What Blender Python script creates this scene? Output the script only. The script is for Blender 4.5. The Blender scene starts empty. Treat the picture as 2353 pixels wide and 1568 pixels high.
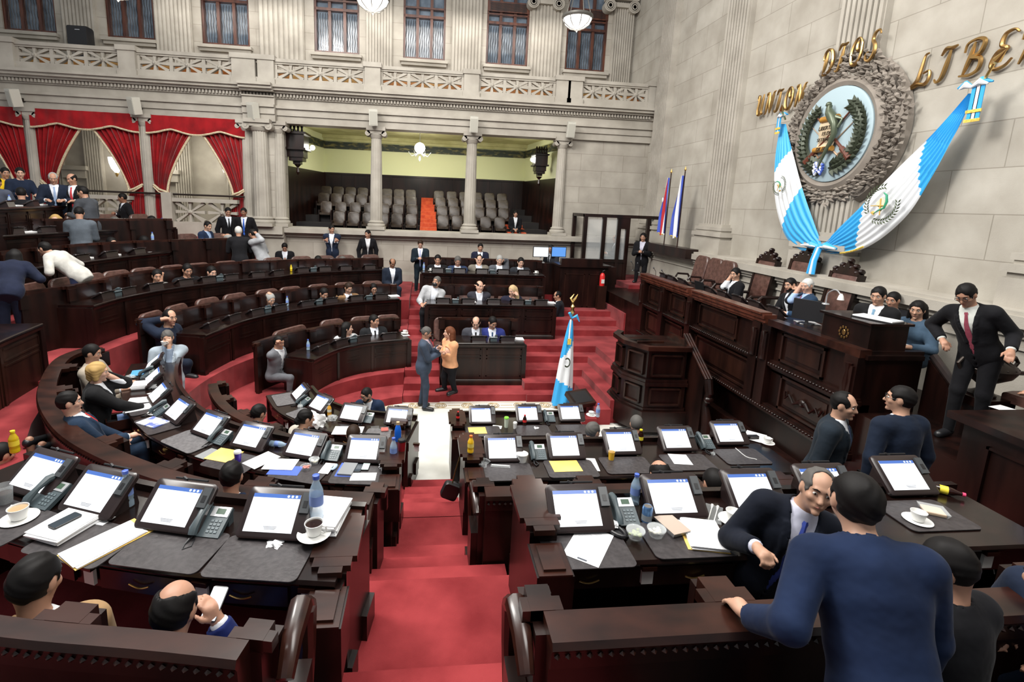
import bpy, bmesh, math, random
import numpy as np
from mathutils import Vector, Matrix
random.seed(7)
PI = math.pi
SC = bpy.context.scene
COL = SC.collection
# ---------------------------------------------------------------- camera
W_, H_, F_, PX_, PY_ = 2353.0, 1568.0, 1150.0, 1105.0, 680.0
CAM = Vector((0, 0, 4.2))
RV, UV, FV = Vector((0.993594, -0.10606, 0.03901)), Vector((-0.019148, 0.182207, 0.983074)), Vector((0.111373, 0.977523, -0.179009))
cd = bpy.data.cameras.new('camera')
cam = bpy.data.objects.new('camera', cd); COL.objects.link(cam)
cd.sensor_width = 36.0; cd.lens = F_ / W_ * 36.0
cd.shift_x = (W_ / 2 - PX_) / W_; cd.shift_y = -(H_ / 2 - PY_) / W_
cd.clip_start = 0.05; cd.clip_end = 200
cam.matrix_world = Matrix(((RV.x, UV.x, -FV.x, CAM.x), (RV.y, UV.y, -FV.y, CAM.y), (RV.z, UV.z, -FV.z, CAM.z), (0, 0, 0, 1)))
SC.camera = cam
# ---------------------------------------------------------------- light
wd = bpy.data.worlds.new('world'); SC.world = wd; wd.use_nodes = True
wd.node_tree.nodes['Background'].inputs[0].default_value = (0.93, 0.97, 1.0, 1)
wd.node_tree.nodes['Background'].inputs[1].default_value = 0.3
SC.view_settings.view_transform = 'Standard'; SC.view_settings.look = 'None'
SC.view_settings.exposure = 0.28; SC.view_settings.gamma = 1.0; SC.view_settings.use_curve_mapping = False
def lamp(name, loc, kind, power, size=1.0, target=None, color=(1, 1, 1), sy=None):
    l = bpy.data.lights.new(name, kind); l.energy = power; l.color = color
    if kind == 'AREA':
        l.size = size
        if sy: l.shape = 'RECTANGLE'; l.size_y = sy
    else: l.shadow_soft_size = size
    o = bpy.data.objects.new(name, l); COL.objects.link(o); o.location = loc
    if target is not None: o.rotation_euler = (Vector(target) - Vector(loc)).to_track_quat('-Z', 'Y').to_euler()
    return o
lamp('ceiling_light', (-1.0, 7.5, 12.5), 'AREA', 1250, 7.0, (-1.0, 8.0, 0), (1.0, 0.96, 0.9), 9.0)
lamp('ceiling_light', (-6.0, 6.0, 12.0), 'AREA', 1250, 3.0, (6.5, 11.5, 4.0), (1.0, 0.97, 0.92), 3.0)
lamp('ceiling_light', (3.0, 1.0, 11.5), 'AREA', 700, 4.0, (-1.0, 14.0, 3.0), (1.0, 0.97, 0.92), 4.0)
lamp('gallery_light', (0.0, 19.8, 6.3), 'AREA', 55, 6.0, (0.0, 20.8, 3.5), (1.0, 0.97, 0.78), 1.2)
lamp('balcony_light', (-2.0, 18.4, 10.5), 'AREA', 160, 14.0, (-2.0, 19.5, 8.5), (1.0, 0.95, 0.88), 1.0)
lamp('curtain_gallery_light', (-9.0, 19.5, 6.2), 'AREA', 60, 5.0, (-9.0, 20.5, 4.0), (1.0, 0.95, 0.8), 1.5)
# ---------------------------------------------------------------- pixel <-> place
def ray(px, py): return ((px - PX_) * RV - (py - PY_) * UV + F_ * FV).normalized()
def onz(px, py, z):
    d = ray(px, py); return CAM + d * ((z - CAM.z) / d.z)
def ony(px, py, y):
    d = ray(px, py); return CAM + d * (y / d.y)
def onx(px, py, x):
    d = ray(px, py); return CAM + d * (x / d.x)
def proj(p):
    v = Vector(p) - CAM; w = v.dot(FV); return PX_ + F_ * v.dot(RV) / w, PY_ - F_ * v.dot(UV) / w
# ---------------------------------------------------------------- mesh helpers
class MB:
    def __init__(s): s.v = []; s.f = []; s.m = []; s.mi = 0
    def add(s, vs, fs):
        n = len(s.v); s.v += [tuple(p) for p in vs]; s.f += [tuple(n + i for i in f) for f in fs]; s.m += [s.mi] * len(fs)
        return s
    def box(s, c, d, rz=0.0, M=None):
        x, y, z = d[0] / 2, d[1] / 2, d[2] / 2
        P = [Vector((a * x, b * y, e * z)) for e in (-1, 1) for a, b in ((-1, -1), (1, -1), (1, 1), (-1, 1))]
        R = Matrix.Rotation(rz, 3, 'Z')
        P = [(R @ p) + Vector(c) for p in P]
        if M is not None: P = [M @ p for p in P]
        return s.add(P, [(0, 3, 2, 1), (4, 5, 6, 7), (0, 1, 5, 4), (1, 2, 6, 5), (2, 3, 7, 6), (3, 0, 4, 7)])
    def b2(s, x0, x1, y0, y1, z0, z1, M=None):
        return s.box(((x0 + x1) / 2, (y0 + y1) / 2, (z0 + z1) / 2), (abs(x1 - x0), abs(y1 - y0), abs(z1 - z0)), 0, M)
    def lathe(s, prof, c=(0, 0, 0), n=24, M=None, cap=True, sx=1.0, sy=1.0):
        P = []; F = []
        for r, z in prof:
            for k in range(n):
                a = 2 * PI * k / n; P.append(Vector((c[0] + r * sx * math.cos(a), c[1] + r * sy * math.sin(a), c[2] + z)))
        for i in range(len(prof) - 1):
            for k in range(n):
                a, b = i * n + k, i * n + (k + 1) % n; F.append((a, b, b + n, a + n))
        if cap:
            F.append(tuple(range(n - 1, -1, -1))); F.append(tuple((len(prof) - 1) * n + k for k in range(n)))
        if M is not None: P = [M @ p for p in P]
        return s.add(P, F)
    def tube(s, pts, r, n=8, M=None, cap=True):
        pts = [Vector(p) for p in pts]; P = []; F = []; m = len(pts)
        rr = r if isinstance(r, (list, tuple)) else [r] * m
        up = None
        for i, p in enumerate(pts):
            t = (pts[min(i + 1, m - 1)] - pts[max(i - 1, 0)])
            t = t.normalized() if t.length > 1e-9 else Vector((0, 0, 1))
            if up is None: up = Vector((0, 0, 1)) if abs(t.z) < .9 else Vector((1, 0, 0))
            a = t.cross(up).normalized(); b = a.cross(t).normalized(); up = b
            for k in range(n):
                g = 2 * PI * k / n; P.append(p + a * (rr[i] * math.cos(g)) + b * (rr[i] * math.sin(g)))
        for i in range(m - 1):
            for k in range(n):
                a, b = i * n + k, i * n + (k + 1) % n; F.append((a, b, b + n, a + n))
        if cap: F.append(tuple(range(n - 1, -1, -1))); F.append(tuple((m - 1) * n + k for k in range(n)))
        if M is not None: P = [M @ p for p in P]
        return s.add(P, F)
    def prism(s, poly, z0, z1, M=None):
        n = len(poly)
        P = [Vector((x, y, z0)) for x, y in poly] + [Vector((x, y, z1)) for x, y in poly]
        if M is not None: P = [M @ p for p in P]
        return s.add(P, [tuple(range(n - 1, -1, -1)), tuple(range(n, 2 * n))] + [(i, (i + 1) % n, n + (i + 1) % n, n + i) for i in range(n)])
    def ball(s, c, d, n=14, M=None):
        k = max(6, n // 2)
        prof = [(max(1e-4, math.sin(PI * i / k)) * d[0], -math.cos(PI * i / k) * d[2]) for i in range(k + 1)]
        return s.lathe(prof, c, n, M, True, 1.0, d[1] / max(d[0], 1e-9))
    def sweep(s, path, prof, nrm=None, cap=True):
        """path: list of Vector(x,y) ; prof: list of (outward offset, z) closed loop"""
        nrm = nrm or normals(path); n = len(prof); P = []; F = []
        for p, q in zip(path, nrm):
            for o, z in prof: P.append((p[0] + q[0] * o, p[1] + q[1] * o, z))
        for i in range(len(path) - 1):
            for k in range(n):
                a, b = i * n + k, i * n + (k + 1) % n; F.append((a, b, b + n, a + n))
        if cap: F.append(tuple(range(n - 1, -1, -1))); F.append(tuple((len(path) - 1) * n + k for k in range(n)))
        return s.add(P, F)
    def build(s, name, mats, parent=None, smooth=35, fix=True, **kw):
        me = bpy.data.meshes.new(name); me.from_pydata(s.v, [], s.f)
        if not isinstance(mats, (list, tuple)): mats = [mats]
        for m in mats: me.materials.append(m)
        if any(s.m): me.polygons.foreach_set('material_index', s.m)
        if fix and len(s.f) < 60000:
            bm = bmesh.new(); bm.from_mesh(me); bmesh.ops.recalc_face_normals(bm, faces=bm.faces); bm.to_mesh(me); bm.free()
        if smooth: 
            me.shade_smooth(); me.set_sharp_from_angle(angle=math.radians(smooth))
        me.update()
        o = bpy.data.objects.new(name, me); COL.objects.link(o)
        if parent is not None: o.parent = parent
        tag(o, **kw)
        return o
def tag(o, label=None, cat=None, group=None, kind=None):
    if label: o['label'] = label
    if cat: o['category'] = cat
    if group: o['group'] = group
    if kind: o['kind'] = kind
    return o
def empty(name, loc=(0, 0, 0), rz=0.0, label=None, cat=None, group=None, kind=None):
    o = bpy.data.objects.new(name, None); COL.objects.link(o); o.location = loc; o.rotation_euler = (0, 0, rz)
    o.empty_display_size = .1
    return tag(o, label, cat, group, kind)
def kids(o): return [c for c in bpy.data.objects if c.parent == o]
TREE = {}
def tree(o):
    """remember an object's children once so copies are quick"""
    if o.name not in TREE: TREE[o.name] = kids(o)
    return TREE[o.name]
def dup(o, loc=None, rz=None, parent=None, label=None, group=None, scale=None):
    c = o.copy(); COL.objects.link(c)
    if parent is not None: c.parent = parent
    if loc is not None: c.location = loc
    if rz is not None: c.rotation_euler = (0, 0, rz)
    if scale is not None: c.scale = scale
    if label: c['label'] = label
    if group: c['group'] = group
    for k in tree(o): dup(k, parent=c)
    return c
def normals(path):
    out = []; m = len(path)
    for i in range(m):
        a = Vector(path[max(i - 1, 0)]); b = Vector(path[min(i + 1, m - 1)]); t = (b - a).normalized()
        n = Vector((t.y, -t.x)); out.append(n)
    # outward = away from the well of the chamber at (0, 8.5)
    k = m // 2; c = Vector((0.0, 8.5))
    if out[k].dot(Vector(path[k]) - c) < 0: out = [-n for n in out]
    return out
def spline(P, step=.12):
    P = [Vector(p) for p in P]
    if len(P) == 2:
        n = max(2, int((P[1] - P[0]).length / step)); return [P[0].lerp(P[1], i / n) for i in range(n + 1)]
    Q = [P[0] * 2 - P[1]] + P + [P[-1] * 2 - P[-2]]; out = []
    for i in range(1, len(Q) - 2):
        a, b, c, d = Q[i - 1:i + 3]; n = max(2, int((c - b).length / step))
        for k in range(n):
            t = k / n
            out.append(.5 * (2 * b + (c - a) * t + (2 * a - 5 * b + 4 * c - d) * t * t + (3 * b - a - 3 * c + d) * t ** 3))
    out.append(P[-1])
    return out
def pxpath(L, z, step=.12): return spline([onz(x, y, z).xy for x, y in L], step)
def smooth2(path, it=2):
    for _ in range(it):
        path = [path[0]] + [(path[i - 1] + path[i] * 2 + path[i + 1]) / 4 for i in range(1, len(path) - 1)] + [path[-1]]
    return path
def offset(path, o): return [p + q * o for p, q in zip(path, normals(path))]
# ---------------------------------------------------------------- materials
def mat(name, col, rough=.5, metal=0.0, spec=.5, emit=None, es=1.0, coat=0.0, alpha=1.0, trans=0.0, sheen=0.0):
    m = bpy.data.materials.new(name); m.use_nodes = True; b = m.node_tree.nodes['Principled BSDF']
    b.inputs['Base Color'].default_value = (*col, 1); b.inputs['Roughness'].default_value = rough
    b.inputs['Metallic'].default_value = metal; b.inputs['Specular IOR Level'].default_value = spec
    if emit: b.inputs['Emission Color'].default_value = (*emit, 1); b.inputs['Emission Strength'].default_value = es
    if coat: b.inputs['Coat Weight'].default_value = coat; b.inputs['Coat Roughness'].default_value = .12
    if trans: b.inputs['Transmission Weight'].default_value = trans
    if alpha < 1: b.inputs['Alpha'].default_value = alpha
    if sheen: b.inputs['Sheen Weight'].default_value = sheen; b.inputs['Sheen Roughness'].default_value = .4
    return m
def nodes(m): return m.node_tree.nodes, m.node_tree.links, m.node_tree.nodes['Principled BSDF']
def noisy(m, c1, c2, scale=8, detail=4, bump=0.0, stretch=(1, 1, 1), lo=.35, hi=.65, bscale=None):
    N, L, b = nodes(m)
    tc = N.new('ShaderNodeTexCoord'); mp = N.new('ShaderNodeMapping'); mp.inputs['Scale'].default_value = stretch
    L.new(tc.outputs['Object'], mp.inputs[0])
    t = N.new('ShaderNodeTexNoise'); t.inputs['Scale'].default_value = scale; t.inputs['Detail'].default_value = detail
    L.new(mp.outputs[0], t.inputs['Vector'])
    r = N.new('ShaderNodeValToRGB'); r.color_ramp.elements[0].position = lo; r.color_ramp.elements[1].position = hi
    r.color_ramp.elements[0].color = (*c1, 1); r.color_ramp.elements[1].color = (*c2, 1)
    L.new(t.outputs['Fac'], r.inputs[0]); L.new(r.outputs[0], b.inputs['Base Color'])
    if bump:
        bt = t
        if bscale:
            bt = N.new('ShaderNodeTexNoise'); bt.inputs['Scale'].default_value = bscale; L.new(mp.outputs[0], bt.inputs['Vector'])
        bp = N.new('ShaderNodeBump'); bp.inputs['Strength'].default_value = bump; bp.inputs['Distance'].default_value = .02
        L.new(bt.outputs['Fac'], bp.inputs['Height']); L.new(bp.outputs[0], b.inputs['Normal'])
    return m
M = {}
M['wood'] = noisy(mat('dark_wood', (.03, .01, .007), .34, spec=.35, coat=.12), (.0042, .0015, .0012), (.0165, .005, .0035), 5, 5, .05, (1, 1, .18))
M['woodcap'] = noisy(mat('wood_cap', (.05, .018, .01), .28, spec=.35, coat=.2), (.009, .003, .0022), (.034, .0105, .0065), 6, 5, .05, (.5, 1, 1))
M['woodcap2'] = noisy(mat('rail_wood', (.1, .03, .02), .26, spec=.4, coat=.4), (.06, .018, .011), (.12, .036, .022), 6, 5, .05, (.5, 1, 1))
M['woodtop'] = noisy(mat('desk_wood', (.03, .014, .011), .22, spec=.4, coat=.25), (.0045, .0023, .002), (.012, .005, .004), 6, 4, .03)
M['woodmid'] = noisy(mat('panel_wood', (.05, .018, .011), .36, spec=.35, coat=.1), (.008, .003, .0022), (.026, .009, .0056), 5, 5, .05, (1, 1, .18))
M['carpet'] = noisy(mat('red_carpet', (.3, .02, .02), .95, spec=.1, sheen=.15), (.17, .017, .020), (.29, .038, .042), 2.2, 6, .25, bscale=240)
M['velvet'] = noisy(mat('red_velvet', (.3, .012, .015), .8, spec=.2, sheen=.5), (.19, .004, .007), (.33, .007, .011), 3, 3)
M['leather'] = noisy(mat('brown_leather', (.06, .03, .024), .38, spec=.6), (.06, .027, .021), (.115, .055, .044), 14, 4, .15, bscale=60)
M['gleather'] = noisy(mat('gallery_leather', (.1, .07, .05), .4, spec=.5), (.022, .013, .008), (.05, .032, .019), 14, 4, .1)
M['black'] = mat('black_plastic', (.012, .012, .014), .38)
M['bezel'] = mat('console_brown', (.02, .012, .012), .3, spec=.5)
M['grey'] = mat('grey_plastic', (.05, .055, .06), .4)
M['phoneg'] = mat('phone_slate', (.055, .075, .085), .42)
M['silver'] = mat('silver', (.55, .56, .58), .3, .6)
M['chrome'] = mat('chrome', (.7, .7, .72), .15, 1.0)
M['gold'] = mat('gold', (.75, .5, .18), .28, 1.0)
M['bronze'] = mat('gilt_bronze', (.42, .26, .10), .35, 1.0)
M['paper'] = noisy(mat('paper', (.8, .8, .8), .7), (.76, .77, .79), (.82, .82, .83), 4)
M['white'] = mat('white_china', (.78, .78, .76), .2)
M['coffee'] = mat('coffee', (.02, .008, .004), .1)
M['yellow'] = noisy(mat('manila', (.85, .52, .1), .6), (.80, .50, .10), (.88, .60, .17), 3)
M['blot'] = noisy(mat('desk_pad', (.04, .035, .037), .36, spec=.5), (.030, .026, .028), (.048, .042, .044), 30, 3, .12)
M['blotg'] = noisy(mat('desk_pad_grey', (.11, .105, .11), .45, spec=.5), (.09, .086, .09), (.14, .135, .14), 30, 3, .12)
M['label'] = mat('switch_plate', (.6, .6, .58), .4)
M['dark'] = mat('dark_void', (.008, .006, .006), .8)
M['blue'] = mat('flag_blue', (.03, .36, .75), .5, sheen=.2)
M['flagw'] = mat('flag_white', (.75, .77, .8), .5, sheen=.2)
M['glass'] = mat('clear_glass', (.9, .95, .97), .03, alpha=.16, spec=.6)
M['water'] = mat('bottle_plastic', (.5, .68, .85), .08, alpha=.42, spec=.8)
M['lblue'] = mat('label_blue', (.06, .12, .5), .4)
M['red'] = mat('red_plastic', (.55, .02, .02), .3)
M['green'] = mat('green_plastic', (.22, .7, .06), .35)
M['yel'] = mat('yellow_plastic', (.85, .68, .02), .35)
M['speaker'] = mat('speaker_white', (.55, .54, .48), .5)
M['darkmetal'] = mat('dark_bronze', (.03, .022, .018), .35, .6)
M['cream'] = mat('cream_wall', (.78, .80, .50), .8)
M['orange'] = mat('orange_panel', (.55, .22, .03), .5)
M['lamp'] = mat('lamp_glass', (1, 1, 1), .3, emit=(1, .96, .88), es=6.0)
M['lampd'] = mat('lamp_frame', (.10, .095, .085), .4, .3)
def stone(name, c1, c2, brick=True, ax='xz', bw=1.5, bh=.55):
    m = mat(name, c1, .8, spec=.25); N, L, b = nodes(m)
    tc = N.new('ShaderNodeTexCoord'); t = N.new('ShaderNodeTexNoise'); t.inputs['Scale'].default_value = 1.6; t.inputs['Detail'].default_value = 8
    L.new(tc.outputs['Object'], t.inputs['Vector'])
    r = N.new('ShaderNodeValToRGB'); r.color_ramp.elements[0].position = .3; r.color_ramp.elements[1].position = .7
    r.color_ramp.elements[0].color = (*c1, 1); r.color_ramp.elements[1].color = (*c2, 1); L.new(t.outputs['Fac'], r.inputs[0])
    out = r.outputs[0]
    t2 = N.new('ShaderNodeTexNoise'); t2.inputs['Scale'].default_value = 60; L.new(tc.outputs['Object'], t2.inputs['Vector'])
    hgt = t2.outputs['Fac']
    if brick:
        sp = N.new('ShaderNodeSeparateXYZ'); cb = N.new('ShaderNodeCombineXYZ'); L.new(tc.outputs['Object'], sp.inputs[0])
        L.new(sp.outputs[0 if ax[0] == 'x' else 1], cb.inputs[0]); L.new(sp.outputs[2], cb.inputs[1])
        k = N.new('ShaderNodeTexBrick'); k.inputs['Scale'].default_value = 1.0; k.inputs['Brick Width'].default_value = bw
        k.inputs['Row Height'].default_value = bh; k.inputs['Mortar Size'].default_value = .008; k.inputs['Mortar Smooth'].default_value = .3
        k.inputs['Color1'].default_value = (.86, .85, .84, 1); k.inputs['Color2'].default_value = (1.0, 1.0, 1.0, 1); k.inputs['Mortar'].default_value = (.55, .53, .5, 1)
        L.new(cb.outputs[0], k.inputs['Vector'])
        mx = N.new('ShaderNodeMix'); mx.data_type = 'RGBA'; mx.blend_type = 'MULTIPLY'; mx.inputs[0].default_value = .8
        L.new(out, mx.inputs[6]); L.new(k.outputs['Color'], mx.inputs[7]); out = mx.outputs[2]
    L.new(out, b.inputs['Base Color'])
    bp = N.new('ShaderNodeBump'); bp.inputs['Strength'].default_value = .12; bp.inputs['Distance'].default_value = .02
    L.new(hgt, bp.inputs['Height']); L.new(bp.outputs[0], b.inputs['Normal'])
    return m
SA, SB = (.315, .29, .25), (.44, .41, .36)
M['stonex'] = stone('stone_blocks', SA, SB, True, 'xz')
M['stoney'] = stone('stone_blocks_side', (.34, .315, .27), (.46, .435, .385), True, 'yz', 1.35, .62)
M['stone'] = stone('stone_plain', SA, SB, False)
M['stoned'] = stone('carved_stone', (.19, .165, .14), (.30, .265, .23), False)
M['marble'] = noisy(mat('marble', (.7, .7, .66), .18, spec=.6), (.60, .60, .55), (.76, .76, .72), 1.5, 8)
M['marblel'] = mat('marble_line', (.35, .25, .12), .3)
M['winglass'] = noisy(mat('window_glass', (.1, .13, .17), .12, spec=.8), (.07, .095, .13), (.15, .19, .24), 3, 4)
M['winwood'] = noisy(mat('window_wood', (.08, .025, .014), .35), (.045, .014, .009), (.11, .035, .018), 8, 4, 0, (1, 1, .2))
# ================================================================ SETTING
YW, YU, XR = 17.3, 19.5, 7.62
def struct(o): o['kind'] = 'structure'; return o
def annulus(mb, r0, r1, a0, a1, z0, z1, xs=None, cx=0.0, cy=8.5):
    """part ring; xs: the ring runs on straight to this x on the side of angle a1"""
    cl = lambda x, y, r: (x, y) if xs is None or xs > 0 or x <= xs else (xs, cy + math.copysign(math.sqrt(max(0, r * r - xs * xs)), y - cy))
    n = max(6, int(abs(a1 - a0) / 5)); A = [math.radians(a0 + (a1 - a0) * i / n) for i in range(n + 1)]
    o = [cl(cx + r1 * math.cos(a), cy + r1 * math.sin(a), r1) for a in A]; i_ = [cl(cx + r0 * math.cos(a), cy + r0 * math.sin(a), r0) for a in A]
    if xs is not None and xs > 0: o.append((xs, o[-1][1])); i_.append((xs, i_[-1][1]))
    for k in range(len(o) - 1):
        mb.prism([i_[k], i_[k + 1], o[k + 1], o[k]], z0, z1)
f = MB(); f.b2(-12, 12, -4, 21, -.3, 0.0); struct(f.build('floor', M['marble'], smooth=0))
# patterned border of the marble floor along the foot of the far steps
b = MB()
for i, (dx, w) in enumerate(((0, .018), (.27, .018))): b.b2(-1.6, 3.35, 9.84 + dx - .0, 9.84 + dx + w, 0, .002)
for k in range(9):
    cx = -1.3 + k * .56; 
    for r in (.12, .085, .04):
        pts = [(cx + r * math.cos(2 * PI * j / 20), 9.98 + r * math.sin(2 * PI * j / 20), .002) for j in range(21)]; b.tube(pts, .009, 4, cap=False)
    b.b2(cx + .15, cx + .41, 9.965, 9.975, 0, .003); b.b2(cx + .15, cx + .41, 9.99, 10.0, 0, .003)
struct(b.build('floor_border', M['marblel']))
c = MB()
# the well and the far and left tiers
for r0, r1, z in ((1.66, 2.35, .16), (2.35, 3.85, .45), (3.85, 5.4, .95), (5.4, 6.8, 1.5), (6.8, 8.1, 2.0), (8.1, 9.6, 2.45)):
    annulus(c, r0, r1, 192, 90 if r0 < 6 else 124, z - .62, z - .002, -.43 if r0 < 9 else None)
annulus(c, 9.6, 13.2, 192, 130, 2.2, 2.85); annulus(c, 6.8, 8.8, 124, 90, 1.2, 1.497, -.43); c.b2(-5, -.43, 15.4, 17.2, 1.2, 1.49)
for r0, r1, z in ((1.66, 3.2, .16), (3.2, 5.2, .8), (5.2, 7.1, 1.44), (7.1, 12, 2.08)):
    annulus(c, r0, r1, 192, 270, z - .66, z - .004, -.66 if r0 > 3.5 else (-.37 if r0 > 3 else -.23))
# aisle from the photographer down to the marble
Y = [6.84, 6.39, 5.96, 5.61, 5.27, 4.32, 3.96, 3.63, 3.31, 2.43, 1.9]
for i in range(10):
    w = (-.22, .46) if i < 4 else ((-.36, .56) if i < 7 else (-.64, .7)); z = .16 * (i + 1)
    if i == 4: c.b2(-.36, .56, Y[5], 5.0, 0, z); c.b2(-.22, .46, 4.99, Y[4], 0, z)
    else: c.b2(w[0], w[1], Y[i + 1], Y[i] - .001, 0, z)
c.b2(-.95, 1.0, -2, 1.9, 0, 1.76)
# right-hand strip by the rostrum on the near side
for i in range(9): c.b2(4.15, 6.4, Y[i + 1] if i < 8 else -2.0, Y[i] + .55, 0, min(.16 * (i + 1), 1.28))
c.b2(6.4, 9.5, -2, 3.6, 0, 1.3)
# far aisle
FY = [10.16, 10.46, 10.9, 11.44, 11.8, 12.8, 13.3, 13.8, 14.4, 15.0]
for i in range(9):
    c.b2(-.42, .36, FY[i], FY[i + 1], 0, .155 * (i + 1))
c.b2(-.42, .36, 15.0, 17.3, 0, 1.45); c.b2(.36, 8, 15.2, 17.3, 0, 1.5)
# far tiers, right-hand block
for y0, y1, z in ((10.9, 12.4, .42), (12.55, 14.1, .95), (14.3, 15.3, 1.45)): c.b2(.36, 3.4 if y0 > 12 else 2.25, y0, y1, 0, z)
c.b2(.3, 2.3, 10.2, 10.78, 0, .157)
# broad steps on the right which turn towards the rostrum
XS = [3.1, 3.4, 3.7, 4.0, 4.31]
for i in range(5):
    z = .16 * (i + 1)
    c.b2(2.25, XS[i], FY[i], FY[i + 1] if i < 4 else 12.8, 0, z) if i == 0 else c.b2(2.25, XS[i], FY[i], FY[i + 1] if i < 4 else 12.8, 0, z)
    yb = 8.9 if i < 4 else 9.3
    if i < 4: c.b2(XS[i], XS[i + 1], yb + .08 * i, FY[i + 1], 0, z)
c.b2(4.31, 6.2, 9.3, 12.8, 0, .8)
for i, (y0, x1) in enumerate(((12.8, 5.4), (13.3, 5.52), (13.8, 5.6))): c.b2(3.3, x1, y0, (13.3, 13.8, 15.4)[i], 0, .96 + .16 * i)
for i, (x0, y0) in enumerate(((5.4, 12.8), (5.75, 13.4), (6.05, 14.2), (6.3, 14.8))): c.b2(x0, 7.6, y0, 17.3, 0, (1.44, 1.6, 1.76, 1.92)[i])
# little stair behind the speaker's lectern
for i in range(6): c.b2(4.75, 5.45, 8.5 + .28 * i, 8.78 + .28 * i, 0, .16 + .17 * (i + 1))
struct(c.build('floor_carpet', M['carpet'], smooth=0))
c = MB(); c.b2(5.45, XR, 3.2, 15.0, 0, 1.8); struct(c.build('floor_rostrum', M['wood'], smooth=0))
# wooden row floors on the near side, right-hand block
c = MB()
c.b2(.56, 3.95, 5.7, 7.2, 0.002, .17); c.b2(.5, 4.1, 3.55, 5.3, .002, .8); c.b2(.72, 4.6, 1.6, 3.55, .002, 1.44); c.b2(1.0, 7, -2, 1.6, .002, 2.06)
c.b2(-.66, -.37, 3.7, 4.95, .3, .797); c.b2(-8, -.97, -2, 1.5, .3, 2.085)
struct(c.build('floor_rows', M['wood'], smooth=0))

# ---------------- fluted shafts
def fluted(mb, c, w, z0, z1, axis='x', n=7, out=.14, face=-1):
    """flat pilaster against a wall: strips proud of a back plate. axis: along which the width runs"""
    rib = w / (n * 1.0)
    for k in range(n):
        u = -w / 2 + rib * (k + .5); hw = rib * .31
        for (a0, a1, d) in ((u - hw, u + hw, out),):
            if axis == 'x': mb.b2(c[0] + a0, c[0] + a1, c[1], c[1] + face * d, z0, z1)
            else: mb.b2(c[0], c[0] + face * d, c[1] + a0, c[1] + a1, z0, z1)
    if axis == 'x': mb.b2(c[0] - w / 2, c[0] + w / 2, c[1], c[1] + face * out * .72, z0, z1)
    else: mb.b2(c[0], c[0] + face * out * .72, c[1] - w / 2, c[1] + w / 2, z0, z1)
def base_mould(mb, c, w, z0, axis='x', face=-1, out=.14, h=.75):
    for (dz0, dz1, e) in ((0, .42, .20), (.42, .5, .15), (.5, .62, .21), (.62, .68, .12), (.68, .78, .15), (.78, .86, .07)):
        a, b_, o = z0 + dz0 * h / .86, z0 + dz1 * h / .86, out + e * .8
        if axis == 'x': mb.b2(c[0] - w / 2 - e, c[0] + w / 2 + e, c[1], c[1] + face * o, a, b_)
        else: mb.b2(c[0], c[0] + face * o, c[1] - w / 2 - e, c[1] + w / 2 + e, a, b_)
def column(mb, x, y, z0, z1, r=.17, flutes=16, cap=True):
    n = flutes * 4; H = z1 - z0 - (.34 if cap else 0) - .3; P = []; F = []
    for i in range(9):
        t = i / 8; rr = r * (1 - .17 * t ** 1.6)
        for k in range(n):
            q = rr * (1 - .075 * (1 if k % 4 in (1, 2) else 0)); a = 2 * PI * k / n
            P.append((x + q * math.cos(a), y + q * math.sin(a), z0 + .3 + H * t))
    for i in range(8):
        for k in range(n): a, b = i * n + k, i * n + (k + 1) % n; F.append((a, b, b + n, a + n))
    mb.add(P, F)
    mb.b2(x - r * 1.5, x + r * 1.5, y - r * 1.5, y + r * 1.5, z0, z0 + .1)
    mb.lathe([(r * 1.42, .1), (r * 1.5, .14), (r * 1.42, .19), (r * 1.2, .21), (r * 1.32, .25), (r * 1.1, .28), (r, .31)], (x, y, z0), 24)
    if cap:
        zt = z1 - .34
        mb.lathe([(r * .84, 0), (r * .95, .03), (r * 1.15, .12), (r * 1.0, .16)], (x, y, zt), 24)
        for sx in (-1, 1):
            mb.tube([(x + sx * r * 1.3, y - r * 1.05, zt + .15), (x + sx * r * 1.3, y + r * 1.05, zt + .15)], r * .42, 14)
            mb.tube([(x + sx * r * 1.3, y - r * 1.1, zt + .15), (x + sx * r * 1.3, y + r * 1.1, zt + .15)], r * .17, 10)
        mb.b2(x - r * 1.35, x + r * 1.35, y - r * 1.05, y + r * 1.05, zt + .14, zt + .24); mb.b2(x - r * 1.5, x + r * 1.5, y - r * 1.3, y + r * 1.3, zt + .24, zt + .36)
# ---------------- back wall
w = MB()
w.b2(-4.6, XR + .05, YW, YW + .5, -.3, 3.0)                                # parapet under the gallery opening
w.b2(4.56, XR + .05, YW, YW + .5, 3.0, 6.5)                                # blind bay
w.b2(-5.75, -4.62, YW - .12, YW + .5, 0, 6.5)
w.b2(-17, -5.7, YW, YW + .4, 0, 2.85)
struct(w.build('wall_back', M['stonex'], smooth=0))
w = MB()
for z0, z1, d in ((2.92, 3.0, .08), (3.0, 3.06, .14), (3.06, 3.2, .30), (3.2, 3.24, .26)): w.b2(-4.95, XR, YW - d, YW + .4, z0, z1)
for z0, z1, d in ((1.4, 1.75, .08), (1.75, 1.8, .05)): w.b2(-4.95, XR, YW - d, YW, z0, z1)
for z0, z1, d in ((1.4, 2.9, .3), (2.9, 3.0, .38), (3.0, 3.25, .48)): w.b2(-5.78, -4.6, YW - d, YW, z0, z1)
struct(w.build('trim_1', M['stone'], smooth=0))
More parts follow.
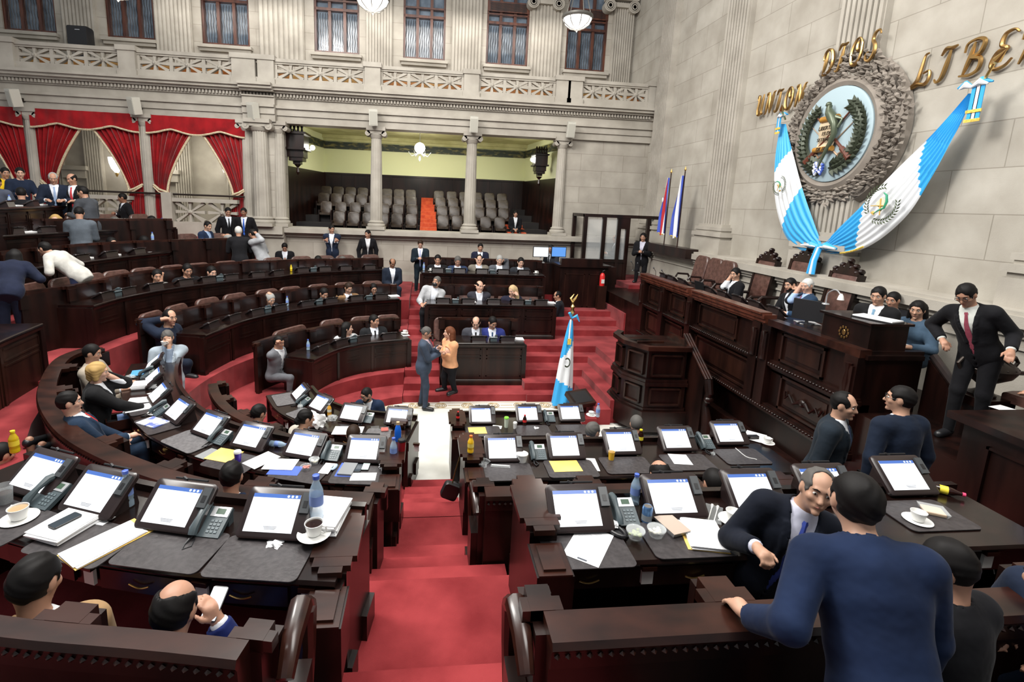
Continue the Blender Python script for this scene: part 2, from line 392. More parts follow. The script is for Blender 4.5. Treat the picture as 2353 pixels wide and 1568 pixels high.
# entablature
w = MB()
for z0, z1, d in ((6.5, 6.72, .12), (6.72, 6.92, .17), (6.92, 7.0, .24), (7.0, 7.22, .14), (7.22, 7.26, .2), (7.36, 7.42, .34), (7.42, 7.5, .46), (7.5, 7.58, .54)):
    w.b2(-17, XR, YW - d, YW + .45, z0, z1)
    w.b2(-5.72, -4.75, YW - d - .2, YW, z0, z1)
for k in range(245): w.b2(-17 + k * .1, -17 + k * .1 + .058, YW - .28, YW, 7.26, 7.35)
w.b2(-17, XR, YW - .2, YW, 7.26, 7.36)
w.b2(-17, XR, YW + .3, YU + .4, 7.1, 7.58)
struct(w.build('trim_2', M['stone'], smooth=0))
# columns of the gallery front and the curtained bays
def stcol(*a, **k):
    m = MB(); column(m, *a, **k); o = m.build('pillar', M['stone'], smooth=50); return struct(o)
for x in (-1.67, 1.47): stcol(x, YW, 3.24, 6.52, .2)
stcol(4.56, YW, 3.24, 6.52, .18); stcol(-4.75, YW, 3.24, 6.52, .19); stcol(-5.25, YW - .25, 3.25, 6.52, .26)
for x in (-8.74, -12.0, -15.2): stcol(x, YW, 2.5, 6.52, .19)
stcol(-5.72, YW - .05, 3.25, 6.52, .17)
# ---------------- balcony balustrade: a thing made of piers, rails and pierced panels
def star(mb, x0, x1, z0, z1, y, t0=.1):
    cx, cz = (x0 + x1) / 2, (z0 + z1) / 2; w, h = (x1 - x0) / 2, (z1 - z0) / 2
    for k in range(8):
        t = t0 + .004 * k; a = k * PI / 4; dx, dz = math.cos(a), math.sin(a)
        L = min(w / abs(dx) if abs(dx) > .01 else 9, h / abs(dz) if abs(dz) > .01 else 9)
        if k % 2 == 1:
            L = math.hypot(w, h) * .93; a = math.atan2(h * (1 if dz > 0 else -1), w * (1 if dx > 0 else -1)); dx, dz = math.cos(a), math.sin(a)
        nx, nz = -dz, dx; b0, b1 = .018, .05
        pts = [(cx + nx * b0, cz + nz * b0), (cx - nx * b0, cz - nz * b0), (cx + dx * L - nx * b1, cz + dz * L - nz * b1), (cx + dx * L + nx * b1, cz + dz * L + nz * b1)]
        mb.add([(p[0], y - t / 2, p[1]) for p in pts] + [(p[0], y + t / 2, p[1]) for p in pts], [(0, 1, 2, 3), (7, 6, 5, 4), (0, 4, 5, 1), (1, 5, 6, 2), (2, 6, 7, 3), (3, 7, 4, 0)])
    R = Matrix.Translation((cx, y, cz)) @ Matrix.Rotation(PI / 2, 4, 'X')
    t = t0; mb.lathe([(.07, -t * .7), (.07, t * .7), (.04, t * .95)], n=14, M=R)
    mb.lathe([(.035, .05), (.03, t * 1.15)], n=10, M=R)
ZB0, ZB1, ZT = 7.58, 7.78, 8.27
stations = [-14.9, -12.2, -8.9, -5.6, -4.95, -1.75, 1.35, 4.35, 4.75, 7.5]
root = empty('balustrade', (-2, YW, ZB0), label='pierced grey stone balcony railing with star panels above the hall', cat='railing')
root['kind'] = 'structure'
m = MB(); m.b2(-17, XR, YW - .42, YW - .12, ZB0, ZB1); m.b2(-17, XR, YW - .40, YW - .14, ZT - .02, ZT + .08); m.b2(-17, XR, YW - .36, YW - .18, ZT - .07, ZT)
def rel(o, r):
    o.parent = r; o.matrix_parent_inverse = Matrix.Translation(-Vector(r.location)) if r.rotation_euler.z == 0 else (Matrix.Translation(r.location) @ r.rotation_euler.to_matrix().to_4x4()).inverted(); return o
rel(m.build('rail', M['stone'], smooth=0), root)
for x in stations:
    m = MB(); wd_ = .24 if x not in (-5.6,) else .34; ex = .003 * (stations.index(x) % 2)
    m.b2(x - wd_, x + wd_, YW - .46, YW - .08, ZB0, ZT + .12); m.b2(x - wd_ - .04, x + wd_ + .04, YW - .5 - ex, YW - .04, ZT + .0, ZT + .14 + ex); m.b2(x - wd_ - .03, x + wd_ + .03, YW - .49, YW - .05, ZB0, ZB1 - .05)
    rel(m.build('pier', M['stone'], smooth=0), root)
for a, b in zip(stations[:-1], stations[1:]):
    if b - a < .8: continue
    n = 3; L = (b - a - .52) / n
    for k in range(n):
        x0 = a + .26 + k * L; m = MB(); star(m, x0 + .05, x0 + L - .05, ZB1, ZT - .05, YW - .27)
        m.b2(x0 + L - .05, x0 + L + .05, YW - .33, YW - .2, ZB1, ZT - .001)
        if k == 0: m.b2(x0 - .05, x0 + .05, YW - .33, YW - .2, ZB1, ZT - .001)
        rel(m.build('star_panel', M['stone'], smooth=0), root)
m = MB(); m.b2(-15, XR - .05, YW + .5, YW + .55, 7.58, 8.15); struct(m.build('trim_3', noisy(mat('balcony_boards', (.5, .2, .03), .5), (.55, .17, .03), (.62, .34, .10), 1.2, 1), smooth=0))
# ---------------- upper wall with windows
WPX = [(2, 132, -60, 86), (240, 358, -60, 103), (458, 575, -40, 116), (715, 826, -10, 131), (918, 1022, -30, 147), (1107, 1211, 15, 161), (1288, 1388, 40, 175)]
wins = []
for x0, x1, yt, yb in WPX:
    a, b = ony(x0 + 8, yb, YU), ony(x1, yb, YU); wins.append((a.x, b.x, 9.25, max(10.9, 0)))
w = MB(); xs = [-18.5] + [v for q in wins for v in q[:2]] + [XR + .1]
for i in range(0, len(xs), 2): w.b2(xs[i], xs[i + 1], YU, YU + .4, 7.5, 13.2)
for a, b, z0, z1 in wins: w.b2(a, b, YU, YU + .4, 7.5, z0 - .0); w.b2(a, b, YU, YU + .4, 12.4, 13.2)
struct(w.build('wall_upper', M['stonex'], smooth=0))
for i, (a, b, z0, z1) in enumerate(wins):
    zt = 12.4; root = empty(f'window_{i+1}', ((a + b) / 2, YU, z0)); struct(root)
    cx = (a + b) / 2; m = MB(); m.b2(a, b, YU + .24, YU + .26, z0, zt); g = rel(m.build('window_glass', M['winglass'], smooth=0), root)
    m = MB()
    for x in (a, b): m.b2(x - .07, x + .07, YU + .06, YU + .26, z0, zt)
    for k in (1, 2): x = a + (b - a) * k / 3; m.b2(x - .05, x + .05, YU + .1, YU + .24, z0, zt)
    for z, h in ((z0, .12), (z0 + 1.45, .09), (z0 + 1.75, .06), (zt - .06, .1)): m.b2(a, b, YU + .06, YU + .25, z, z + h)
    if i in (3, 5, 6): m.b2(a, b, YU + .02, YU + .26, z0 + 1.85, z0 + 2.2)
    rel(m.build('window_frame', M['winwood'], smooth=0), root)
    if i in (3, 5, 6):
        m = MB()
        for k in range(7): m.b2(a + .12, b - .12, YU + .0, YU + .03, z0 + 1.9 + k * .038, z0 + 1.915 + k * .038)
        rel(m.build('vent_grille', M['black'], smooth=0), root)
    m = MB()
    for k in range(17):
        x = a + .1 + (b - a - .2) * k / 16; m.tube([(x + .012 * math.sin(j * 1.3 + k), YU + .16, z0 + .12 + j * .09) for j in range(15)], .008, 4, cap=False)
    rel(m.build('window_grille', M['darkmetal'], smooth=0), root)
    m = MB(); m.b2(a - .1, b + .1, YU - .22, YU + .06, z0 - .1, z0); m.b2(a - .06, b + .06, YU - .14, YU + .0, z0 - .2, z0 - .1)
    rel(m.build('window_sill', M['stone'], smooth=0), root)
w = MB()
for xa, xb, py in ((150, 225, 60), (362, 445, 80), (598, 700, 60), (842, 902, 80), (1038, 1106, 80), (1218, 1288, 100), (1402, 1448, 120)):
    p, q = ony(xa, py, YU), ony(xb, py, YU); c_ = ((p.x + q.x) / 2, YU); wd_ = q.x - p.x
    fluted(w, c_, wd_, 7.9, 13, 'x', 9, .16); w.b2(c_[0] - wd_ / 2 - .08, c_[0] + wd_ / 2 + .08, YU - .25, YU, 7.55, 8.1)
struct(w.build('trim_4', M['stone'], smooth=0))
for xa, py in ((1252, 12), (1425, 20)):                                     # ionic capitals in view at the top edge
    p = ony(xa, py, YU - .1); m = MB()
    for s in (-1, 1):
        for r in (.2, .14, .08): m.tube([(p.x + s * .46, YU - .34, p.z - .0), (p.x + s * .46, YU, p.z)], r, 18); m.tube([(p.x + s * .46 + r * math.cos(t * .4), YU - .35 - (.2 - r) * .1, p.z + r * math.sin(t * .4)) for t in range(17)], .02, 6)
    m.b2(p.x - .5, p.x + .5, YU - .3, YU, p.z - .02, p.z + .13); m.b2(p.x - .6, p.x + .6, YU - .38, YU, p.z + .2, p.z + .32)
    struct(m.build('trim_5', M['stone'], smooth=40))
# ---------------- right wall
w = MB(); w.b2(XR, XR + .4, -3, YU + .4, -.3, 13.2); struct(w.build('wall_right', M['stoney'], smooth=0))
w = MB()
w.b2(XR - .42, XR, -2, 15.35, 0, 3.0)
for z0, z1, d in ((2.72, 2.76, .46), (2.86, 2.92, .47), (2.92, 3.0, .52), (3.0, 3.14, .60), (3.14, 3.19, .55)): w.b2(XR - d, XR, -2, 15.4, z0, z1)
struct(w.build('trim_6', M['stone'], smooth=0))
w = MB()
for y0, y1, z in ((12.05, 13.0, 3.19), (8.25, 9.2, 3.19), (4.45, 5.4, 3.19), (15.85, 16.75, 3.19)):
    fluted(w, (XR, (y0 + y1) / 2), y1 - y0, z + .7, 13, 'y', 8, .17); base_mould(w, (XR, (y0 + y1) / 2), y1 - y0, z, 'y', -1, .17)
struct(w.build('trim_7', M['stone'], smooth=0))
# ---------------- public gallery behind the far wall
g = MB(); YG = 21.8
g.b2(-5.0, 5.0, YG, YG + .2, 5.25, 6.75)
for s, x0, x1 in ((-1, -4.8, -4.2), (1, 4.7, 4.15)): g.prism([(x0, YW + .45), (x1, YG), (x1 + s * .2, YG), (x0 + s * .2, YW + .45)], 5.25, 6.75)
struct(g.build('wall_gallery', M['cream'], smooth=0))
g = MB(); g.b2(-5, 5, YG - .06, YG + .2, 2.5, 5.25); g.b2(-5, 5, YG - .1, YG, 5.2, 5.27)
for s, x0, x1 in ((-1, -4.8, -4.2), (1, 4.7, 4.15)): g.prism([(x0, YW + .45), (x1 - s * .06, YG), (x1 + s * .2, YG), (x0 + s * .2, YW + .45)], 2.5, 5.25)
for k in range(16): g.b2(-4.1 + k * .52, -4.04 + k * .52, YG - .09, YG, 2.5, 5.2)
struct(g.build('wall_panelling', M['wood'], smooth=0))
g = MB(); g.b2(-5, 5, YW + .4, YG + .2, 6.75, 6.85)
for dy, z in ((0, 6.62), (.12, 6.52)): g.b2(-4.4, 4.4, YG - .25 + dy, YG, z, z + .14)
struct(g.build('ceiling_gallery', noisy(mat('gallery_ceiling', (.5, .5, .2), .7), (.50, .48, .22), (.68, .66, .36), 2), smooth=0))
g = MB(); g.b2(-4.3, 4.3, YG - .04, YG, 6.22, 6.5)
for s, x0, x1 in ((-1, -4.76, -4.17), (1, 4.66, 4.12)): g.prism([(x0, YW + .45), (x1, YG), (x1 - s * .03, YG), (x0 - s * .03, YW + .45)], 6.22, 6.5)
struct(g.build('trim_8', noisy(mat('painted_frieze', (.02, .04, .03), .5), (.02, .03, .025), (.22, .19, .06), 3.5, 3, 0, (1, 1, 3), .5, .68), smooth=0))
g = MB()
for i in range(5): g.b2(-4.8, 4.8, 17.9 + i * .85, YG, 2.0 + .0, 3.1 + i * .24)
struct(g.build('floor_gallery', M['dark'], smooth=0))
g = MB()
for i in range(10): g.b2(-.22, .38, 17.85 + i * .42, 18.3 + i * .42, 2.2, 3.18 + i * .135)
for i in range(6): g.b2(3.0, 3.7, 18.0 + i * .42, 18.45 + i * .42, 2.2, 3.12 + i * .12)
struct(g.build('floor_gallery_steps', noisy(mat('orange_carpet', (.5, .08, .02), .9), (.42, .05, .015), (.55, .10, .03), 8), smooth=0))
# space behind the curtains
g = MB(); g.b2(-18, -5.6, 21.2, 21.5, 2, 7.2); g.b2(-5.65, -5.45, YW + .4, 21.3, 2, 7.0)
for x in (-6.3, -7.5, -9.4, -10.6, -12.6, -14): fluted(g, (x, 21.2), .62, 2.6, 7, 'x', 7, .16)
for x in (-7.0, -10.0, -13.3): g.b2(x - .5, x + .5, 20.9, 21.2, 4.9, 5.05); g.b2(x - .42, x + .42, 21.0, 21.2, 4.6, 4.9)
struct(g.build('wall_side_gallery', M['stone'], smooth=0))
g = MB(); g.b2(-18, -5.5, YW + .3, 21.4, 2.4, 2.6); g.b2(-18, -5.5, YW + .4, 21.4, 6.85, 6.95); struct(g.build('floor_side_gallery', M['stone'], smooth=0))
# ================================================================ DESKS, BENCHES, CHAIRS
def lens(path):
    L = [0.0]
    for a, b in zip(path[:-1], path[1:]): L.append(L[-1] + (b - a).length)
    return L
def at_s(path, s, off=0.0):
    L = lens(path); s = max(0, min(L[-1] - 1e-6, s)); N = normals(path)
    for i in range(len(L) - 1):
        if L[i] <= s <= L[i + 1]:
            t = (s - L[i]) / max(1e-9, L[i + 1] - L[i]); n = N[i].lerp(N[i + 1], t).normalized()
            return path[i].lerp(path[i + 1], t) + n * off, n
def at_px(path, off, z, px):
    """place along a row seen in picture column px"""
    Q = offset(path, off); N = normals(path); best = None
    ends = [Q[0] * 2 - Q[1]] + Q + [Q[-1] * 2 - Q[-2]]
    for i in range(len(Q) - 1):
        a, b = proj((*Q[i], z))[0], proj((*Q[i + 1], z))[0]
        if (a - px) * (b - px) <= 0:
            t = (px - a) / (b - a) if abs(b - a) > 1e-6 else 0
            return Q[i].lerp(Q[i + 1], t), N[i].lerp(N[i + 1], t).normalized()
        for k, v in ((i, a), (i + 1, b)):
            if best is None or abs(v - px) < best[0]: best = (abs(v - px), k)
    return Q[best[1]], N[best[1]]
def face_rz(n): return math.atan2(n.y, n.x) - PI / 2      # local +Y looks along n
def wedge_box(mb, p, n, w, d, z0, z1, off=0.0):
    """box centred on p, width w across n, running from off to off+d along n"""
    t = Vector((-n.y, n.x)); c = [p + t * (-w / 2) + n * off, p + t * (w / 2) + n * off, p + t * (w / 2) + n * (off + d), p + t * (-w / 2) + n * (off + d)]
    mb.prism([(q.x, q.y) for q in c], z0, z1)
def frame_on(mb, p, n, w, z0, z1, d=.012, t=.025, s=-1):
    """raised moulding rectangle on a panel whose face looks along s*n"""
    T = Vector((-n.y, n.x))
    for u, ww, a, b in ((0, w, z0, z0 + t), (0, w, z1 - t, z1), (-w / 2 + t / 2, t, z0, z1), (w / 2 - t / 2, t, z0, z1)):
        wedge_box(mb, p + T * u, n, ww, d, a, b, -d if s < 0 else 0)
def beads(mb, path, off, z, step=.04, r=.012):
    L = lens(path)[-1]; n = int(L / step)
    for k in range(n):
        p, q = at_s(path, (k + .5) * step, off)
        mb.add([(p.x + r, p.y, z), (p.x, p.y + r, z), (p.x - r, p.y, z), (p.x, p.y - r, z), (p.x, p.y, z + r), (p.x, p.y, z - r)],
               [(0, 1, 4), (1, 2, 4), (2, 3, 4), (3, 0, 4), (1, 0, 5), (2, 1, 5), (3, 2, 5), (0, 3, 5)])
def far_desk(label, path, z, zb, depth=.62, pw=.85, group=None, tall=False):
    """desk whose panelled front looks at the well; path = front edge of the top"""
    path = smooth2(path); root = empty('curved_desk', (path[0].x, path[0].y, 0), label=label, cat='desk', group=group); tag(root)
    m = MB(); m.sweep(path, [(-.05, z - .035), (-.05, z - .012), (-.035, z), (depth, z), (depth, z - .04), (-.02, z - .05)])
    rel(m.build('desktop', M['woodtop']), root)
    m = MB(); m.sweep(path, [(0, zb), (0, z - .04), (.04, z - .04), (.04, zb)]); m.sweep(path, [(-.045, zb), (-.045, zb + .09), (-.02, zb + .13), (0, zb + .13), (0, zb)])
    m.sweep(path, [(-.03, z - .09), (-.04, z - .045), (0, z - .045), (0, z - .1)])
    L = lens(path)[-1]; k = max(1, round(L / pw)); h = z - zb
    for i in range(k):
        p, n = at_s(path, (i + .5) * L / k); w = L / k - .12
        if h > .85: frame_on(m, p, n, w, zb + .2, z - .36); frame_on(m, p, n, w, z - .31, z - .14)
        else: frame_on(m, p, n, w, zb + .18, z - .14)
        wedge_box(m, at_s(path, i * L / k)[0], n, .05, .018, zb + .13, z - .09, -.018)
    rel(m.build('front_panel', M['woodmid'] if tall else M['wood']), root)
    for q, e in ((path[0], 0), (path[-1], -1)):
        n = normals(path)[e]; m = MB(); wedge_box(m, q, n, .05, depth, zb, z - .045); wedge_box(m, q, n, .1, .1, zb, z - .045, -.03)
        rel(m.build('end_panel', M['wood']), root)
    return root
def near_desk(label, path, z, zb, depth=.62, seats=(), group=None):
    """desk seen from its seat side; path = seat-side edge of the top"""
    path = smooth2(path); root = empty('curved_desk', (path[0].x, path[0].y, 0), label=label, cat='desk', group=group)
    m = MB(); m.sweep(path, [(.0, z - .04), (.012, z - .02), (.0, z), (-depth, z), (-depth, z - .05)]); m.sweep(path, [(-depth + .0, z), (-depth, z + .05), (-depth - .05, z + .05), (-depth - .05, z - .05), (-depth, z - .05)])
    rel(m.build('desktop', M['woodtop']), root)
    m = MB(); m.sweep(path, [(-depth, zb - .45), (-depth, z - .05), (-depth - .04, z - .05), (-depth - .04, zb - .45)])
    rel(m.build('front_panel', M['wood']), root)
    m = MB(); m.sweep(path, [(-.03, z - .2), (-.03, z - .04), (-.08, z - .04), (-.08, z - .2)]); rel(m.build('apron', M['wood']), root)
    for px in seats:
        p, n = at_px(path, -.03, z - .1, px); m = MB(); wedge_box(m, p, n, .5, .018, z - .18, z - .06)
        dr = rel(m.build('drawer', M['wood']), root)
        t = Vector((-n.y, n.x)); m = MB(); q = p + n * .035
        m.tube([(q + t * a).to_3d() + Vector((0, 0, z - .115 - .018 * math.cos(a / .06 * PI / 2) )) for a in (-.06, -.04, -.02, 0, .02, .04, .06)], .005, 6)
        h = rel(m.build('handle', M['gold']), dr)
        h.parent = dr; h.matrix_parent_inverse = Matrix.Identity(4); 
        q = p + t * .36
        m = MB(); wedge_box(m, q, n, .07, .02, z - .17, z - .075, -.0); sw = rel(m.build('power_outlet', M['label']), root)
        m = MB(); wedge_box(m, q, n, .09, .04, z - .07, z - .045, -.0); o = rel(m.build('outlet_cap', M['orangew'] if 'orangew' in M else M['woodcap']), root)
    for q, e in ((path[0], 0), (path[-1], -1)):
        n = normals(path)[e]; m = MB(); wedge_box(m, q, n, .06, depth, zb - .45, z - .045, -depth); wedge_box(m, q, n, .13, .12, zb, zb + .14, -.2); wedge_box(m, q, n, .13, .2, zb, zb + .18, -.6)
        rel(m.build('end_panel', M['wood']), root)
    return root
def bench(label, path, z, zb, posts=(), width=.15, bead=False, flip=1, group=None, cap='woodcap', step=.75, deep=.16):
    """curved back rest wall with stepped wooden cap. path = outer edge of the cap"""
    path = smooth2(path); root = empty('bench', (path[0].x, path[0].y, 0), label=label, cat='bench', group=group)
    m = MB(); w = width
    m.sweep(path, [(0, z - .05), (.012, z - .03), (0, z), (-w, z), (-w, z - .05)])
    L = lens(path)[-1]; k = max(1, round(L / step))
    for i in range(k + 1):
        p, n = at_s(path, i * L / k); a = .24 if 0 < i < k else .18
        wedge_box(m, p, n, a, deep * .4, z - .05, z + .001, -w - deep * .4); wedge_box(m, p, n, a * .6, deep * .75, z - .055, z + .002, -w - deep * .75)
    rel(m.build('cap', M[cap]), root)
    m = MB(); m.sweep(path, [(-.03, zb), (-.03, z - .05), (-.09, z - .05), (-.09, zb)]); m.sweep(path, [(-.005, z - .13), (-.0, z - .05), (-.03, z - .05), (-.03, z - .15)])
    for i in range(k + 1):
        p, n = at_s(path, i * L / k); wedge_box(m, p, n, .09, deep + w - .12, zb, z - .05, -w - deep + .03); wedge_box(m, p, n, .15, .05, z - .26, z - .05, -w - deep + .0)
    rel(m.build('back_panel', M['wood']), root)
    if bead:
        m = MB(); beads(m, path, .004, z - .065, bead, bead * .3); rel(m.build('bead_moulding', M['woodcap']), root)
    return root
ROW = {}
def reg(k, path, z, zb): ROW[k] = (path, z, zb); return path
far = {
 'F1L': ([(717, 826), (764, 804), (815, 790), (870, 783), (940, 777)], 1.15, .16, 'lowest far curved desk with tall panelled front, curtain side of the aisle'),
 'F2L': ([(467, 770), (516, 750), (565, 733), (660, 713), (774, 697), (850, 690), (917, 686)], 1.7, .5, 'second curved desk up from the marble on the far curtain side'),
 'F3L': ([(209, 702), (255, 688), (340, 670), (440, 655), (560, 641), (640, 634), (709, 626), (896, 618)], 2.25, 1.0, 'third curved desk up, long far row on the curtain side'),
 'F4L': ([(-120, 640), (0, 623), (163, 604), (293, 588), (446, 572), (580, 566)], 2.78, 1.5, 'fourth curved desk up, curtain side, white-haired person in black at its end'),
 'F5L': ([(-120, 550), (0, 541), (152, 533), (300, 526), (402, 522)], 3.28, 2.0, 'fifth curved desk up with row of white papers, ending by the stone railing'),
 'F6L': ([(-120, 482), (0, 478), (100, 474), (190, 470)], 3.79, 2.5, 'topmost dark desk below the red curtains with men standing behind it'),
}
for k, (L, z, zb, lab) in far.items():
    p = reg(k, smooth2(pxpath(L, z), 3), z, zb); far_desk(lab, p, z, zb, tall=(k == 'F1L'))
for k, y, x0, x1, z, zb, lab in (('F1R', 10.80, .42, 2.27, 1.15, .16, 'straight panelled desk behind the woman in the peach jacket, lowest far row'),
        ('F2R', 12.45, .05, 3.36, 1.7, .78, 'straight far desk, second up, with the silver-haired woman and masked man'),
        ('F3R', 14.2, -.1, 3.45, 2.25, 1.5, 'topmost straight far desk in front of the stone wall, five men seated')):
    p = reg(k, spline([(x0, y), (x1, y)]), z, zb); far_desk(lab, p, z, zb, tall=(k == 'F1R'))
near = {
 'L3': ([(933, 1011), (818, 1001), (719, 985), (656, 957), (630, 940), (612, 909)], .92, .16, .72, 'innermost curved desk by the marble, plastic bag and snacks on it, curtain side', (900, 800, 720, 640)),
 'L2': ([(892, 1112), (730, 1105), (593, 1082), (449, 1049), (351, 1006), (307, 968), (280, 915), (283, 870), (302, 837)], 1.56, .8, .62, 'second curved desk from the marble, curtain side, where the blonde person sits', (820, 700, 530, 380, 320)),
 'L1': ([(770, 1338), (692, 1333), (460, 1319), (232, 1290), (18, 1235), (-200, 1160)], 2.2, 1.44, .6, 'nearest curved desk, curtain side, with coffee cups and papers on it', (560, 330, 100)),
}
for k, (L, z, zb, d, lab, st) in near.items():
    p = reg(k, smooth2(pxpath(L, z), 3), z, zb); near_desk(lab, p, z, zb, d, st)
for k, y, x0, x1, z, zb, d, lab, st in (('R3', 6.62, .62, 2.45, .92, .16, .8, 'innermost straight desk by the marble on the rostrum side of the aisle', (1110, 1220, 1310)),
        ('R2', 4.46, .58, 4.0, 1.56, .8, .72, 'second straight desk on the rostrum side with five lit consoles and an orange drink', (1165, 1300, 1430, 1560, 1690)),
        ('R1', 2.47, .84, 4.05, 2.2, 1.44, .6, 'nearest straight desk on the rostrum side, printed sheet and plastic bowls on it', (1350, 1590, 1840, 2150))):
    p = reg(k, spline([(x0, y), (x1, y)]), z, zb); near_desk(lab, p, z, zb, d, st)
# the third ring continues at the picture's curtain side as a tall panelled front
p = reg('K', spline([onz(-260, 905, 2.3).xy, onz(-120, 838, 2.3).xy, onz(0, 780, 2.3).xy, onz(90, 743, 2.3).xy]), 2.3, .8)
far_desk('tall panelled desk front at the curtain edge behind the curved bench', p, 2.3, .8, pw=.8, tall=True)
benches = {
 'F1Lb': ([(578, 787), (642, 767), (744, 748), (825, 736), (907, 729)], 1.45, .4, 'carved bench back behind the lowest far row, curtain side'),
 'F2Lb': ([(310, 733), (399, 714), (482, 695), (549, 683), (631, 669), (707, 660), (795, 654), (903, 652)], 2.0, .95, 'carved bench back behind the second far row, curtain side'),
 'F3Lb': ([(35, 672), (191, 649), (293, 627), (411, 612), (557, 600), (640, 597), (693, 595), (871, 592)], 2.55, 1.5, 'carved bench back behind the third far row, curtain side'),
 'F4Lb': ([(-100, 590), (0, 577), (117, 565), (205, 558), (323, 552), (440, 549), (540, 546)], 3.06, 2.0, 'carved bench back behind the fourth far row, curtain side'),
 'F5Lb': ([(-100, 506), (0, 503), (205, 502), (381, 502)], 3.54, 2.45, 'carved bench back behind the fifth far row under the standing men'),
}
for k, (L, z, zb, lab) in benches.items(): bench(lab, smooth2(pxpath(L, z), 4), z, zb, width=.09, deep=.1)
for y, x0, x1, z, zb, lab in ((11.95, .42, 2.2, 1.47, .4, 'straight carved bench back behind the bald man and the man in blue, lowest far row'),
        (13.65, .12, 3.2, 2.02, .95, 'straight carved bench back behind the second far row'), (15.25, 0, 3.5, 2.58, 1.5, 'straight carved bench back in front of the stone wall')):
    bench(lab, spline([(x0, y), (x1, y)]), z, zb, width=.09, deep=.1)
bench('long curved bench back with beaded edge sweeping behind the woman in black leather', smooth2(pxpath([(848, 1160), (705, 1153), (543, 1145), (398, 1116), (253, 1065), (145, 1007), (100, 955), (84, 905), (106, 846), (140, 814), (189, 800)], 1.85), 3), 1.85, .8, width=.17, bead=.045, step=.95, deep=.2)
bench('short curved bench back with scroll ends behind the innermost curtain-side row', smooth2(pxpath([(700, 1022), (645, 1007), (602, 990), (552, 966), (515, 946), (485, 911), (478, 883)], 1.25), 3), 1.25, .16, width=.13, bead=.045, step=.8)
bench('straight bench back behind the innermost rostrum-side row', spline([(.75, 5.62), (2.5, 5.62)]), 1.25, .16, width=.13)
bench('straight bench back with stepped cap behind the second rostrum-side row', spline([(.52, 3.62), (4.1, 3.62)]), 1.9, .8, width=.15, bead=.045, step=.9, deep=.18)
bench('bench back with carved edge under the hand of the leaning man in blue', spline([(.53, 1.66), (4.8, 1.66)]), 2.5, 1.44, width=.16, bead=.045, step=.86, deep=.2)
bench('bench back with stepped blocks behind the bald man holding a phone', smooth2(spline([onz(543, 1518, 2.5).xy, onz(300, 1490, 2.5).xy, onz(0, 1467, 2.5).xy, onz(-300, 1410, 2.5).xy]), 2), 2.5, 1.44, width=.09, bead=.045, step=.8, deep=.13)
# stepped arm blocks at the aisle ends of the desks
def desk_end(x, y, z, s, w=.21, l=.62, lab=None, rz=0):
    """s: +1 when the desk lies towards +x of the block"""
    root = empty('desk_bracket', (x, y, z), rz, label=lab, cat='bracket')
    m = MB(); m.b2(-w * .3, w * .3, -l * .5, l * .5, .07, .105); m.b2(-w * .5, w * .5, -l * .42, l * .42, .07, .106); m.b2(-w * .62, w * .62, -l * .3, l * .3, .07, .107)
    m.build('arm_cap', M['woodcap'], root)
    m = MB(); m.b2(-w * .4, w * .4, -l * .45, l * .45, -.8, .07); m.b2(-w * .5, w * .5, -l * .95, -l * .5, -.3, .02); m.build('arm_post', M['wood'], root)
    m = MB(); m.b2(-w * .45, w * .45, -l * .95, -l * .52, .02, .03); m.b2(-w * .3, w * .3, -l * .9, -l * .58, .03, .045); m.build('inkwell_cover', M['woodcap'], root)
for x, y, z, s, lab in ((.74, 2.93, 2.2, 1, 'stepped wooden arm at the aisle end of the nearest rostrum-side desk'), (.52, 4.95, 1.56, 1, 'stepped wooden arm at the aisle end of the desk carrying the orange juice bottle'),
        (.52, 7.12, .92, 1, 'stepped wooden arm at the aisle end with small red-labelled bottle, beside the marble'), (-.34, 7.15, .92, -1, 'stepped wooden arm at the aisle end carrying a glass, beside the marble'),
        (-.3, 4.85, 1.56, -1, 'stepped wooden arm beside the blue flask and red tumbler'), (-.48, 2.75, 2.12, -1, 'stepped wooden arm holding the paper pile and black coffee')):
    desk_end(x, y, z, s, lab=lab)
def scroll_arm(x, y, z, zb, lab, s=1):
    root = empty('scroll_bracket', (x, y, zb), label=lab, cat='bracket'); h = z - zb
    m = MB(); m.tube([(0, .02, h * .25), (0, .12, h * .45), (0, .2, h * .7), (0, .19, h * .92), (0, .1, h), (0, -.05, h * .98), (0, -.16, h * .9)], [.03, .035, .04, .05, .052, .045, .035], 10)
    m.build('arm_rail', M['woodcap'], root)
    m = MB(); m.b2(-.05, .05, -.2, .25, 0, h * .3); m.b2(-.04, .04, -.12, .12, h * .3, h * .7); m.build('arm_support', M['wood'], root)
scroll_arm(.44, 1.85, 2.42, 1.44, 'brown scrolled arm at the aisle end of the nearest rostrum-side bench')
scroll_arm(-.52, 1.9, 2.42, 1.44, 'brown scrolled arm next to the bald man with the phone')
scroll_arm(.46, 3.85, 1.8, .8, 'brown scrolled arm at the aisle end of the second rostrum-side bench')
scroll_arm(-.42, 3.7, 1.8, .8, 'brown scrolled arm by the white charging cable')
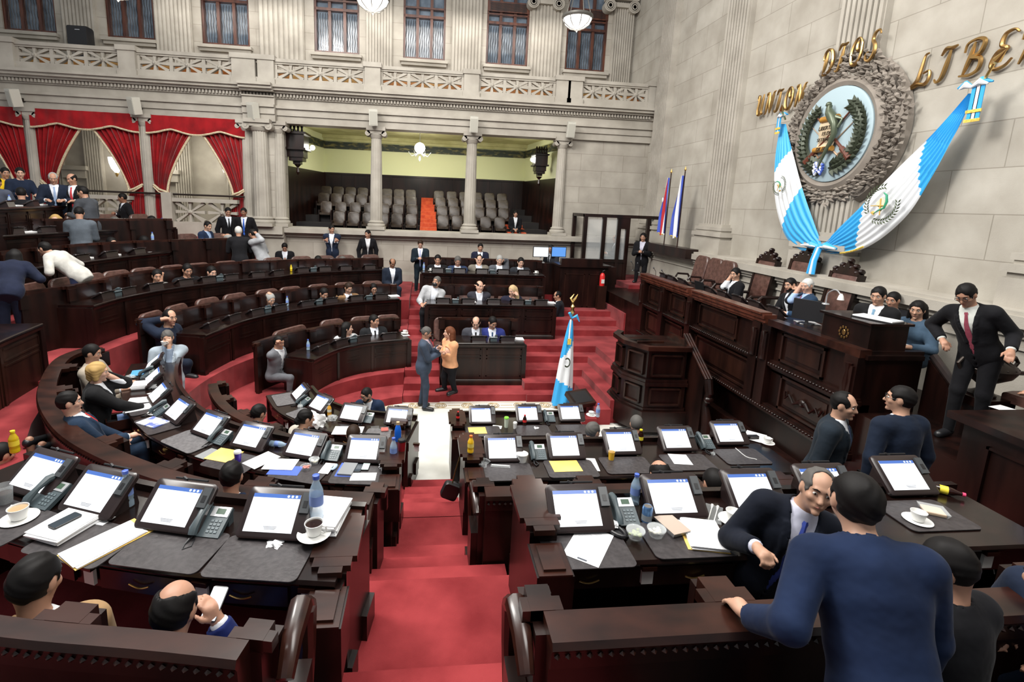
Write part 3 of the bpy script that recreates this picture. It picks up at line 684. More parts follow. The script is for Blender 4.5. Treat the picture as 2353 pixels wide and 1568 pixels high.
# ---------------- leather chairs
def rbox(mb, c, d, r=.04, M=None, n=4):
    """rounded slab (rounded in x-z), thickness along y"""
    w, t, h = d[0] / 2, d[1] / 2, d[2] / 2; pts = []
    for sx, sz, a0 in ((1, 1, 0), (-1, 1, 90), (-1, -1, 180), (1, -1, 270)):
        for k in range(n + 1):
            a = math.radians(a0 + 90 * k / n); pts.append((sx * (w - r) + r * math.cos(a), sz * (h - r) + r * math.sin(a)))
    N = len(pts); P = []
    for y, s in ((-t, .93), (-t * .6, 1), (t * .6, 1), (t, .93)): P += [Vector((c[0] + x * s, c[1] + y, c[2] + z * s)) for x, z in pts]
    F = [tuple(range(N)), tuple(range(4 * N - 1, 3 * N - 1, -1))]
    for j in range(3): F += [(j * N + i, j * N + N + i, j * N + N + (i + 1) % N, j * N + (i + 1) % N) for i in range(N)]
    if M is not None: P = [M @ p for p in P]
    mb.add(P, F)
def make_chair():
    root = empty('leather_chair', (0, 0, 0))                      # faces -y... sitter looks along -Y
    m = MB(); rbox(m, (0, 0, 0), (.5, .5, .1), .03, Matrix.Translation((0, 0, .46))); m.build('seat', M['leather'], root)
    T = Matrix.Translation((0, .24, .78)) @ Matrix.Rotation(math.radians(-12), 4, 'X')
    m = MB(); rbox(m, (0, 0, 0), (.5, .1, .56), .12, T); m.build('backrest', M['leather'], root)
    for s in (-1, 1):
        m = MB(); m.tube([(s * .27, .2, .5), (s * .28, .1, .66), (s * .28, -.15, .67), (s * .27, -.2, .6)], .022, 6); m.build('armrest', M['wood'], root)
    m = MB(); m.lathe([(.03, .05), (.03, .42)], n=8)
    for k in range(4): a = PI / 4 + k * PI / 2; m.tube([(0, 0, .1), (.26 * math.cos(a), .26 * math.sin(a), .04)], .022, 6)
    m.build('pedestal', M['wood'], root); return root
CH = make_chair(); used = [False]
def chair(p, n, zf, label, group):
    rz = face_rz(n)
    if not used[0]: o = CH; used[0] = True; o.location = (p.x, p.y, zf); o.rotation_euler = (0, 0, rz); tag(o, label, 'chair', group); return o
    o = dup(CH, (p.x, p.y, zf), rz, label=label, group=group); o['category'] = 'chair'; return o
chairs = {'F1L': (675, 700, 775, 840, 897), 'F2L': (380, 435, 499, 558, 628, 680, 742, 800, 862), 'F3L': (110, 178, 235, 290, 350, 412, 470, 532, 592, 640, 700, 752, 800, 858),
          'F4L': (60, 120, 180, 250, 325, 380, 440, 505), 'F5L': (30, 120, 200, 265, 345), 'F1R': (1025, 1085, 1145), 'F2R': (1015, 1073, 1115, 1170, 1218), 'F3R': (1004, 1052, 1100, 1148, 1196)}
RN = {'F1L': 'lowest far row', 'F2L': 'second far row', 'F3L': 'third far row', 'F4L': 'fourth far row', 'F5L': 'fifth far row', 'F6L': 'top far row', 'F1R': 'lowest straight far row', 'F2R': 'second straight far row', 'F3R': 'top straight far row',
      'L1': 'nearest curved desk', 'L2': 'second curved desk', 'L3': 'innermost curved desk', 'R1': 'nearest straight desk', 'R2': 'second straight desk', 'R3': 'innermost straight desk'}
ORD = ['aisle seat', 'second seat', 'third seat', 'fourth seat', 'fifth seat', 'sixth seat', 'seventh seat', 'eighth seat', 'ninth seat', 'tenth seat', 'eleventh seat', 'twelfth seat', 'thirteenth seat', 'fourteenth seat']
for k, xs in chairs.items():
    path, z, zb = ROW[k]; xs = sorted(xs, key=lambda x: abs(x - 950))
    for i, px in enumerate(xs):
        p, n = at_px(path, .92, z + .1, px)
        chair(p, n, z - .80, f'brown leather chair, {ORD[i]} from the central aisle in the {RN[k]}', 'leather chairs in the chamber rows').scale = (1.16, 1.0, 1.04)
for px, lab in ((352, 'dark leather chair beside the person in red tie, second curved desk'), (470, 'dark leather chair in the gap of the long curved bench, below the grey pad'), (690, 'dark leather chair between the curved bench and the desk with tubs')):
    p, n = at_px(ROW['L2'][0], .42, 1.5, px); chair(p, n, .8, lab, None).scale.z = .86
# ---------------- consoles and phones
def make_console(name='voting_console', silver=False):
    root = empty(name)
    T = Matrix.Translation((0, .0, .135)) @ Matrix.Rotation(math.radians(48), 4, 'X')     # local: x right, y up the slab after tilt, face +z
    T = Matrix.Translation((0, 0.0, .115)) @ Matrix.Rotation(math.radians(50), 4, 'X')     # slab stands in x-z, face +y, leans back
    hs = M['silver'] if silver else M['bezel']
    m = MB(); rbox(m, (0, 0, 0), (.41, .04, .30), .03, T); m.build('housing', M['bezel'], root)
    m = MB(); m.add([(-.17, .06, 0), (.17, .06, 0), (.17, -.12, 0), (-.17, -.12, 0), (-.17, -.09, .17), (.17, -.09, .17), (.17, .03, .06), (-.17, .03, .06)], [(0, 3, 2, 1), (0, 1, 6, 7), (4, 7, 6, 5), (2, 3, 4, 5), (1, 2, 5, 6), (0, 7, 4, 3)])
    m.build('stand', M['bezel'], root)
    m = MB(); m.b2(-.125, .165, .0205, .022, -.115, .105, T); sc = m.build('screen', M['screen'], root, smooth=0)
    m = MB(); m.b2(-.125, .165, .0222, .0226, .082, .105, T); m.build('title_bar', M['scrblue'], sc, smooth=0)
    m = MB()
    for k, c in enumerate((-.10, -.075, -.05)): m.ball((c, .0228, .0935), (.008, .0012, .008), 8, T)
    m.build('crest_icon', M['scrwhite'], sc, smooth=0)
    m = MB()
    for k in range(3): m.b2(.0 - .03 + k * .004, .05 - k * .004, .0222, .0226, -.085 - k * .007, -.082 - k * .007, T)
    m.build('screen_text', M['scrtext'], sc, smooth=0)
    m = MB(); m.b2(-.195, -.14, .0, .035, .0, .12, T); rd = m.build('card_reader', M['grey'], root)
    m = MB(); m.b2(-.18, -.155, .0352, .037, .03, .07, T); m.build('sensor', M['black'], rd)
    m = MB(); m.tube([T @ Vector((-.12, .0, .165)), T @ Vector((.10, .0, .165))], .007, 6); m.tube([T @ Vector((.02, .0, .158)), T @ Vector((.05, .0, .17))], .011, 6); m.build('stylus', M['black'], root)
    return root
def emis(name, c, e):
    m = mat(name, (.02, .02, .02), .3, emit=c, es=e); return m
M['screen'] = emis('screen_white', (.93, .96, 1), 1.25); M['scrblue'] = emis('screen_blue', (.06, .18, .62), .9); M['scrwhite'] = emis('screen_icon', (.8, .9, 1), 1.0); M['scrtext'] = emis('screen_text', (.35, .38, .45), .5)
def make_phone():
    root = empty('desk_phone'); T = Matrix.Translation((0, 0, .045)) @ Matrix.Rotation(math.radians(28), 4, 'X')
    T = Matrix.Translation((0, 0, .05)) @ Matrix.Rotation(math.radians(-28), 4, 'X')      # face up, rear raised
    m = MB(); m.prism([(-.08, -.095), (.09, -.095), (.09, .095), (-.08, .095)], -.015, .012, T); m.b2(-.07, .08, -.09, -.04, 0, .06); m.build('base', M['phoneg'], root)
    m = MB(); m.prism([(-.075, -.092), (.035, -.092), (.035, -.03), (-.075, -.03)], .012, .016, T); d = m.build('display_bezel', M['silver'], root)
    m = MB(); m.prism([(-.05, -.08), (.005, -.08), (.005, -.045), (-.05, -.045)], .0162, .0172, T); m.build('display', mat('lcd', (.05, .09, .06), .2), d)
    m = MB()
    for i in range(3):
        for j in range(4): m.prism([(-.055 + i * .024, -.01 + j * .022), (-.038 + i * .024, -.01 + j * .022), (-.038 + i * .024, .004 + j * .022), (-.055 + i * .024, .004 + j * .022)], .012, .016, T)
    m.build('keypad', M['phoneg2'], root)
    m = MB(); m.tube([T @ Vector((.066, -.10, .035)), T @ Vector((.066, -.07, .052)), T @ Vector((.066, 0, .057)), T @ Vector((.066, .07, .052)), T @ Vector((.066, .1, .035))], [.024, .026, .018, .026, .024], 10); m.build('handset', M['phoneg'], root)
    m = MB(); m.tube([(.066, .09, .03), (.075, .16, .008), (.06, .2, .008), (.03, .17, .008), (.05, .11, .008)], .007, 6); m.build('coiled_cord', M['black'], root)
    return root
M['phoneg2'] = mat('phone_keys', (.1, .13, .145), .4)
CON = make_console(); PHN = make_phone(); first = {}
def put(proto, x, y, z, rz, label, cat, group=None, scale=None):
    if proto.name not in first:
        first[proto.name] = 1; o = proto; tree(o); [tree(c) for c in tree(o)]; o.location = (x, y, z); o.rotation_euler = (0, 0, rz); tag(o, label, cat, group)
    else: o = dup(proto, (x, y, z), rz, label=label, group=group); o['category'] = cat
    if scale: o.scale = (scale,) * 3
    return o
G_CON, G_PH = 'voting consoles on the desks', 'desk phones on the desks'
nearcon = {'R1': [(1330, 1210), (1546, 1180), (1730, 1165), (1895, 1150), (2075, 1128)], 'R2': [(1157, 1056), (1300, 1050), (1428, 1040), (1555, 1032), (1675, 1018)],
           'R3': [(1108, 972), (1215, 968), (1312, 966)],
           'L1': [(95, 1128), (225, 1172), (405, 1207), (635, 1224)], 'L2': [(840, 1058), (700, 1048), (578, 1028), (482, 1000), (410, 965), (365, 925), (352, 885), (352, 850)], 'L3': [(915, 975), (810, 967), (735, 944), (688, 918)]}
cons = {}
for k, L in nearcon.items():
    path, z, zb = ROW[k]; L = sorted(L, key=lambda q: abs(q[0] - 985))
    for i, (px, py) in enumerate(L):
        g = onz(px, py, z).xy
        d = min(range(len(path)), key=lambda j: (path[j] - g).length); n = normals(path)[d]
        g = g - n * .02
        cons[(k, i)] = put(CON, g.x, g.y, z, face_rz(n), f'console with lit white screen, {ORD[i]} of the {RN[k]}', 'console', G_CON)
farcon = {'F1L': (735, 780, 833, 893), 'F2L': (482, 532, 586, 640, 703, 758, 817, 874), 'F3L': (238, 287, 352, 422, 475, 528, 590, 635, 693, 745, 793, 848), 'F4L': (182, 249, 314, 378, 434), 'F5L': (28, 103, 238, 299, 361), 'F6L': (12, 71, 136),
          'F1R': (1100, 1166), 'F2R': (1018, 1076, 1134, 1188, 1243), 'F3R': (1006, 1056, 1107, 1156, 1203)}
for k, xs in farcon.items():
    path, z, zb = ROW[k]; xs = sorted(xs, key=lambda x: abs(x - 950))
    for i, px in enumerate(xs):
        p, n = at_px(path, .22, z + .05, px)
        put(CON, p.x, p.y, z, face_rz(n), f'dark console seen from behind, {ORD[i]} of the {RN[k]}', 'console', G_CON, .9).scale.z = .6
phones = [('R1', 1432, 1193), ('R2', 1236, 1050), ('R2', 1620, 1026), ('R3', 1262, 966), ('L1', 118, 1155), ('L1', 492, 1218), ('L2', 765, 1052), ('L2', 510, 1015), ('L2', 372, 952), ('L2', 340, 868), ('L3', 845, 968), ('L3', 700, 930)]
PHL = ['beside the plastic bowls on the nearest straight desk', 'behind the stacked white tub on the second straight desk', 'between the two consoles farthest from the aisle on the second straight desk', 'by the red soda bottle on the innermost straight desk',
       'behind the milky coffee cup on the nearest curved desk', 'between the two big consoles nearest the aisle on the nearest curved desk', 'above the blue computer mouse on the second curved desk', 'beside the grey pad on the second curved desk',
       'near the white papers on the second curved desk', 'by the blue folder at the far end of the second curved desk', 'next to the man in glasses on the innermost curved desk', 'at the far end of the innermost curved desk']
for (k, px, py), lab in zip(phones, PHL):
    path, z, zb = ROW[k]; g = onz(px, py, z).xy; d = min(range(len(path)), key=lambda j: (path[j] - g).length); n = normals(path)[d]
    put(PHN, g.x, g.y, z, face_rz(n), 'slate desk phone ' + lab, 'phone', G_PH)
for k, xs in {'F1R': (1133,), 'F2R': (1046, 1212), 'F3R': (1030, 1131), 'F2L': (610, 730, 846), 'F3L': (262, 500, 718), 'F1L': (808,)}.items():
    path, z, zb = ROW[k]
    for i, px in enumerate(xs):
        p, n = at_px(path, .2, z + .05, px); put(PHN, p.x, p.y, z, face_rz(n), f'slate desk phone in the {RN[k]}, {("nearest the aisle", "midway along", "farther along")[i if px > 950 else len(xs)-1-i]}', 'phone', G_PH)
# ================================================================ ROSTRUM, LECTERN
root = empty('rostrum', (5.35, 8.5, .1), label='long dark panelled rostrum desk with red-brown top rail along the stone wall', cat='rostrum')
m = MB(); m.b2(5.45, 6.15, 5.4, 11.75, 1.8, 2.5); m.b2(5.45, 5.6, 5.4, 11.75, 0.1, 1.9); m.b2(5.5, 6.25, 5.42, 5.5, .1, 2.6); rel(m.build('body', M['wood']), root)
m = MB(); m.b2(5.42, 6.2, 5.36, 11.8, 2.5, 2.56); rel(m.build('desktop', M['woodtop']), root)
for y0, y1 in ((7.15, 9.38), (9.5, 11.8)):
    m = MB(); m.b2(5.3, 5.52, y0, y1, 2.6, 2.67); m.b2(5.27, 5.47, y0 + .05, y1 - .05, 2.67, 2.70); m.b2(5.33, 5.5, y0, y1, 2.54, 2.6); m.b2(5.36, 5.5, y0, y1, 2.5, 2.54)
    rel(m.build('top_rail', M['woodcap2'] if 'woodcap2' in M else M['woodcap']), root)
m = MB(); m.b2(5.34, 5.5, 5.4, 7.1, 2.52, 2.62); rel(m.build('side_rail', M['woodcap']), root)
def dpanel(y0, y1, z0, z1):
    m = MB(); x = 5.45
    for a0, a1, b0, b1 in ((y0, y1, z0, z0 + .035), (y0, y1, z1 - .035, z1), (y0, y0 + .035, z0, z1), (y1 - .035, y1, z0, z1)): m.b2(x - .035, x, a0, a1, b0, b1)
    m.b2(x - .012, x, y0 + .1, y1 - .1, z0 + .1, z1 - .1); return m
for y0, y1 in ((10.9, 11.5), (9.75, 10.4), (7.95, 9.2), (6.0, 6.85)): rel(dpanel(y0, y1, 2.02, 2.46).build('raised_panel', M['woodmid']), root)
for y0, y1 in ((9.75, 11.5), (7.5, 9.2), (5.75, 6.75)): rel(dpanel(y0, y1, 1.3, 1.82).build('raised_panel', M['woodmid']), root)
m = MB()
for z, d in ((1.93, .1), (1.22, .14)):
    m.b2(5.45 - d, 5.45, 5.36, 11.8, z - .03, z + .03); m.b2(5.45 - d * .6, 5.45, 5.38, 11.8, z - .07, z + .06)
    for k in range(110): m.ball((5.45 - d, 5.4 + k * .058, z + .015), (.02, .022, .02), 6)
m.b2(5.3, 5.45, 5.36, 11.8, .1, .7); m.b2(5.25, 5.45, 5.36, 11.8, .1, .34); rel(m.build('moulding', M['wood']), root)
for y in (11.7, 10.65, 9.44, 7.1, 7.35, 5.5):
    m = MB(); m.b2(5.33, 5.5, y - .1, y + .1, 1.25, 2.52); m.b2(5.3, 5.5, y - .07, y + .07, 1.98, 2.4); m.lathe([(.05, 0), (.03, .08), (.045, .2), (.03, .35), (.05, .45)], (5.32, y, 1.98), 10); rel(m.build('pilaster', M['wood']), root)
m = MB()                                                                    # carved swag on the lower panel
for s in (-1, 1): m.tube([(5.41, 6.25 + s * .05, 1.58), (5.4, 6.25 + s * .16, 1.5), (5.4, 6.25 + s * .26, 1.6), (5.4, 6.25 + s * .33, 1.52), (5.41, 6.25 + s * .36, 1.62)], [.03, .02, .018, .014, .02], 8)
m.ball((5.41, 6.25, 1.57), (.04, .07, .06), 10); rel(m.build('carved_swag', M['wood']), root)
# speaking box with crest on the rostrum top
root = empty('speaking_box', (5.75, 5.8, 2.56), label='dark box with small gilt crest and books on top, near end of rostrum', cat='lectern')
m = MB(); m.b2(5.48, 6.0, 5.45, 6.2, 2.56, 2.92); rel(m.build('box', M['wood']), root)
m = MB(); m.prism([(5.44, 5.42), (6.04, 5.42), (6.04, 6.24), (5.44, 6.24)], 2.92, 2.95); rel(m.build('top', M['woodtop']), root)
m = MB()
for k in range(10): a = k * PI / 5; m.ball((5.472, 5.83 + .07 * math.cos(a), 2.74 + .07 * math.sin(a)), (.004, .018, .018), 6)
m.ball((5.472, 5.83, 2.74), (.006, .03, .04), 8); rel(m.build('gilt_crest', M['bronze']), root)
# rostrum stair parapet, post and urn
root = empty('stair_parapet', (5.9, 4.7, .3), label='dark carved parapet falling from the rostrum end towards the nearest desks', cat='parapet')
m = MB(); m.add([(6.3, 5.4, 2.5), (6.2, 3.9, 1.3), (6.2, 3.9, .3), (6.3, 5.4, .3), (6.42, 5.4, 2.5), (6.32, 3.9, 1.3), (6.32, 3.9, .3), (6.42, 5.4, .3)], [(0, 1, 2, 3), (7, 6, 5, 4), (0, 4, 5, 1), (1, 5, 6, 2), (2, 6, 7, 3), (3, 7, 4, 0)]); rel(m.build('panel', M['wood']), root)
m = MB(); m.tube([(6.36, 5.4, 2.55), (6.26, 3.9, 1.36)], .05, 8); rel(m.build('handrail', M['wood']), root)
root = empty('newel_post', (6.3, 4.75, .3), label='carved dark newel post standing under the lidded urn', cat='post')
m = MB(); m.b2(-.17, .17, -.17, .17, .0, .5); m.b2(-.12, .12, -.12, .12, .5, 1.9); m.b2(-.2, .2, -.2, .2, 1.9, 2.0); m.build('shaft', M['wood'], root)
m = MB()
for k in range(5):
    for s in (-1, 1): m.tube([(s * .12, -.13, .6 + k * .25), (s * .05, -.15, .68 + k * .25), (s * .1, -.14, .78 + k * .25)], .02, 6)
m.build('carving', M['wood'], root)
root = empty('urn', (6.3, 4.75, 2.3), label='black lidded bronze urn with curling handles on the newel post', cat='urn')
m = MB(); m.lathe([(.12, 0), (.13, .02), (.05, .07), (.04, .11), (.1, .16), (.22, .24), (.25, .3), (.25, .33)], n=24); m.build('bowl', M['darkmetal'], root)
m = MB(); m.lathe([(.26, .33), (.24, .37), (.14, .43), (.06, .46), (.04, .5), (.05, .53), (.01, .56)], n=24)
for k in range(14): a = 2 * PI * k / 14; m.tube([(.25 * math.cos(a), .25 * math.sin(a), .345), (.13 * math.cos(a), .13 * math.sin(a), .44)], .012, 5)
m.build('lid', M['darkmetal'], root)
for s in (-1, 1): m = MB(); m.tube([(s * .23, 0, .28), (s * .33, 0, .3), (s * .38, 0, .38), (s * .33, 0, .44), (s * .29, 0, .4)], .02, 8); m.build('handle', M['darkmetal'], root)
root = empty('lectern', (4.5, 9.0, .1), label="large octagonal carved wooden speaker's lectern standing on the red floor below the rostrum", cat='lectern')
def oct_(s, dx=0, dy=0): return [(4.5 + (x - 4.5) * s + dx, 9.05 + (y - 9.05) * s + dy) for x, y in ((4.12, 8.5), (4.88, 8.45), (5.05, 8.7), (5.05, 9.6), (4.05, 9.7), (3.86, 9.45), (3.86, 8.95))]
m = MB()
for s, a, b_ in ((1.12, .1, .5), (1.04, .5, .56), (1.0, .56, 1.0), (1.07, 1.0, 1.06), (1.04, 1.06, 1.12), (.95, 1.12, 1.68)): m.prism(oct_(s), a, b_)
rel(m.build('body', M['wood']), root)
m = MB(); P1, P0 = oct_(1.08), oct_(.9)
for i in range(7):
    j = (i + 1) % 7
    if i == 3: continue
    m.prism([P1[i], P1[j], P0[j], P0[i]], 1.68, 1.76)
rel(m.build('rim', M['woodcap']), root)
for (a, b_) in ((0, 1), (6, 0), (5, 6)):
    P = oct_(1.0)
    p, q = Vector(P[a]), Vector(P[b_]); t = (q - p).normalized(); n = Vector((t.y, -t.x)); c0 = (p + q) / 2
    if n.dot(c0 - Vector((4.5, 9.05))) < 0: n = -n
    m = MB(); frame_on(m, c0 - n * .03, n, (q - p).length - .16, 1.18, 1.6, .05, .03, 1); frame_on(m, c0, n, (q - p).length - .16, .62, .96, .04, .03, 1)
    rel(m.build('raised_panel', M['woodmid']), root)
m = MB(); m.add([(4.0, 9.3, 1.72), (4.0, 8.95, 1.78), (4.45, 8.95, 1.78), (4.45, 9.3, 1.72)], [(0, 1, 2, 3)]); m.b2(3.98, 4.5, 8.7, 8.74, 1.76, 1.8); rel(m.build('book_rest', M['woodcap']), root)
root = empty('stair_rail', (5.0, 8.0, .2), label='slanting polished brown handrail with scrolled foot beside the lectern', cat='rail')
m = MB(); m.add([(4.93, 8.75, 1.85), (4.93, 7.95, 1.3), (4.93, 7.95, .1), (4.93, 8.75, .1), (5.05, 8.75, 1.85), (5.05, 7.95, 1.3), (5.05, 7.95, .1), (5.05, 8.75, .1)], [(0, 1, 2, 3), (7, 6, 5, 4), (0, 4, 5, 1), (1, 5, 6, 2), (2, 6, 7, 3), (3, 7, 4, 0)]); rel(m.build('panel', M['wood']), root)
m = MB()
for dx in (-.05, 0, .05): m.tube([(4.99 + dx, 8.8, 1.92), (4.99 + dx, 7.9, 1.33)], .026, 8)
rel(m.build('handrail', M['woodcap']), root)
m = MB(); m.tube([(4.99, 7.93, 1.32), (4.99, 7.84, 1.1), (4.99, 7.92, .85), (4.99, 7.78, .5), (4.99, 7.75, .16)], [.08, .07, .06, .1, .12], 10); m.ball((4.99, 7.84, .98), (.09, .07, .07)); rel(m.build('scroll', M['wood']), root)
# dais chairs
def carved_chair(x, y, rz, lab, s=1.0):
    root = empty('carved_chair', (x, y, 1.8), rz, label=lab, cat='chair', group='carved high-backed chairs of the rostrum'); root.scale = (s, s, s)
    m = MB(); T = Matrix.Translation((0, .22, .95)) @ Matrix.Rotation(math.radians(-9), 4, 'X'); rbox(m, (0, 0, 0), (.52, .09, .95), .05, T); m.build('backrest', M['leather'], root)
    m = MB()
    pts = [(-.27, .45), (-.25, .53), (-.18, .5), (-.13, .6), (-.06, .57), (0, .68), (.06, .57), (.13, .6), (.18, .5), (.25, .53), (.27, .45)]
    m.prism([(a, -.03) for a in (0,)] * 0 or [(-.28, 0), (-.27, 0.001)], 0, 0) if 0 else None
    m.add([T @ Vector((a, -.05, b_)) for a, b_ in pts] + [T @ Vector((a, .05, b_)) for a, b_ in pts], [tuple(range(11)), tuple(range(21, 10, -1))] + [(i, (i + 1) % 11, 11 + (i + 1) % 11, 11 + i) for i in range(11)])
    for a, b_ in pts[1:-1]: m.ball((a, 0, b_), (.045, .06, .045), 8, T)
    m.build('carved_crest', M['wood'], root)
    for s_ in (-1, 1): m = MB(); m.b2(s_ * .28 - .03, s_ * .28 + .03, -.05, .05, -.5, .48, T); m.build('post', M['wood'], root)
    m = MB(); rbox(m, (0, 0, 0), (.56, .55, .12), .03, Matrix.Translation((0, 0, .48))); m.build('seat', M['leather'], root)
    for s_ in (-1, 1):
        m = MB(); m.tube([(s_ * .29, .22, .72), (s_ * .3, -.2, .72), (s_ * .3, -.26, .66)], .03, 8); m.b2(s_ * .28 - .02, s_ * .28 + .02, -.2, -.14, .0, .7); m.build('armrest', M['wood'], root)
    return root
CW = PI / 2 + PI    # sitter looks towards -X
for py, lab, s in ((9.75, 'carved high-backed chair left empty next to the man with hand on cheek', 1.05), (8.75, 'carved high-backed chair under the knotted flag ribbon', 1.12), (7.75, 'carved high-backed chair behind the man in blue suit and striped tie', 1.05)):
    carved_chair(6.85, py, -PI / 2, lab, s)
for i, py in enumerate((11.9, 11.3, 10.8)):
    o = chair(Vector((6.65, py)), Vector((1, 0)), 1.8, ['low brown leather chair on the rostrum, closest to the flag stand', 'low brown leather chair on the rostrum, middle of three', 'low brown leather chair on the rostrum beside the man in white shirt'][i], 'low leather chairs on the rostrum'); o.scale = (1.1, 1.1, 1.28)
o = chair(Vector((6.75, 4.3)), Vector((1, 0)), 1.8, 'big dark leather armchair behind the standing man in striped tie', None); o.scale = (1.5, 1.3, 1.15); o['category'] = 'armchair'
o = chair(Vector((6.6, 3.1)), Vector((1, 0)), 1.8, 'dark leather chair at the edge by the yellow-capped bottle', None); o.scale = (1.4, 1.3, 1.15); o['category'] = 'armchair'
# ================================================================ EMBLEM
EM = Matrix(((0, 0, -1, XR - .22), (-1, 0, 0, 8.83), (0, 1, 0, 5.71), (0, 0, 0, 1)))     # x to the viewer's right, y up, z off the wall
root = empty('coat_of_arms', (XR, 8.83, 5.71), label='round pale-blue national crest relief with quetzal, scroll and wreath on the stone wall', cat='emblem')
m = MB(); m.lathe([(.84, -.1), (.84, .02), (.80, .035)], n=64, M=EM); rel(m.build('disc', mat('pale_blue_enamel', (.36, .47, .52), .5)), root)
m = MB(); m.lathe([(1.0, -.2), (1.0, -.02), (.92, .03), (.85, .0), (.85, -.2)], n=64, M=EM, cap=False); rel(m.build('ring', M['stoned']), root)
def leaf(mb, c, a, L, w, d=.02, M=None, tilt=.3):
    ux, uy = math.cos(a), math.sin(a); vx, vy = -uy, ux
    P = [Vector((c[0], c[1], c[2])), Vector((c[0] + ux * L * .45 + vx * w, c[1] + uy * L * .45 + vy * w, c[2] + d * .4)), Vector((c[0] + ux * L, c[1] + uy * L, c[2] + d * tilt)),
         Vector((c[0] + ux * L * .45 - vx * w, c[1] + uy * L * .45 - vy * w, c[2] + d * .4)), Vector((c[0] + ux * L * .45, c[1] + uy * L * .45, c[2] + d * 1.6))]
    if M is not None: P = [M @ p for p in P]
    mb.add(P, [(0, 4, 1), (1, 4, 2), (2, 4, 3), (3, 4, 0), (0, 1, 2, 3)])
m = MB(); rnd = random.Random(3)
for ring, (r, n) in enumerate(((1.0, 96), (1.07, 110), (1.14, 118), (1.2, 124), (1.29, 110), (1.37, 90))):
    for k in range(n):
        a = 2 * PI * (k + rnd.random() * .6) / n
        if ring >= 4 and not (-.9 < a < 1.9 or a > 5.4): continue
        rr = r + rnd.uniform(-.03, .03)
        leaf(m, (rr * math.cos(a), rr * math.sin(a), -.06 + rnd.uniform(-.02, .06)), a + rnd.uniform(.6, 1.9) * (1 if math.cos(a) > 0 else -1), rnd.uniform(.11, .17), rnd.uniform(.03, .045), .05, EM, rnd.uniform(-.5, 1.2))
m.lathe([(1.34, -.2), (1.3, -.08), (1.0, -.06)], n=60, M=EM, cap=False)
rel(m.build('carved_stone_wreath', M['stoned'], smooth=20, fix=False), root)
GD = mat('dark_green_bronze', (.045, .055, .035), .35, .3)
for s, nm in ((-1, 'laurel_branch'), (1, 'laurel_branch')):
    m = MB()
    for k in range(17):
        t = k / 16; a = -PI / 2 + s * (.12 + t * 2.25); r = .60 + .05 * math.sin(t * 3); c = (r * math.cos(a), r * math.sin(a), .04); dr = a + s * PI / 2
        for o in (-.85, 0, .85): leaf(m, c, dr + o, .24 * (1 - .25 * t), .06, .05, EM, 1.2)
    m.tube([EM @ Vector((.6 * math.cos(-PI / 2 + s * (.1 + t * .1)), .6 * math.sin(-PI / 2 + s * (.1 + t * .1)), .05)) for t in range(22)], .018, 6); rel(m.build(nm, GD, smooth=20, fix=False), root)
for s in (-1, 1):
    m = MB(); m.tube([EM @ Vector((s * .52, -.46, .05)), EM @ Vector((s * .3, -.26, .06))], [.075, .045], 8); m.tube([EM @ Vector((s * .3, -.26, .06)), EM @ Vector((-s * .36, .34, .07))], [.028, .016], 8); rel(m.build('crossed_rifle', mat('rifle_wood', (.12, .035, .02), .4)), root)
    m = MB(); m.tube([EM @ Vector((s * .26, -.42, .045)), EM @ Vector((-s * .5, .2, .05))], [.02, .006], 6); m.tube([EM @ Vector((s * .3 + .07 * math.cos(t), -.4 + .07 * math.sin(t), .06)) for t in [i * .6 for i in range(11)]], .016, 6); rel(m.build('crossed_sword', mat('sword_tan', (.4, .27, .18), .35, .3)), root)
m = MB(); n = 12; P = []
for i in range(n + 1):
    t = i / n; y = .26 - t * .52; z = .09 + .02 * math.sin(t * 7); P += [EM @ Vector((-.24 + .0 * t - .04 * t, y, z)), EM @ Vector((.16 - .04 * t, y, z))]
m.add(P, [(2 * i, 2 * i + 1, 2 * i + 3, 2 * i + 2) for i in range(n)])
scroll = rel(m.build('scroll_sheet', mat('parchment', (.62, .5, .34), .6), fix=False), root)
m = MB(); m.tube([EM @ Vector((-.22, .29, .1)), EM @ Vector((.16, .29, .1))], .055, 12); rel(m.build('scroll_roll', mat('scroll_gold', (.42, .2, .03), .4)), root); m = MB(); m.tube([EM @ Vector((-.30, -.25, .1)), EM @ Vector((.13, -.25, .1))], .05, 12); rel(m.build('scroll_roll', mat('scroll_gold', (.42, .2, .03), .4)), root)
for i, (txt, y, s) in enumerate((('LIBERTAD', .13, .085), ('15 DE', .03, .085), ('SETIEMBRE', -.075, .078), ('DE 1821', -.245, .075))):
    cu = bpy.data.curves.new('scroll_lettering', 'FONT'); cu.body = txt; cu.size = s * 1.1; cu.align_x = 'CENTER'; cu.extrude = .004; cu.shear = .2; cu.offset = .001
    o = bpy.data.objects.new('tmp_text', cu); COL.objects.link(o); me = bpy.data.meshes.new_from_object(o.evaluated_get(bpy.context.evaluated_depsgraph_get())); bpy.data.objects.remove(o); me.materials.clear(); me.materials.append(mat('ink', (.05, .035, .02), .5))
    o = bpy.data.objects.new('scroll_lettering', me); COL.objects.link(o); o.parent = root; o.matrix_parent_inverse = Matrix.Translation(-Vector(root.location))
    o.matrix_basis = EM @ Matrix.Translation((-.05, y - .03, .155 if i == 3 else .113))
m = MB(); Q = [(-.02, .52), (-.03, .46), (.0, .38), (.07, .3), (.15, .16), (.18, .0), (.12, -.16), (.02, -.34), (-.05, -.5), (-.08, -.6)]
m.tube([EM @ Vector((x, y, .15)) for x, y in Q], [.045, .05, .075, .085, .06, .05, .04, .03, .022, .012], 12); m.ball((-.035, .53, .16), (.05, .05, .05), 12, EM); m.tube([EM @ Vector((-.06, .54, .16)), EM @ Vector((-.12, .52, .16))], [.02, .004], 6)
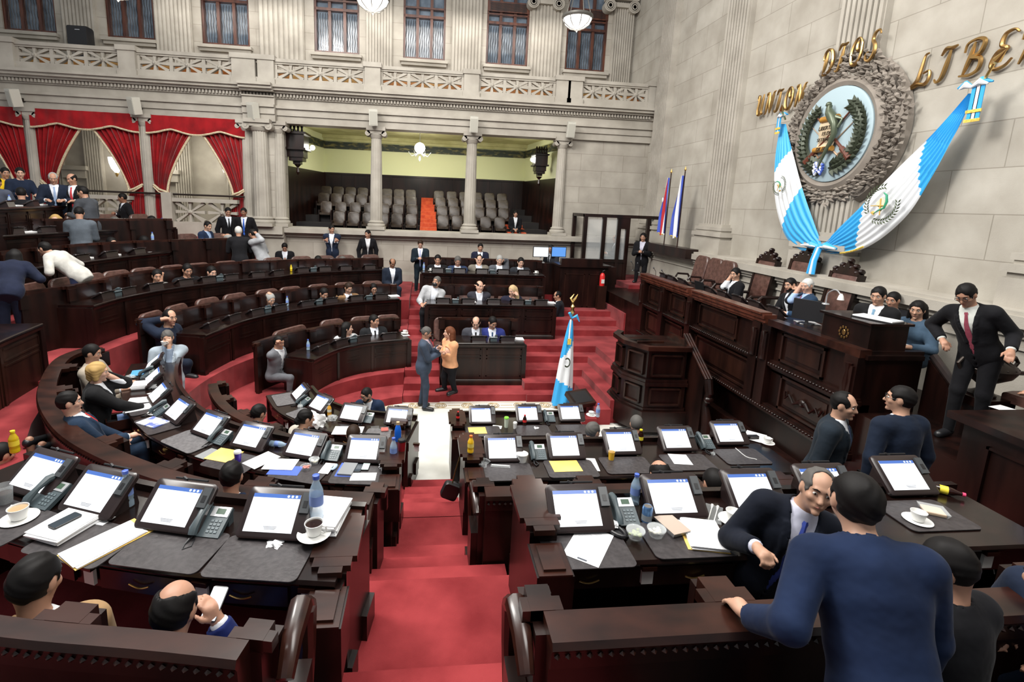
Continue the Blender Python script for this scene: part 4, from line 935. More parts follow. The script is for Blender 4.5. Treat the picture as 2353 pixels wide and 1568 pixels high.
m.tube([EM @ Vector((.1, .3, .14)), EM @ Vector((.26, .24, .1)), EM @ Vector((.2, .1, .12))], [.05, .02, .03], 8); rel(m.build('quetzal', mat('quetzal_bronze', (.09, .11, .07), .35, .3)), root)
for i, (c, mt) in enumerate((('white', M['flagw']), ('blue', M['lblue']))):
    m = MB()
    for k in range(3): m.tube([EM @ Vector((-.22 + .1 * t + .03 * i, -.52 - .07 * k + .05 * math.sin(t * 5 + k + i * 2), .12)) for t in (0, .5, 1, 1.5, 2)], .026, 6)
    rel(m.build('ribbon', mt), root)
# gilt lettering on the wall: strokes drawn in a unit box, swashes included
def arc(cx, cy, rx, ry, a0, a1, n=8): return [(cx + rx * math.cos(math.radians(a0 + (a1 - a0) * i / n)), cy + ry * math.sin(math.radians(a0 + (a1 - a0) * i / n))) for i in range(n + 1)]
GL = {
 'U': [arc(.12, .85, .1, .12, 250, 20) + [(.22, .6), (.18, .25), (.3, .02), (.5, .1), (.62, .4), (.7, 1.0)], [(.7, 1.0), (.62, .3), (.68, .03), (.85, .08)]],
 'N': [[(.02, .0), (.12, .05), (.2, .5), (.3, 1.0)], [(.3, 1.0), (.45, .5), (.6, .0)], [(.6, .0), (.7, .5), (.82, .95), (.98, 1.0)], arc(.2, .9, .1, .08, 0, 250)],
 'I': [[(.1, .8), (.25, .98), (.5, .96), (.75, 1.0)], [(.5, .96), (.45, .5), (.35, .1), (.15, .0), (.03, .1)]],
 'O': [arc(.45, .5, .36, .5, 60, 420, 16), arc(.62, .72, .18, .2, 90, 380, 8)],
 'D': [[(.3, .9), (.25, .4), (.15, .02)], [(.02, .08), (.3, .0), (.7, .15), (.85, .5), (.65, .9), (.3, 1.0), (.08, .88), (.05, .65), (.2, .6)]],
 'S': [[(.88, .85), (.75, 1.0), (.5, .95), (.42, .72), (.62, .5), (.68, .22), (.45, .0), (.15, .05), (.1, .25), (.25, .32)]],
 'L': [[(.55, 1.0), (.4, .95), (.35, .6), (.28, .2), (.05, .0), (.35, .06), (.7, .02), (.85, .2), (.78, .42), (.5, .38)]],
 'B': [[(.4, .95), (.35, .5), (.2, .02)], [(.05, .7), (.1, .95), (.5, 1.02), (.8, .9), (.72, .6), (.4, .52), (.8, .42), (.82, .12), (.5, .0), (.05, .03)]],
 'E': [[(.95, .9), (.75, 1.0), (.45, .93), (.42, .65), (.65, .53), (.35, .45), (.22, .15), (.4, .0), (.75, .05), (.95, .22)]],
 'R': [[(.4, .95), (.35, .5), (.15, .0)], [(.05, .65), (.15, .95), (.55, 1.02), (.82, .85), (.7, .58), (.38, .5)], [(.38, .5), (.6, .2), (.8, .0), (.98, .08)]],
 'T': [[(.02, .75), (.15, .98), (.5, .93), (.8, .98), (1.0, .9)], [(.55, .93), (.5, .4), (.35, .03), (.1, .02), (.05, .2)]],
 'A': [[(.0, .02), (.2, .1), (.45, .7), (.6, 1.0), (.65, .5), (.75, .0), (.92, .06)], [(.25, .35), (.7, .38)]]}
def word(txt, y0, y1, z0, z1, h, lab, x=XR - .05):
    root = empty('wall_lettering', (x, y0, z0), label=lab, cat='lettering'); n = len(txt)
    for i, ch in enumerate(txt):
        t = i / max(1, n - 1); y = y0 + (y1 - y0) * i / n; z = z0 + (z1 - z0) * t; w = abs(y1 - y0) / n * .9; m = MB()
        for st in GL[ch]:
            sp = spline(st, .05); k = len(sp)
            m.tube([(x - .0, y - (p.x + .12 * p.y) * w, z + p.y * h) for p in sp], [.014 + .018 * math.sin(PI * j / (k - 1)) for j in range(k)], 6)
        rel(m.build('letter', M['bronze']), root)
    return root
word('UNION', 11.4, 9.86, 6.46, 6.42, .44, 'gilt lettering UNION beside the crest', XR - .1)
word('DIOS', 9.36, 8.1, 6.84, 6.86, .44, 'gilt lettering DIOS above the crest', XR - .24)
word('LIBERTAD', 7.62, 4.75, 6.28, 6.24, .46, 'gilt lettering LIBERTAD running out of the frame')
# ================================================================ FLAGS
def band_mat(nm): return [M['blue'], M['flagw']]
FR = noisy(mat('gold_fringe', (.7, .5, .08), .5), (.5, .33, .05), (.85, .62, .12), 30)
def drape(EA, EB, b1, b2, lab, folds=5, x0=7.35, amp=.018):
    A = spline([onx(x, y, x0).yz for x, y in EA], .05); B = spline([onx(x, y, x0).yz for x, y in EB], .05)
    root = empty('draped_flag', (x0, A[0].x, A[0].y), label=lab, cat='flag'); n, k = 200, 40
    def g(P, t):
        f_ = t * (len(P) - 1); i = min(int(f_), len(P) - 2); return P[i].lerp(P[i + 1], f_ - i)
    m = MB(); P = []; F = []; MI = []
    for i in range(n + 1):
        t = i / n; a, b = g(A, t), g(B, t); wd = (b - a).length
        for j in range(k + 1):
            s = j / k; q = a.lerp(b, s)
            dx = amp * math.sin(s * folds * 2 * PI + 2.2 * math.sin(t * 3) + t * 3) * min(1, .25 + wd) * (1 - .3 * t) + .08 * math.sin(PI * s) * wd
            P.append((x0 - dx - .08 * math.sin(PI * t), q.x, q.y))
    for i in range(n):
        for j in range(k):
            F.append((i * (k + 1) + j, i * (k + 1) + j + 1, (i + 1) * (k + 1) + j + 1, (i + 1) * (k + 1) + j)); t, s = (i + .5) / n, (j + .5) / k
            MI.append(1 if b1[0] + (b1[1] - b1[0]) * s < t < b2[0] + (b2[1] - b2[0]) * s else 0)
    m.v, m.f, m.m = P, F, MI; o = m.build('cloth', band_mat(0), fix=False, smooth=80); rel(o, root)
    def on(t, s): a, b = g(A, t), g(B, t); q = a.lerp(b, s); return Vector((x0 - .16 - .08 * math.sin(PI * t), q.x, q.y)), (b - a)
    return root, on, B, A
def small_crest(root, on, t, s, R):
    c, _ = on(t, s); d = (on(t + .05, s)[0] - on(t - .05, s)[0]).normalized(); up = -d; up.x = 0; up.normalize(); rt = Vector((1, 0, 0)).cross(up) * -1; rt.normalize()
    if rt.y > 0: rt = -rt
    T = Matrix(((0, 0, -1, c.x), (rt.y, up.y, 0, c.y), (rt.z, up.z, 0, c.z), (0, 0, 0, 1)))
    for s_ in (-1, 1):
        m = MB()
        for k in range(13):
            t_ = k / 12; a = -PI / 2 + s_ * (.25 + t_ * 2.1); cc = (R * math.cos(a), R * math.sin(a), .02)
            for o in (-.7, .7): leaf(m, cc, a + s_ * PI / 2 + o, R * .3, R * .05, .01, T)
        rel(m.build('embroidered_branch', mat('embroidery_green', (.05, .07, .03), .6), fix=False), root)
    m = MB(); m.prism([(-.3 * R, -.2 * R), (.3 * R, -.3 * R), (.25 * R, .25 * R), (-.3 * R, .3 * R)], .02, .03, T); rel(m.build('embroidered_scroll', mat('embroidery_cream', (.7, .66, .5), .6)), root)
    m = MB(); m.tube([T @ Vector((x * R, y * R, .045)) for x, y in ((-.35, .55), (-.1, .58), (.2, .35), (.35, 0), (.2, -.3), (.1, -.65))], [.03 * R, .06 * R, .07 * R, .06 * R, .04 * R, .02 * R], 8); rel(m.build('embroidered_bird', mat('embroidery_bird', (.03, .3, .16), .5)), root)
    m = MB()
    for a, b in (((-.4, -.5), (.35, .2)), ((.45, -.45), (-.25, .2)), ((-.1, -.75), (.15, -.7))): m.tube([T @ Vector((a[0] * R, a[1] * R, .04)), T @ Vector((b[0] * R, b[1] * R, .04))], .03 * R, 6)
    m.ball((0, -.68 * R, .03), (.12 * R, .1 * R, .02), 8, T); rel(m.build('embroidered_arms', mat('embroidery_gold', (.6, .38, .08), .4)), root)
r1, on1, B1, A1 = drape([(1793, 285), (1787, 380), (1790, 470), (1812, 545), (1850, 578), (1882, 580)], [(1806, 285), (1830, 355), (1850, 430), (1872, 505), (1884, 545), (1888, 562)], (.30, .23), (.66, .56), 'draped blue and white national flag hanging from the word UNION to the knot', 6)
small_crest(r1, on1, .46, .56, .17)
r2, on2, B2, A2 = drape([(2226, 215), (2150, 310), (2060, 400), (1985, 475), (1925, 530), (1893, 562)], [(2240, 215), (2205, 300), (2150, 410), (2085, 505), (1990, 572), (1893, 586)], (.24, .40), (.64, .80), 'wide draped blue and white national flag hanging on the side of the word LIBERTAD', 8, 7.35, .022)
small_crest(r2, on2, .52, .56, .27)
m = MB(); m.tube([(7.2, p.x, p.y - .01) for p in B2[int(len(B2) * .72):int(len(B2) * .86)]], .018, 6); rel(m.build('gold_fringe', FR), r2)
for (px, py, tip, rt, lab, s) in ((1797, 268, (1797, 255), r1, 'upper', .7), (2236, 200, (2285, 145), r2, 'upper', 1.0)):
    c = onx(px, py, 7.22)
    for nm, mt, pts in (('bow', M['blue'], [(-.2, .02), (-.1, .06), (0, 0), (.1, .07), (.24, .02)]), ('bow', M['flagw'], [(-.16, 0), (-.08, .04), (0, 0), (.1, .05), (.2, .0)])):
        m = MB(); m.tube([(c.x - (.02 if mt is M['flagw'] else 0), c.y - a * s, c.z + b * s) for a, b in pts], [.012, .045 * s, .02, .045 * s, .012], 8); rel(m.build(nm, mt), rt)
    for dx, mt in ((0, M['blue']), (.05, M['flagw']), (.1, M['blue'])):
        m = MB(); y = c.y + (.1 if s < 1 else -.03) * 1 - dx * s; m.b2(c.x - .01, c.x, y - .03 * s, y + .03 * s, c.z - .42 * s, c.z); rel(m.build('ribbon_tail', mt), rt)
    for dz in (-.42, -.3): m = MB(); y = c.y + (.1 if s < 1 else -.03) - .05 * s; m.b2(c.x - .02, c.x - .008, y - .1 * s, y + .1 * s, c.z + dz * s - .04, c.z + dz * s); rel(m.build('gold_fringe', FR), rt)
    e = onx(*tip, 7.1); m = MB(); m.tube([(7.3, c.y, c.z - .05), tuple(e)], .018, 8); m.lathe([(.005, -.02), (.05, .05), (.03, .12), (.004, .22)], n=8, M=Matrix.Translation(e) @ (e - c).to_track_quat('Z', 'Y').to_matrix().to_4x4()); rel(m.build('finial', M['gold']), rt)
root = empty('ribbon_knot', (7.1, 8.98, 3.66), label='blue and white bow tying the two draped flags together', cat='ribbon')
k = onx(1886, 568, 7.12)
for s in (-1, 1):
    m = MB(); m.tube([tuple(k), (7.08, k.y - s * .16, k.z + .03), (7.1, k.y - s * .38, k.z - .0)], [.03, .075, .02], 8); rel(m.build('loop', M['blue']), root)
    m = MB(); m.tube([(7.05, k.y - s * .05, k.z), (7.02, k.y - s * .2, k.z + .02), (7.05, k.y - s * .4, k.z - .0)], [.01, .03, .02], 6); rel(m.build('white_stripe', M['flagw']), root)
m = MB(); m.ball(tuple(k), (.06, .07, .06), 10); rel(m.build('knot', M['blue']), root)
e = onx(1862, 630, 7.0)
for o_, mt in ((-.045, M['blue']), (0, M['flagw']), (.045, M['blue'])): m = MB(); m.tube([(k.x - .03, k.y + o_, k.z), (7.02, (k.y + e.y) / 2 + o_, (k.z + e.z) / 2), (e.x, e.y + o_ * 1.4, e.z)], .03, 6); rel(m.build('tail', mt), root)
# small foreign flags on a box by the wall
o = MB().b2(6.85, 7.2, 12.6, 14.9, 3.0, 3.25).build('flag_box', M['wood'], label='dark wooden box holding two small flags on the stone ledge', cat='box')
def pole_flag(x, y, z0, z1, cols, lab, dz=1.35, w=.34, emblem=None):
    root = empty('flag_on_pole', (x, y, z0), label=lab, cat='flag', group=None)
    m = MB(); m.tube([(0, 0, 0), (0, 0, z1 - z0)], .016, 8); m.build('pole', M['woodcap'], root); m = MB(); m.lathe([(.01, 0), (.035, .04), (.02, .08), (.004, .13)], (0, 0, z1 - z0), 8); m.build('finial', M['gold'], root)
    n = len(cols); H = z1 - z0 - .12
    for i, mt in enumerate(cols):
        m = MB(); P = []; F = []; K = 20; J = 8
        for a in range(K + 1):
            t = a / K; ww = w * (.12 + .88 * min(1, t * 1.5) ** .8)
            for b in range(J + 1):
                s = (i + b / J) / n; P.append((-.03 - .05 * math.sin(s * 12 + t * 2), (ww * (s - .12)), H - t * dz - .18 * (1 - abs(s - .5)) * t))
        for a in range(K):
            for b in range(J): F.append((a * (J + 1) + b, a * (J + 1) + b + 1, (a + 1) * (J + 1) + b + 1, (a + 1) * (J + 1) + b))
        m.add(P, F); m.build('cloth_band', mt, root, fix=False, smooth=80)
    m = MB(); m.tube([(-.05, w * .1, H - dz - .14), (-.05, w * .85, H - dz - .1)], .015, 6); m.build('gold_fringe', FR, root)
    if emblem: m = MB(); m.ball((-.1, w * .38, H - dz * .42), (.01, .05, .07), 10); m.build('badge', M['flagw'], root)
    return root
NB, NR = mat('deep_blue_cloth', (.04, .08, .45), .6), mat('red_cloth', (.45, .01, .015), .6)
pole_flag(7.02, 14.22, 3.25, 5.3, [NB, M['flagw'], NR, M['flagw'], NB], 'small red, white and blue flag on a gold-tipped pole by the stone wall', 1.5, .42, True)
pole_flag(7.02, 13.42, 3.25, 5.32, [NB, M['flagw'], NB], 'small blue and white flag on a gold-tipped pole by the stone wall', 1.55, .42)
# tall flag on the chamber floor
c = onz(1293, 935, .02); z1 = 2.05
root = empty('standing_flag', (c.x, c.y, 0), label='tall blue and white flag with golden bird finial standing on the floor', cat='flag')
m = MB(); m.lathe([(.17, 0), (.15, .05), (.04, .08)], n=16); m.tube([(0, 0, .05), (.06, 0, z1)], .02, 8); m.build('pole', M['gold'], root)
m = MB(); m.lathe([(.03, 0), (.05, .04), (.03, .1), (.045, .16), (.02, .2)], (.06, 0, z1), 12); m.ball((.06, 0, z1 + .24), (.03, .03, .06), 8)
for s in (-1, 1): m.tube([(.06, 0, z1 + .26), (.06 + s * .05, 0, z1 + .33), (.06 + s * .04 + .05, 0, z1 + .42)], [.03, .03, .006], 6)
m.build('bird_finial', M['gold'], root)
K, J = 40, 30; P = []; F = []; MI = []
for a in range(K + 1):
    t = a / K; z = z1 - .12 - t * 1.85; w = .03 + .19 * t ** .75
    for b in range(J + 1):
        s = b / J; th = 2 * PI * s; rr = 1 + .22 * math.sin(5 * th + t * 2); P.append((.05 - .04 * t + w * rr * math.cos(th) * .9 - .05 * t, w * rr * math.sin(th) * .6, z))
for a in range(K):
    for b in range(J):
        F.append((a * (J + 1) + b, a * (J + 1) + b + 1, (a + 1) * (J + 1) + b + 1, (a + 1) * (J + 1) + b)); s = (b + .5) / J; t = a / K
        MI.append(1 if (.34 + .1 * math.cos(2 * PI * s) * -1 < t < .73 + .05 * math.cos(2 * PI * s)) else 0)
m = MB(); m.v, m.f, m.m = P, F, MI; m.build('cloth', [M['blue'], M['flagw']], root, fix=False, smooth=80)
m = MB()
for k in range(16): a = k * PI / 8; leaf(m, (-.03 + .07 * math.cos(a), -.135 - .0, 1.02 + .09 * math.sin(a)), a, .0001, .0001)
for k in range(14): a = -2.2 + k * .33; m.ball((-.02 + .06 * math.cos(a), -.15, 1.05 + .09 * math.sin(a)), (.012, .006, .02), 6)
m.build('embroidered_crest', GD, root)
m = MB(); m.tube([(.05, -.03, z1 - .08), (.14, -.06, z1 - .02), (.2, -.08, z1 - .14)], [.02, .04, .01], 6); m.tube([(.05, -.03, z1 - .08), (-.02, -.06, z1 + .04)], [.02, .03], 6); m.build('bow', M['blue'], root)
m = MB(); m.tube([(.02, -.07, z1 - .1), (.0, -.1, z1 - .5)], .018, 6); m.build('ribbon', M['flagw'], root); m = MB(); m.b2(-.03, .04, -.13, -.1, z1 - .62, z1 - .5); m.build('gold_fringe', FR, root)
c = onz(1335, 905, .55)
root = empty('reading_stand', (c.x, c.y, 0), .35, label='low wooden stand with a glazed plaque tilted on top, on the red floor', cat='stand')
m = MB(); m.b2(-.1, .1, -.08, .08, 0, .38); m.build('pedestal', M['wood'], root)
T = Matrix.Translation((0, 0, .46)) @ Matrix.Rotation(math.radians(24), 4, 'X'); m = MB(); m.b2(-.25, .25, -.2, .2, -.07, .03, T); m.build('case', M['woodmid'], root); m = MB(); m.b2(-.2, .2, -.15, .15, .03, .034, T); m.build('plaque', M['glassdark'] if 'glassdark' in M else M['black'], root)
# ================================================================ CURTAINS
def curtain(x0, x1, side, lab, z1=6.25):
    """drape caught back to the column at x0 (side -1) or x1 (side +1)"""
    root = empty('curtain', ((x0 + x1) / 2, YW - .03, 2.6), label=lab, cat='curtain', group=None); mid = (x0 + x1) / 2; ed = x0 + .16 if side < 0 else x1 - .16; sg = 1 if side < 0 else -1; W = abs(mid - ed)
    P = []; F = []; K, J = 36, 44; ins = []
    for a in range(K + 1):
        t = a / K; z = z1 - t * (z1 - 2.62)
        zt = 4.25
        if z > zt: q = (z - zt) / (z1 - zt); w = .42 + (W - .42) * q ** 1.45; o = .08 * (1 - q) * 0
        else: q = (zt - z) / (zt - 2.6); w = .40 + .24 * q ** .7; o = 0
        pinch = math.exp(-((z - zt) / .25) ** 2)
        for b in range(J + 1):
            s = b / J; P.append((ed + sg * w * s, YW - .05 + .055 * math.sin(s * 52) * (1 - .4 * pinch) - .05 * (1 - pinch), z))
        ins.append((ed + sg * w, YW - .13, z))
    for a in range(K):
        for b in range(J): F.append((a * (J + 1) + b, a * (J + 1) + b + 1, (a + 1) * (J + 1) + b + 1, (a + 1) * (J + 1) + b))
    m = MB(); m.v, m.f, m.m = P, F, [0] * len(F); rel(m.build('drape', M['velvet'], fix=False, smooth=80), root)
    m = MB(); m.tube(ins, .035, 6); rel(m.build('fringe', M['fringe']), root)
    m = MB(); m.tube([(ed, YW - .1, 4.42), (ed + sg * .2, YW - .2, 4.28), (ed + sg * .42, YW - .16, 4.2)], .035, 6); m.tube([(ed, YW - .14, 4.36), (ed + sg * .2, YW - .24, 4.2), (ed + sg * .42, YW - .2, 4.12)], .02, 6); rel(m.build('tieback', M['fringe']), root)
M['fringe'] = noisy(mat('cream_fringe', (.6, .5, .33), .7), (.42, .33, .2), (.72, .62, .44), 40)
names = [('behind the woman in yellow', 'by the thin column at the far corner'), ('with white light gap beside it, behind the two suited men', 'behind the man standing with his hand to his chest'), ('above the stone star railing', 'next to the corner pier and the speaker')]
for (x0, x1), (la, lb) in zip(((-15.2, -12.0), (-12.0, -8.74), (-8.74, -5.62)), names):
    curtain(x0, x1, -1, 'red velvet curtain tied back, ' + la); curtain(x0, x1, 1, 'red velvet curtain tied back, ' + lb)
    root = empty('valance', ((x0 + x1) / 2, YW - .1, 6.1), label='red velvet valance with scalloped fringe, curtain below it ' + la.split(',')[0], cat='valance'); P = []; F = []; K = 60; low = []
    for a in range(K + 1):
        s = a / K; z = 6.12 - .14 * abs(math.sin(s * PI * 2 + PI / 2)) ** 1.3 + .03; x = x0 + .1 + (x1 - x0 - .2) * s; y = YW - .2 + .012 * math.sin(s * 60)
        P += [(x, y, 6.52), (x, y, z)]; low.append((x, y - .01, z - .03))
    m = MB(); m.add(P, [(2 * a, 2 * a + 1, 2 * a + 3, 2 * a + 2) for a in range(K)]); rel(m.build('cloth', M['velvet'], fix=False), root)
    m = MB(); m.tube(low, .03, 6); rel(m.build('fringe', M['fringe']), root)
# stone railing with stars below the third bay
root = empty('stone_railing', (-7, 17.0, 2.6), label='low stone railing with two carved star panels between the curtains', cat='railing')
for x0, x1, z in ((-7.95, -6.0, 3.3), (-10.7, -9.2, 3.3)):
    m = MB(); m.b2(x0, x1, 16.98, 17.2, 2.4, z - .0); m.b2(x0, x1, 16.95, 17.25, z + .62, z + .74); m.b2(x0 - .3, x0, 16.9, 17.3, 2.4, z + .9); rel(m.build('block', M['stone'], smooth=0), root)
    for k in range(2): m = MB(); L = (x1 - x0) / 2; star(m, x0 + k * L + .05, x0 + (k + 1) * L - .05, z, z + .62, 17.1, .14); rel(m.build('star_panel', M['stone'], smooth=0), root)
MB().tube([(-11.9, 17.05, 4.15), (-5.8, 17.05, 4.15)], .03, 8).build('iron_rail', M['darkmetal'], label='dark iron handrail above the low stone railing', cat='rail')
for i, (x, y, z) in enumerate(((-7.6, 20.7, 5.15), (-11.6, 20.7, 5.1), (-10.0, 20.7, 5.1))):
    root = empty('wall_sconce', (x, y, z), label=['white glass sconce seen between the curtains above the star railing', 'glowing white sconce beside the suited man with blue tie', 'glowing white sconce behind the curtain with a light gap'][i], cat='lamp')
    m = MB(); m.lathe([(.05, -.25), (.16, -.1), (.22, .1), (.24, .3)], n=16); m.build('shade', M['lampsc'] if 'lampsc' in M else M['lamp'], root); m = MB(); m.lathe([(.02, -.4), (.06, -.3), (.05, -.25)], n=10); m.build('bracket', M['gold'], root)
    lamp('sconce_light', (x, y - .35, z + .1), 'POINT', 12, .15, color=(1, .93, .75))
# ================================================================ LAMPS, SPEAKERS
def pendant(x, y, z, R, lab):
    root = empty('pendant_lamp', (x, y, z), label=lab, cat='lamp')
    m = MB(); m.lathe([(R * .05, -R * .62), (R * .45, -R * .52), (R * .78, -R * .28), (R * .93, 0), (R * .9, R * .2)], n=32); m.build('bowl', M['lamp'], root)
    m = MB(); m.lathe([(R * .92, 0), (R * 1.0, .02), (R * 1.03, R * .12), (R * 1.0, R * .24), (R * .92, R * .26)], n=32, cap=False)
    for k in range(8): a = k * PI / 4; m.tube([(q * math.cos(a) * R, q * math.sin(a) * R, zz * R) for q, zz in ((.96, .05), (.82, -.28), (.47, -.54), (.04, -.66))], R * .035, 6)
    m.lathe([(R * .02, -R * .8), (R * .09, -R * .7), (R * .05, -R * .62)], n=10); m.build('frame', M['lampd'], root)
    for k in range(4): a = PI / 4 + k * PI / 2; m = MB(); m.tube([(R * .95 * math.cos(a), R * .95 * math.sin(a), R * .2), (0, 0, R * 3.4)], .012, 5); m.build('chain', M['lampd'], root)
    lamp('pendant_light', (x, y, z - R * 1.1), 'POINT', 60, .3, color=(1, .95, .87))
pendant(-1.24, 12, 8.45, .36, 'glowing bowl pendant lamp hanging before the windows over the aisle')
pendant(3.87, 14, 9.12, .40, 'glowing bowl pendant lamp hanging before the windows nearest the stone corner')
pendant(-5.87, 11, 7.98, .34, 'glowing bowl pendant lamp cut off at the top on the curtain side')
for i, (x, z) in enumerate(((-12.04, 6.74), (-8.75, 6.71), (-5.34, 6.76), (-1.71, 6.78), (1.46, 6.74), (4.66, 6.75))):
    root = empty('wall_speaker', (x, 16.85, z), label=['pale wall speaker above the column left of the curtains', 'pale wall speaker above the column between the curtains', 'pale wall speaker on the corner pier', 'pale wall speaker above the first gallery column', 'pale wall speaker above the second gallery column', 'pale wall speaker at the end of the gallery opening'][i].replace('left of', 'before'), cat='speaker', group='pale speakers on the entablature')
    T = Matrix.Translation((0, -.06, 0)) @ Matrix.Rotation(math.radians(14), 4, 'X') @ Matrix.Rotation(math.radians(-30 if i < 3 else 0), 4, 'Z')
    m = MB(); m.prism([(-.13, -.12), (.13, -.12), (.1, .14), (-.1, .14)], -.24, .24, T); m.build('cabinet', M['speaker'], root); m = MB(); m.b2(-.11, .11, -.128, -.12, -.22, .18, T); m.build('grille', mat('speaker_grille', (.42, .41, .36), .6), root)
    m = MB(); m.b2(-.03, .03, .08, .35, -.05, .05); m.build('bracket', M['darkmetal'], root)
root = empty('loudspeaker', (-11.2, 18.7, 7.6), label='black loudspeaker standing on the balcony between two windows', cat='speaker')
m = MB(); rbox(m, (0, 0, 0), (.62, .4, .62), .06, Matrix.Translation((0, 0, 1.42))); m.build('cabinet', M['black'], root); m = MB(); m.b2(-.04, .1, -.21, -.2, 1.58, 1.6); m.build('badge_plate', M['silver'], root); m = MB(); m.b2(-.1, .1, -.1, .1, 0, .95); m.build('stand', M['black'], root)
# exit sign at the edge of the balcony
root = empty('exit_sign', (-12.9, 17.9, 8.6), label='small green exit sign with white arrow at the balcony edge', cat='sign'); p = ony(4, 100, 17.6); root.location = p
MB().b2(-.16, .1, -.02, .02, -.08, .08).build('panel', emis('exit_green', (.02, .55, .15), 1.2), root); MB().add([(-.08, -.022, 0), (0, -.022, .05), (0, -.022, .02), (.07, -.022, .02), (.07, -.022, -.02), (0, -.022, -.02), (0, -.022, -.05)], [(0, 1, 2, 3, 4, 5, 6)]).build('arrow', M['scrwhite'], root, fix=False)
# gallery chandelier, wall lights and carved boxes
root = empty('chandelier', (-.29, 19.6, 6.1), label='crystal chandelier glowing inside the public gallery', cat='lamp')
m = MB(); m.ball((0, 0, .1), (.2, .2, .2), 16); m.build('crystal', M['lamp'], root)
m = MB(); m.tube([(0, 0, .2), (0, 0, .65)], .015, 6)
for k in range(6): a = k * PI / 3; m.tube([(0, 0, -.05), (.3 * math.cos(a), .3 * math.sin(a), -.2), (.42 * math.cos(a), .42 * math.sin(a), -.05)], .014, 5)
m.lathe([(.01, -.38), (.05, -.3), (.03, -.2)], n=8); m.build('arms', M['silver'], root); lamp('chandelier_light', (-.29, 19.4, 5.7), 'POINT', 45, .2, color=(1, .97, .82))
for x, y, lab in ((-4.05, 18.9, 'small glowing sconce high on the cream gallery wall by the corner pier'), (3.95, 19.2, 'small glowing sconce high on the cream gallery wall by the blind bay')):
    root = empty('gallery_sconce', (x, y, 5.95), label=lab, cat='lamp'); m = MB(); m.ball((0, 0, 0), (.09, .09, .09), 12); m.build('bulb', M['lamp'], root); lamp('sconce_light', (x * .93, y, 5.95), 'POINT', 14, .1, color=(1, .97, .82))
for x, y, s, lab in ((-4.35, 18.0, 1, 'dark carved overhanging balcony box at the curtain end of the gallery'), (4.1, 18.6, -1, 'dark carved overhanging balcony box at the blind-bay end of the gallery')):
    root = empty('carved_balcony', (x, y, 5.4), label=lab, cat='balcony'); m = MB(); sc = 1 if s > 0 else .75
    for z0, z1, w in ((-.1, .0, .12), (0, .12, .22), (.12, .35, .26), (.35, .42, .36), (.42, .85, .30), (.85, .92, .36)): m.b2(-w * sc, w * sc, -w * 1.2 * sc, w * 1.2 * sc, z0 * sc, z1 * sc)
    m.build('body', M['wood'], root)
    for k in range(5): m = MB(); m.lathe([(.05, 0), (.03, .1), (.05, .16), (.01, .26)], ((-.25 + .12 * k) * sc, -.3 * sc, .92 * sc), 8); m.build('finial', M['wood'], root)
    m = MB(); m.lathe([(.01, -.45), (.06, -.35), (.03, -.2), (.12, -.1)], n=8); m.build('pendant', M['wood'], root)
# ================================================================ GALLERY SEATS
root = empty('theatre_seat')
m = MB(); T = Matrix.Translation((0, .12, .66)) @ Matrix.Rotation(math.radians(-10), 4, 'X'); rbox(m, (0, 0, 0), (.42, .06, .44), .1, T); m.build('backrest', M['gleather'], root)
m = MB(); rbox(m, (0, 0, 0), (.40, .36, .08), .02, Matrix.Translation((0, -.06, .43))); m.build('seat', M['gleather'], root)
for s in (-1, 1): m = MB(); m.b2(s * .22 - .015, s * .22 + .015, -.2, .18, 0, .56); m.build('arm_frame', M['wood'], root)
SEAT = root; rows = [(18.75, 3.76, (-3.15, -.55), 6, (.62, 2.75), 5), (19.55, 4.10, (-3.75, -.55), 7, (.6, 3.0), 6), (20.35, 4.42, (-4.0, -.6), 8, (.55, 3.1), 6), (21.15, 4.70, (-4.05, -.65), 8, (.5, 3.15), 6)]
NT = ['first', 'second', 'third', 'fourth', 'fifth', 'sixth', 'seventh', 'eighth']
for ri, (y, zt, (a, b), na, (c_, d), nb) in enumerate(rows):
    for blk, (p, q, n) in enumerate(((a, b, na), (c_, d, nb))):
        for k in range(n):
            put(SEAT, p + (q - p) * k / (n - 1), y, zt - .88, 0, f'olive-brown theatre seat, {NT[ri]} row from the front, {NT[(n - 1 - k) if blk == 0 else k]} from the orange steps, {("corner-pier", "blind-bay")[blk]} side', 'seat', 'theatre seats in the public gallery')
# ================================================================ BOOTH, TECHNICIANS
root = empty('glazed_booth', (6.3, 16.0, 1.5), label='dark wood framed glass booth in the stone corner', cat='booth')
m = MB(); X = [5.12, 5.75, 6.25, 6.55, 7.25, 7.55]; y = 15.9
for x in X: m.b2(x - .06, x + .06, y - .06, y + .06, 1.5, 4.02)
m.b2(5.06, 7.6, y - .08, y + .08, 3.95, 4.05); m.b2(5.06, 6.6, y - .07, y + .07, 2.5, 2.6); m.b2(5.06, 5.18, y, 17.2, 3.95, 4.05); m.b2(5.06, 5.18, 17.1, 17.2, 1.5, 4.0); m.b2(6.2, 6.6, y - .065, y + .065, 3.6, 3.96); rel(m.build('frame', M['wood']), root)
m = MB(); m.b2(5.12, 6.5, y - .03, y + .03, 1.5, 2.5); m.b2(5.09, 5.15, y, 17.2, 1.5, 2.5); rel(m.build('lower_panel', M['wood']), root)
for a, b in ((5.18, 5.69), (5.81, 6.19), (6.31, 6.49), (7.3, 7.5)): rel(MB().b2(a, b, y - .01, y + .01, 2.6, 3.95).build('glass_pane', M['glass'], smooth=0), root)
root = empty('control_desk', (4.7, 14.7, .9), label='tall dark panelled control desk with fire extinguisher on its corner', cat='desk')
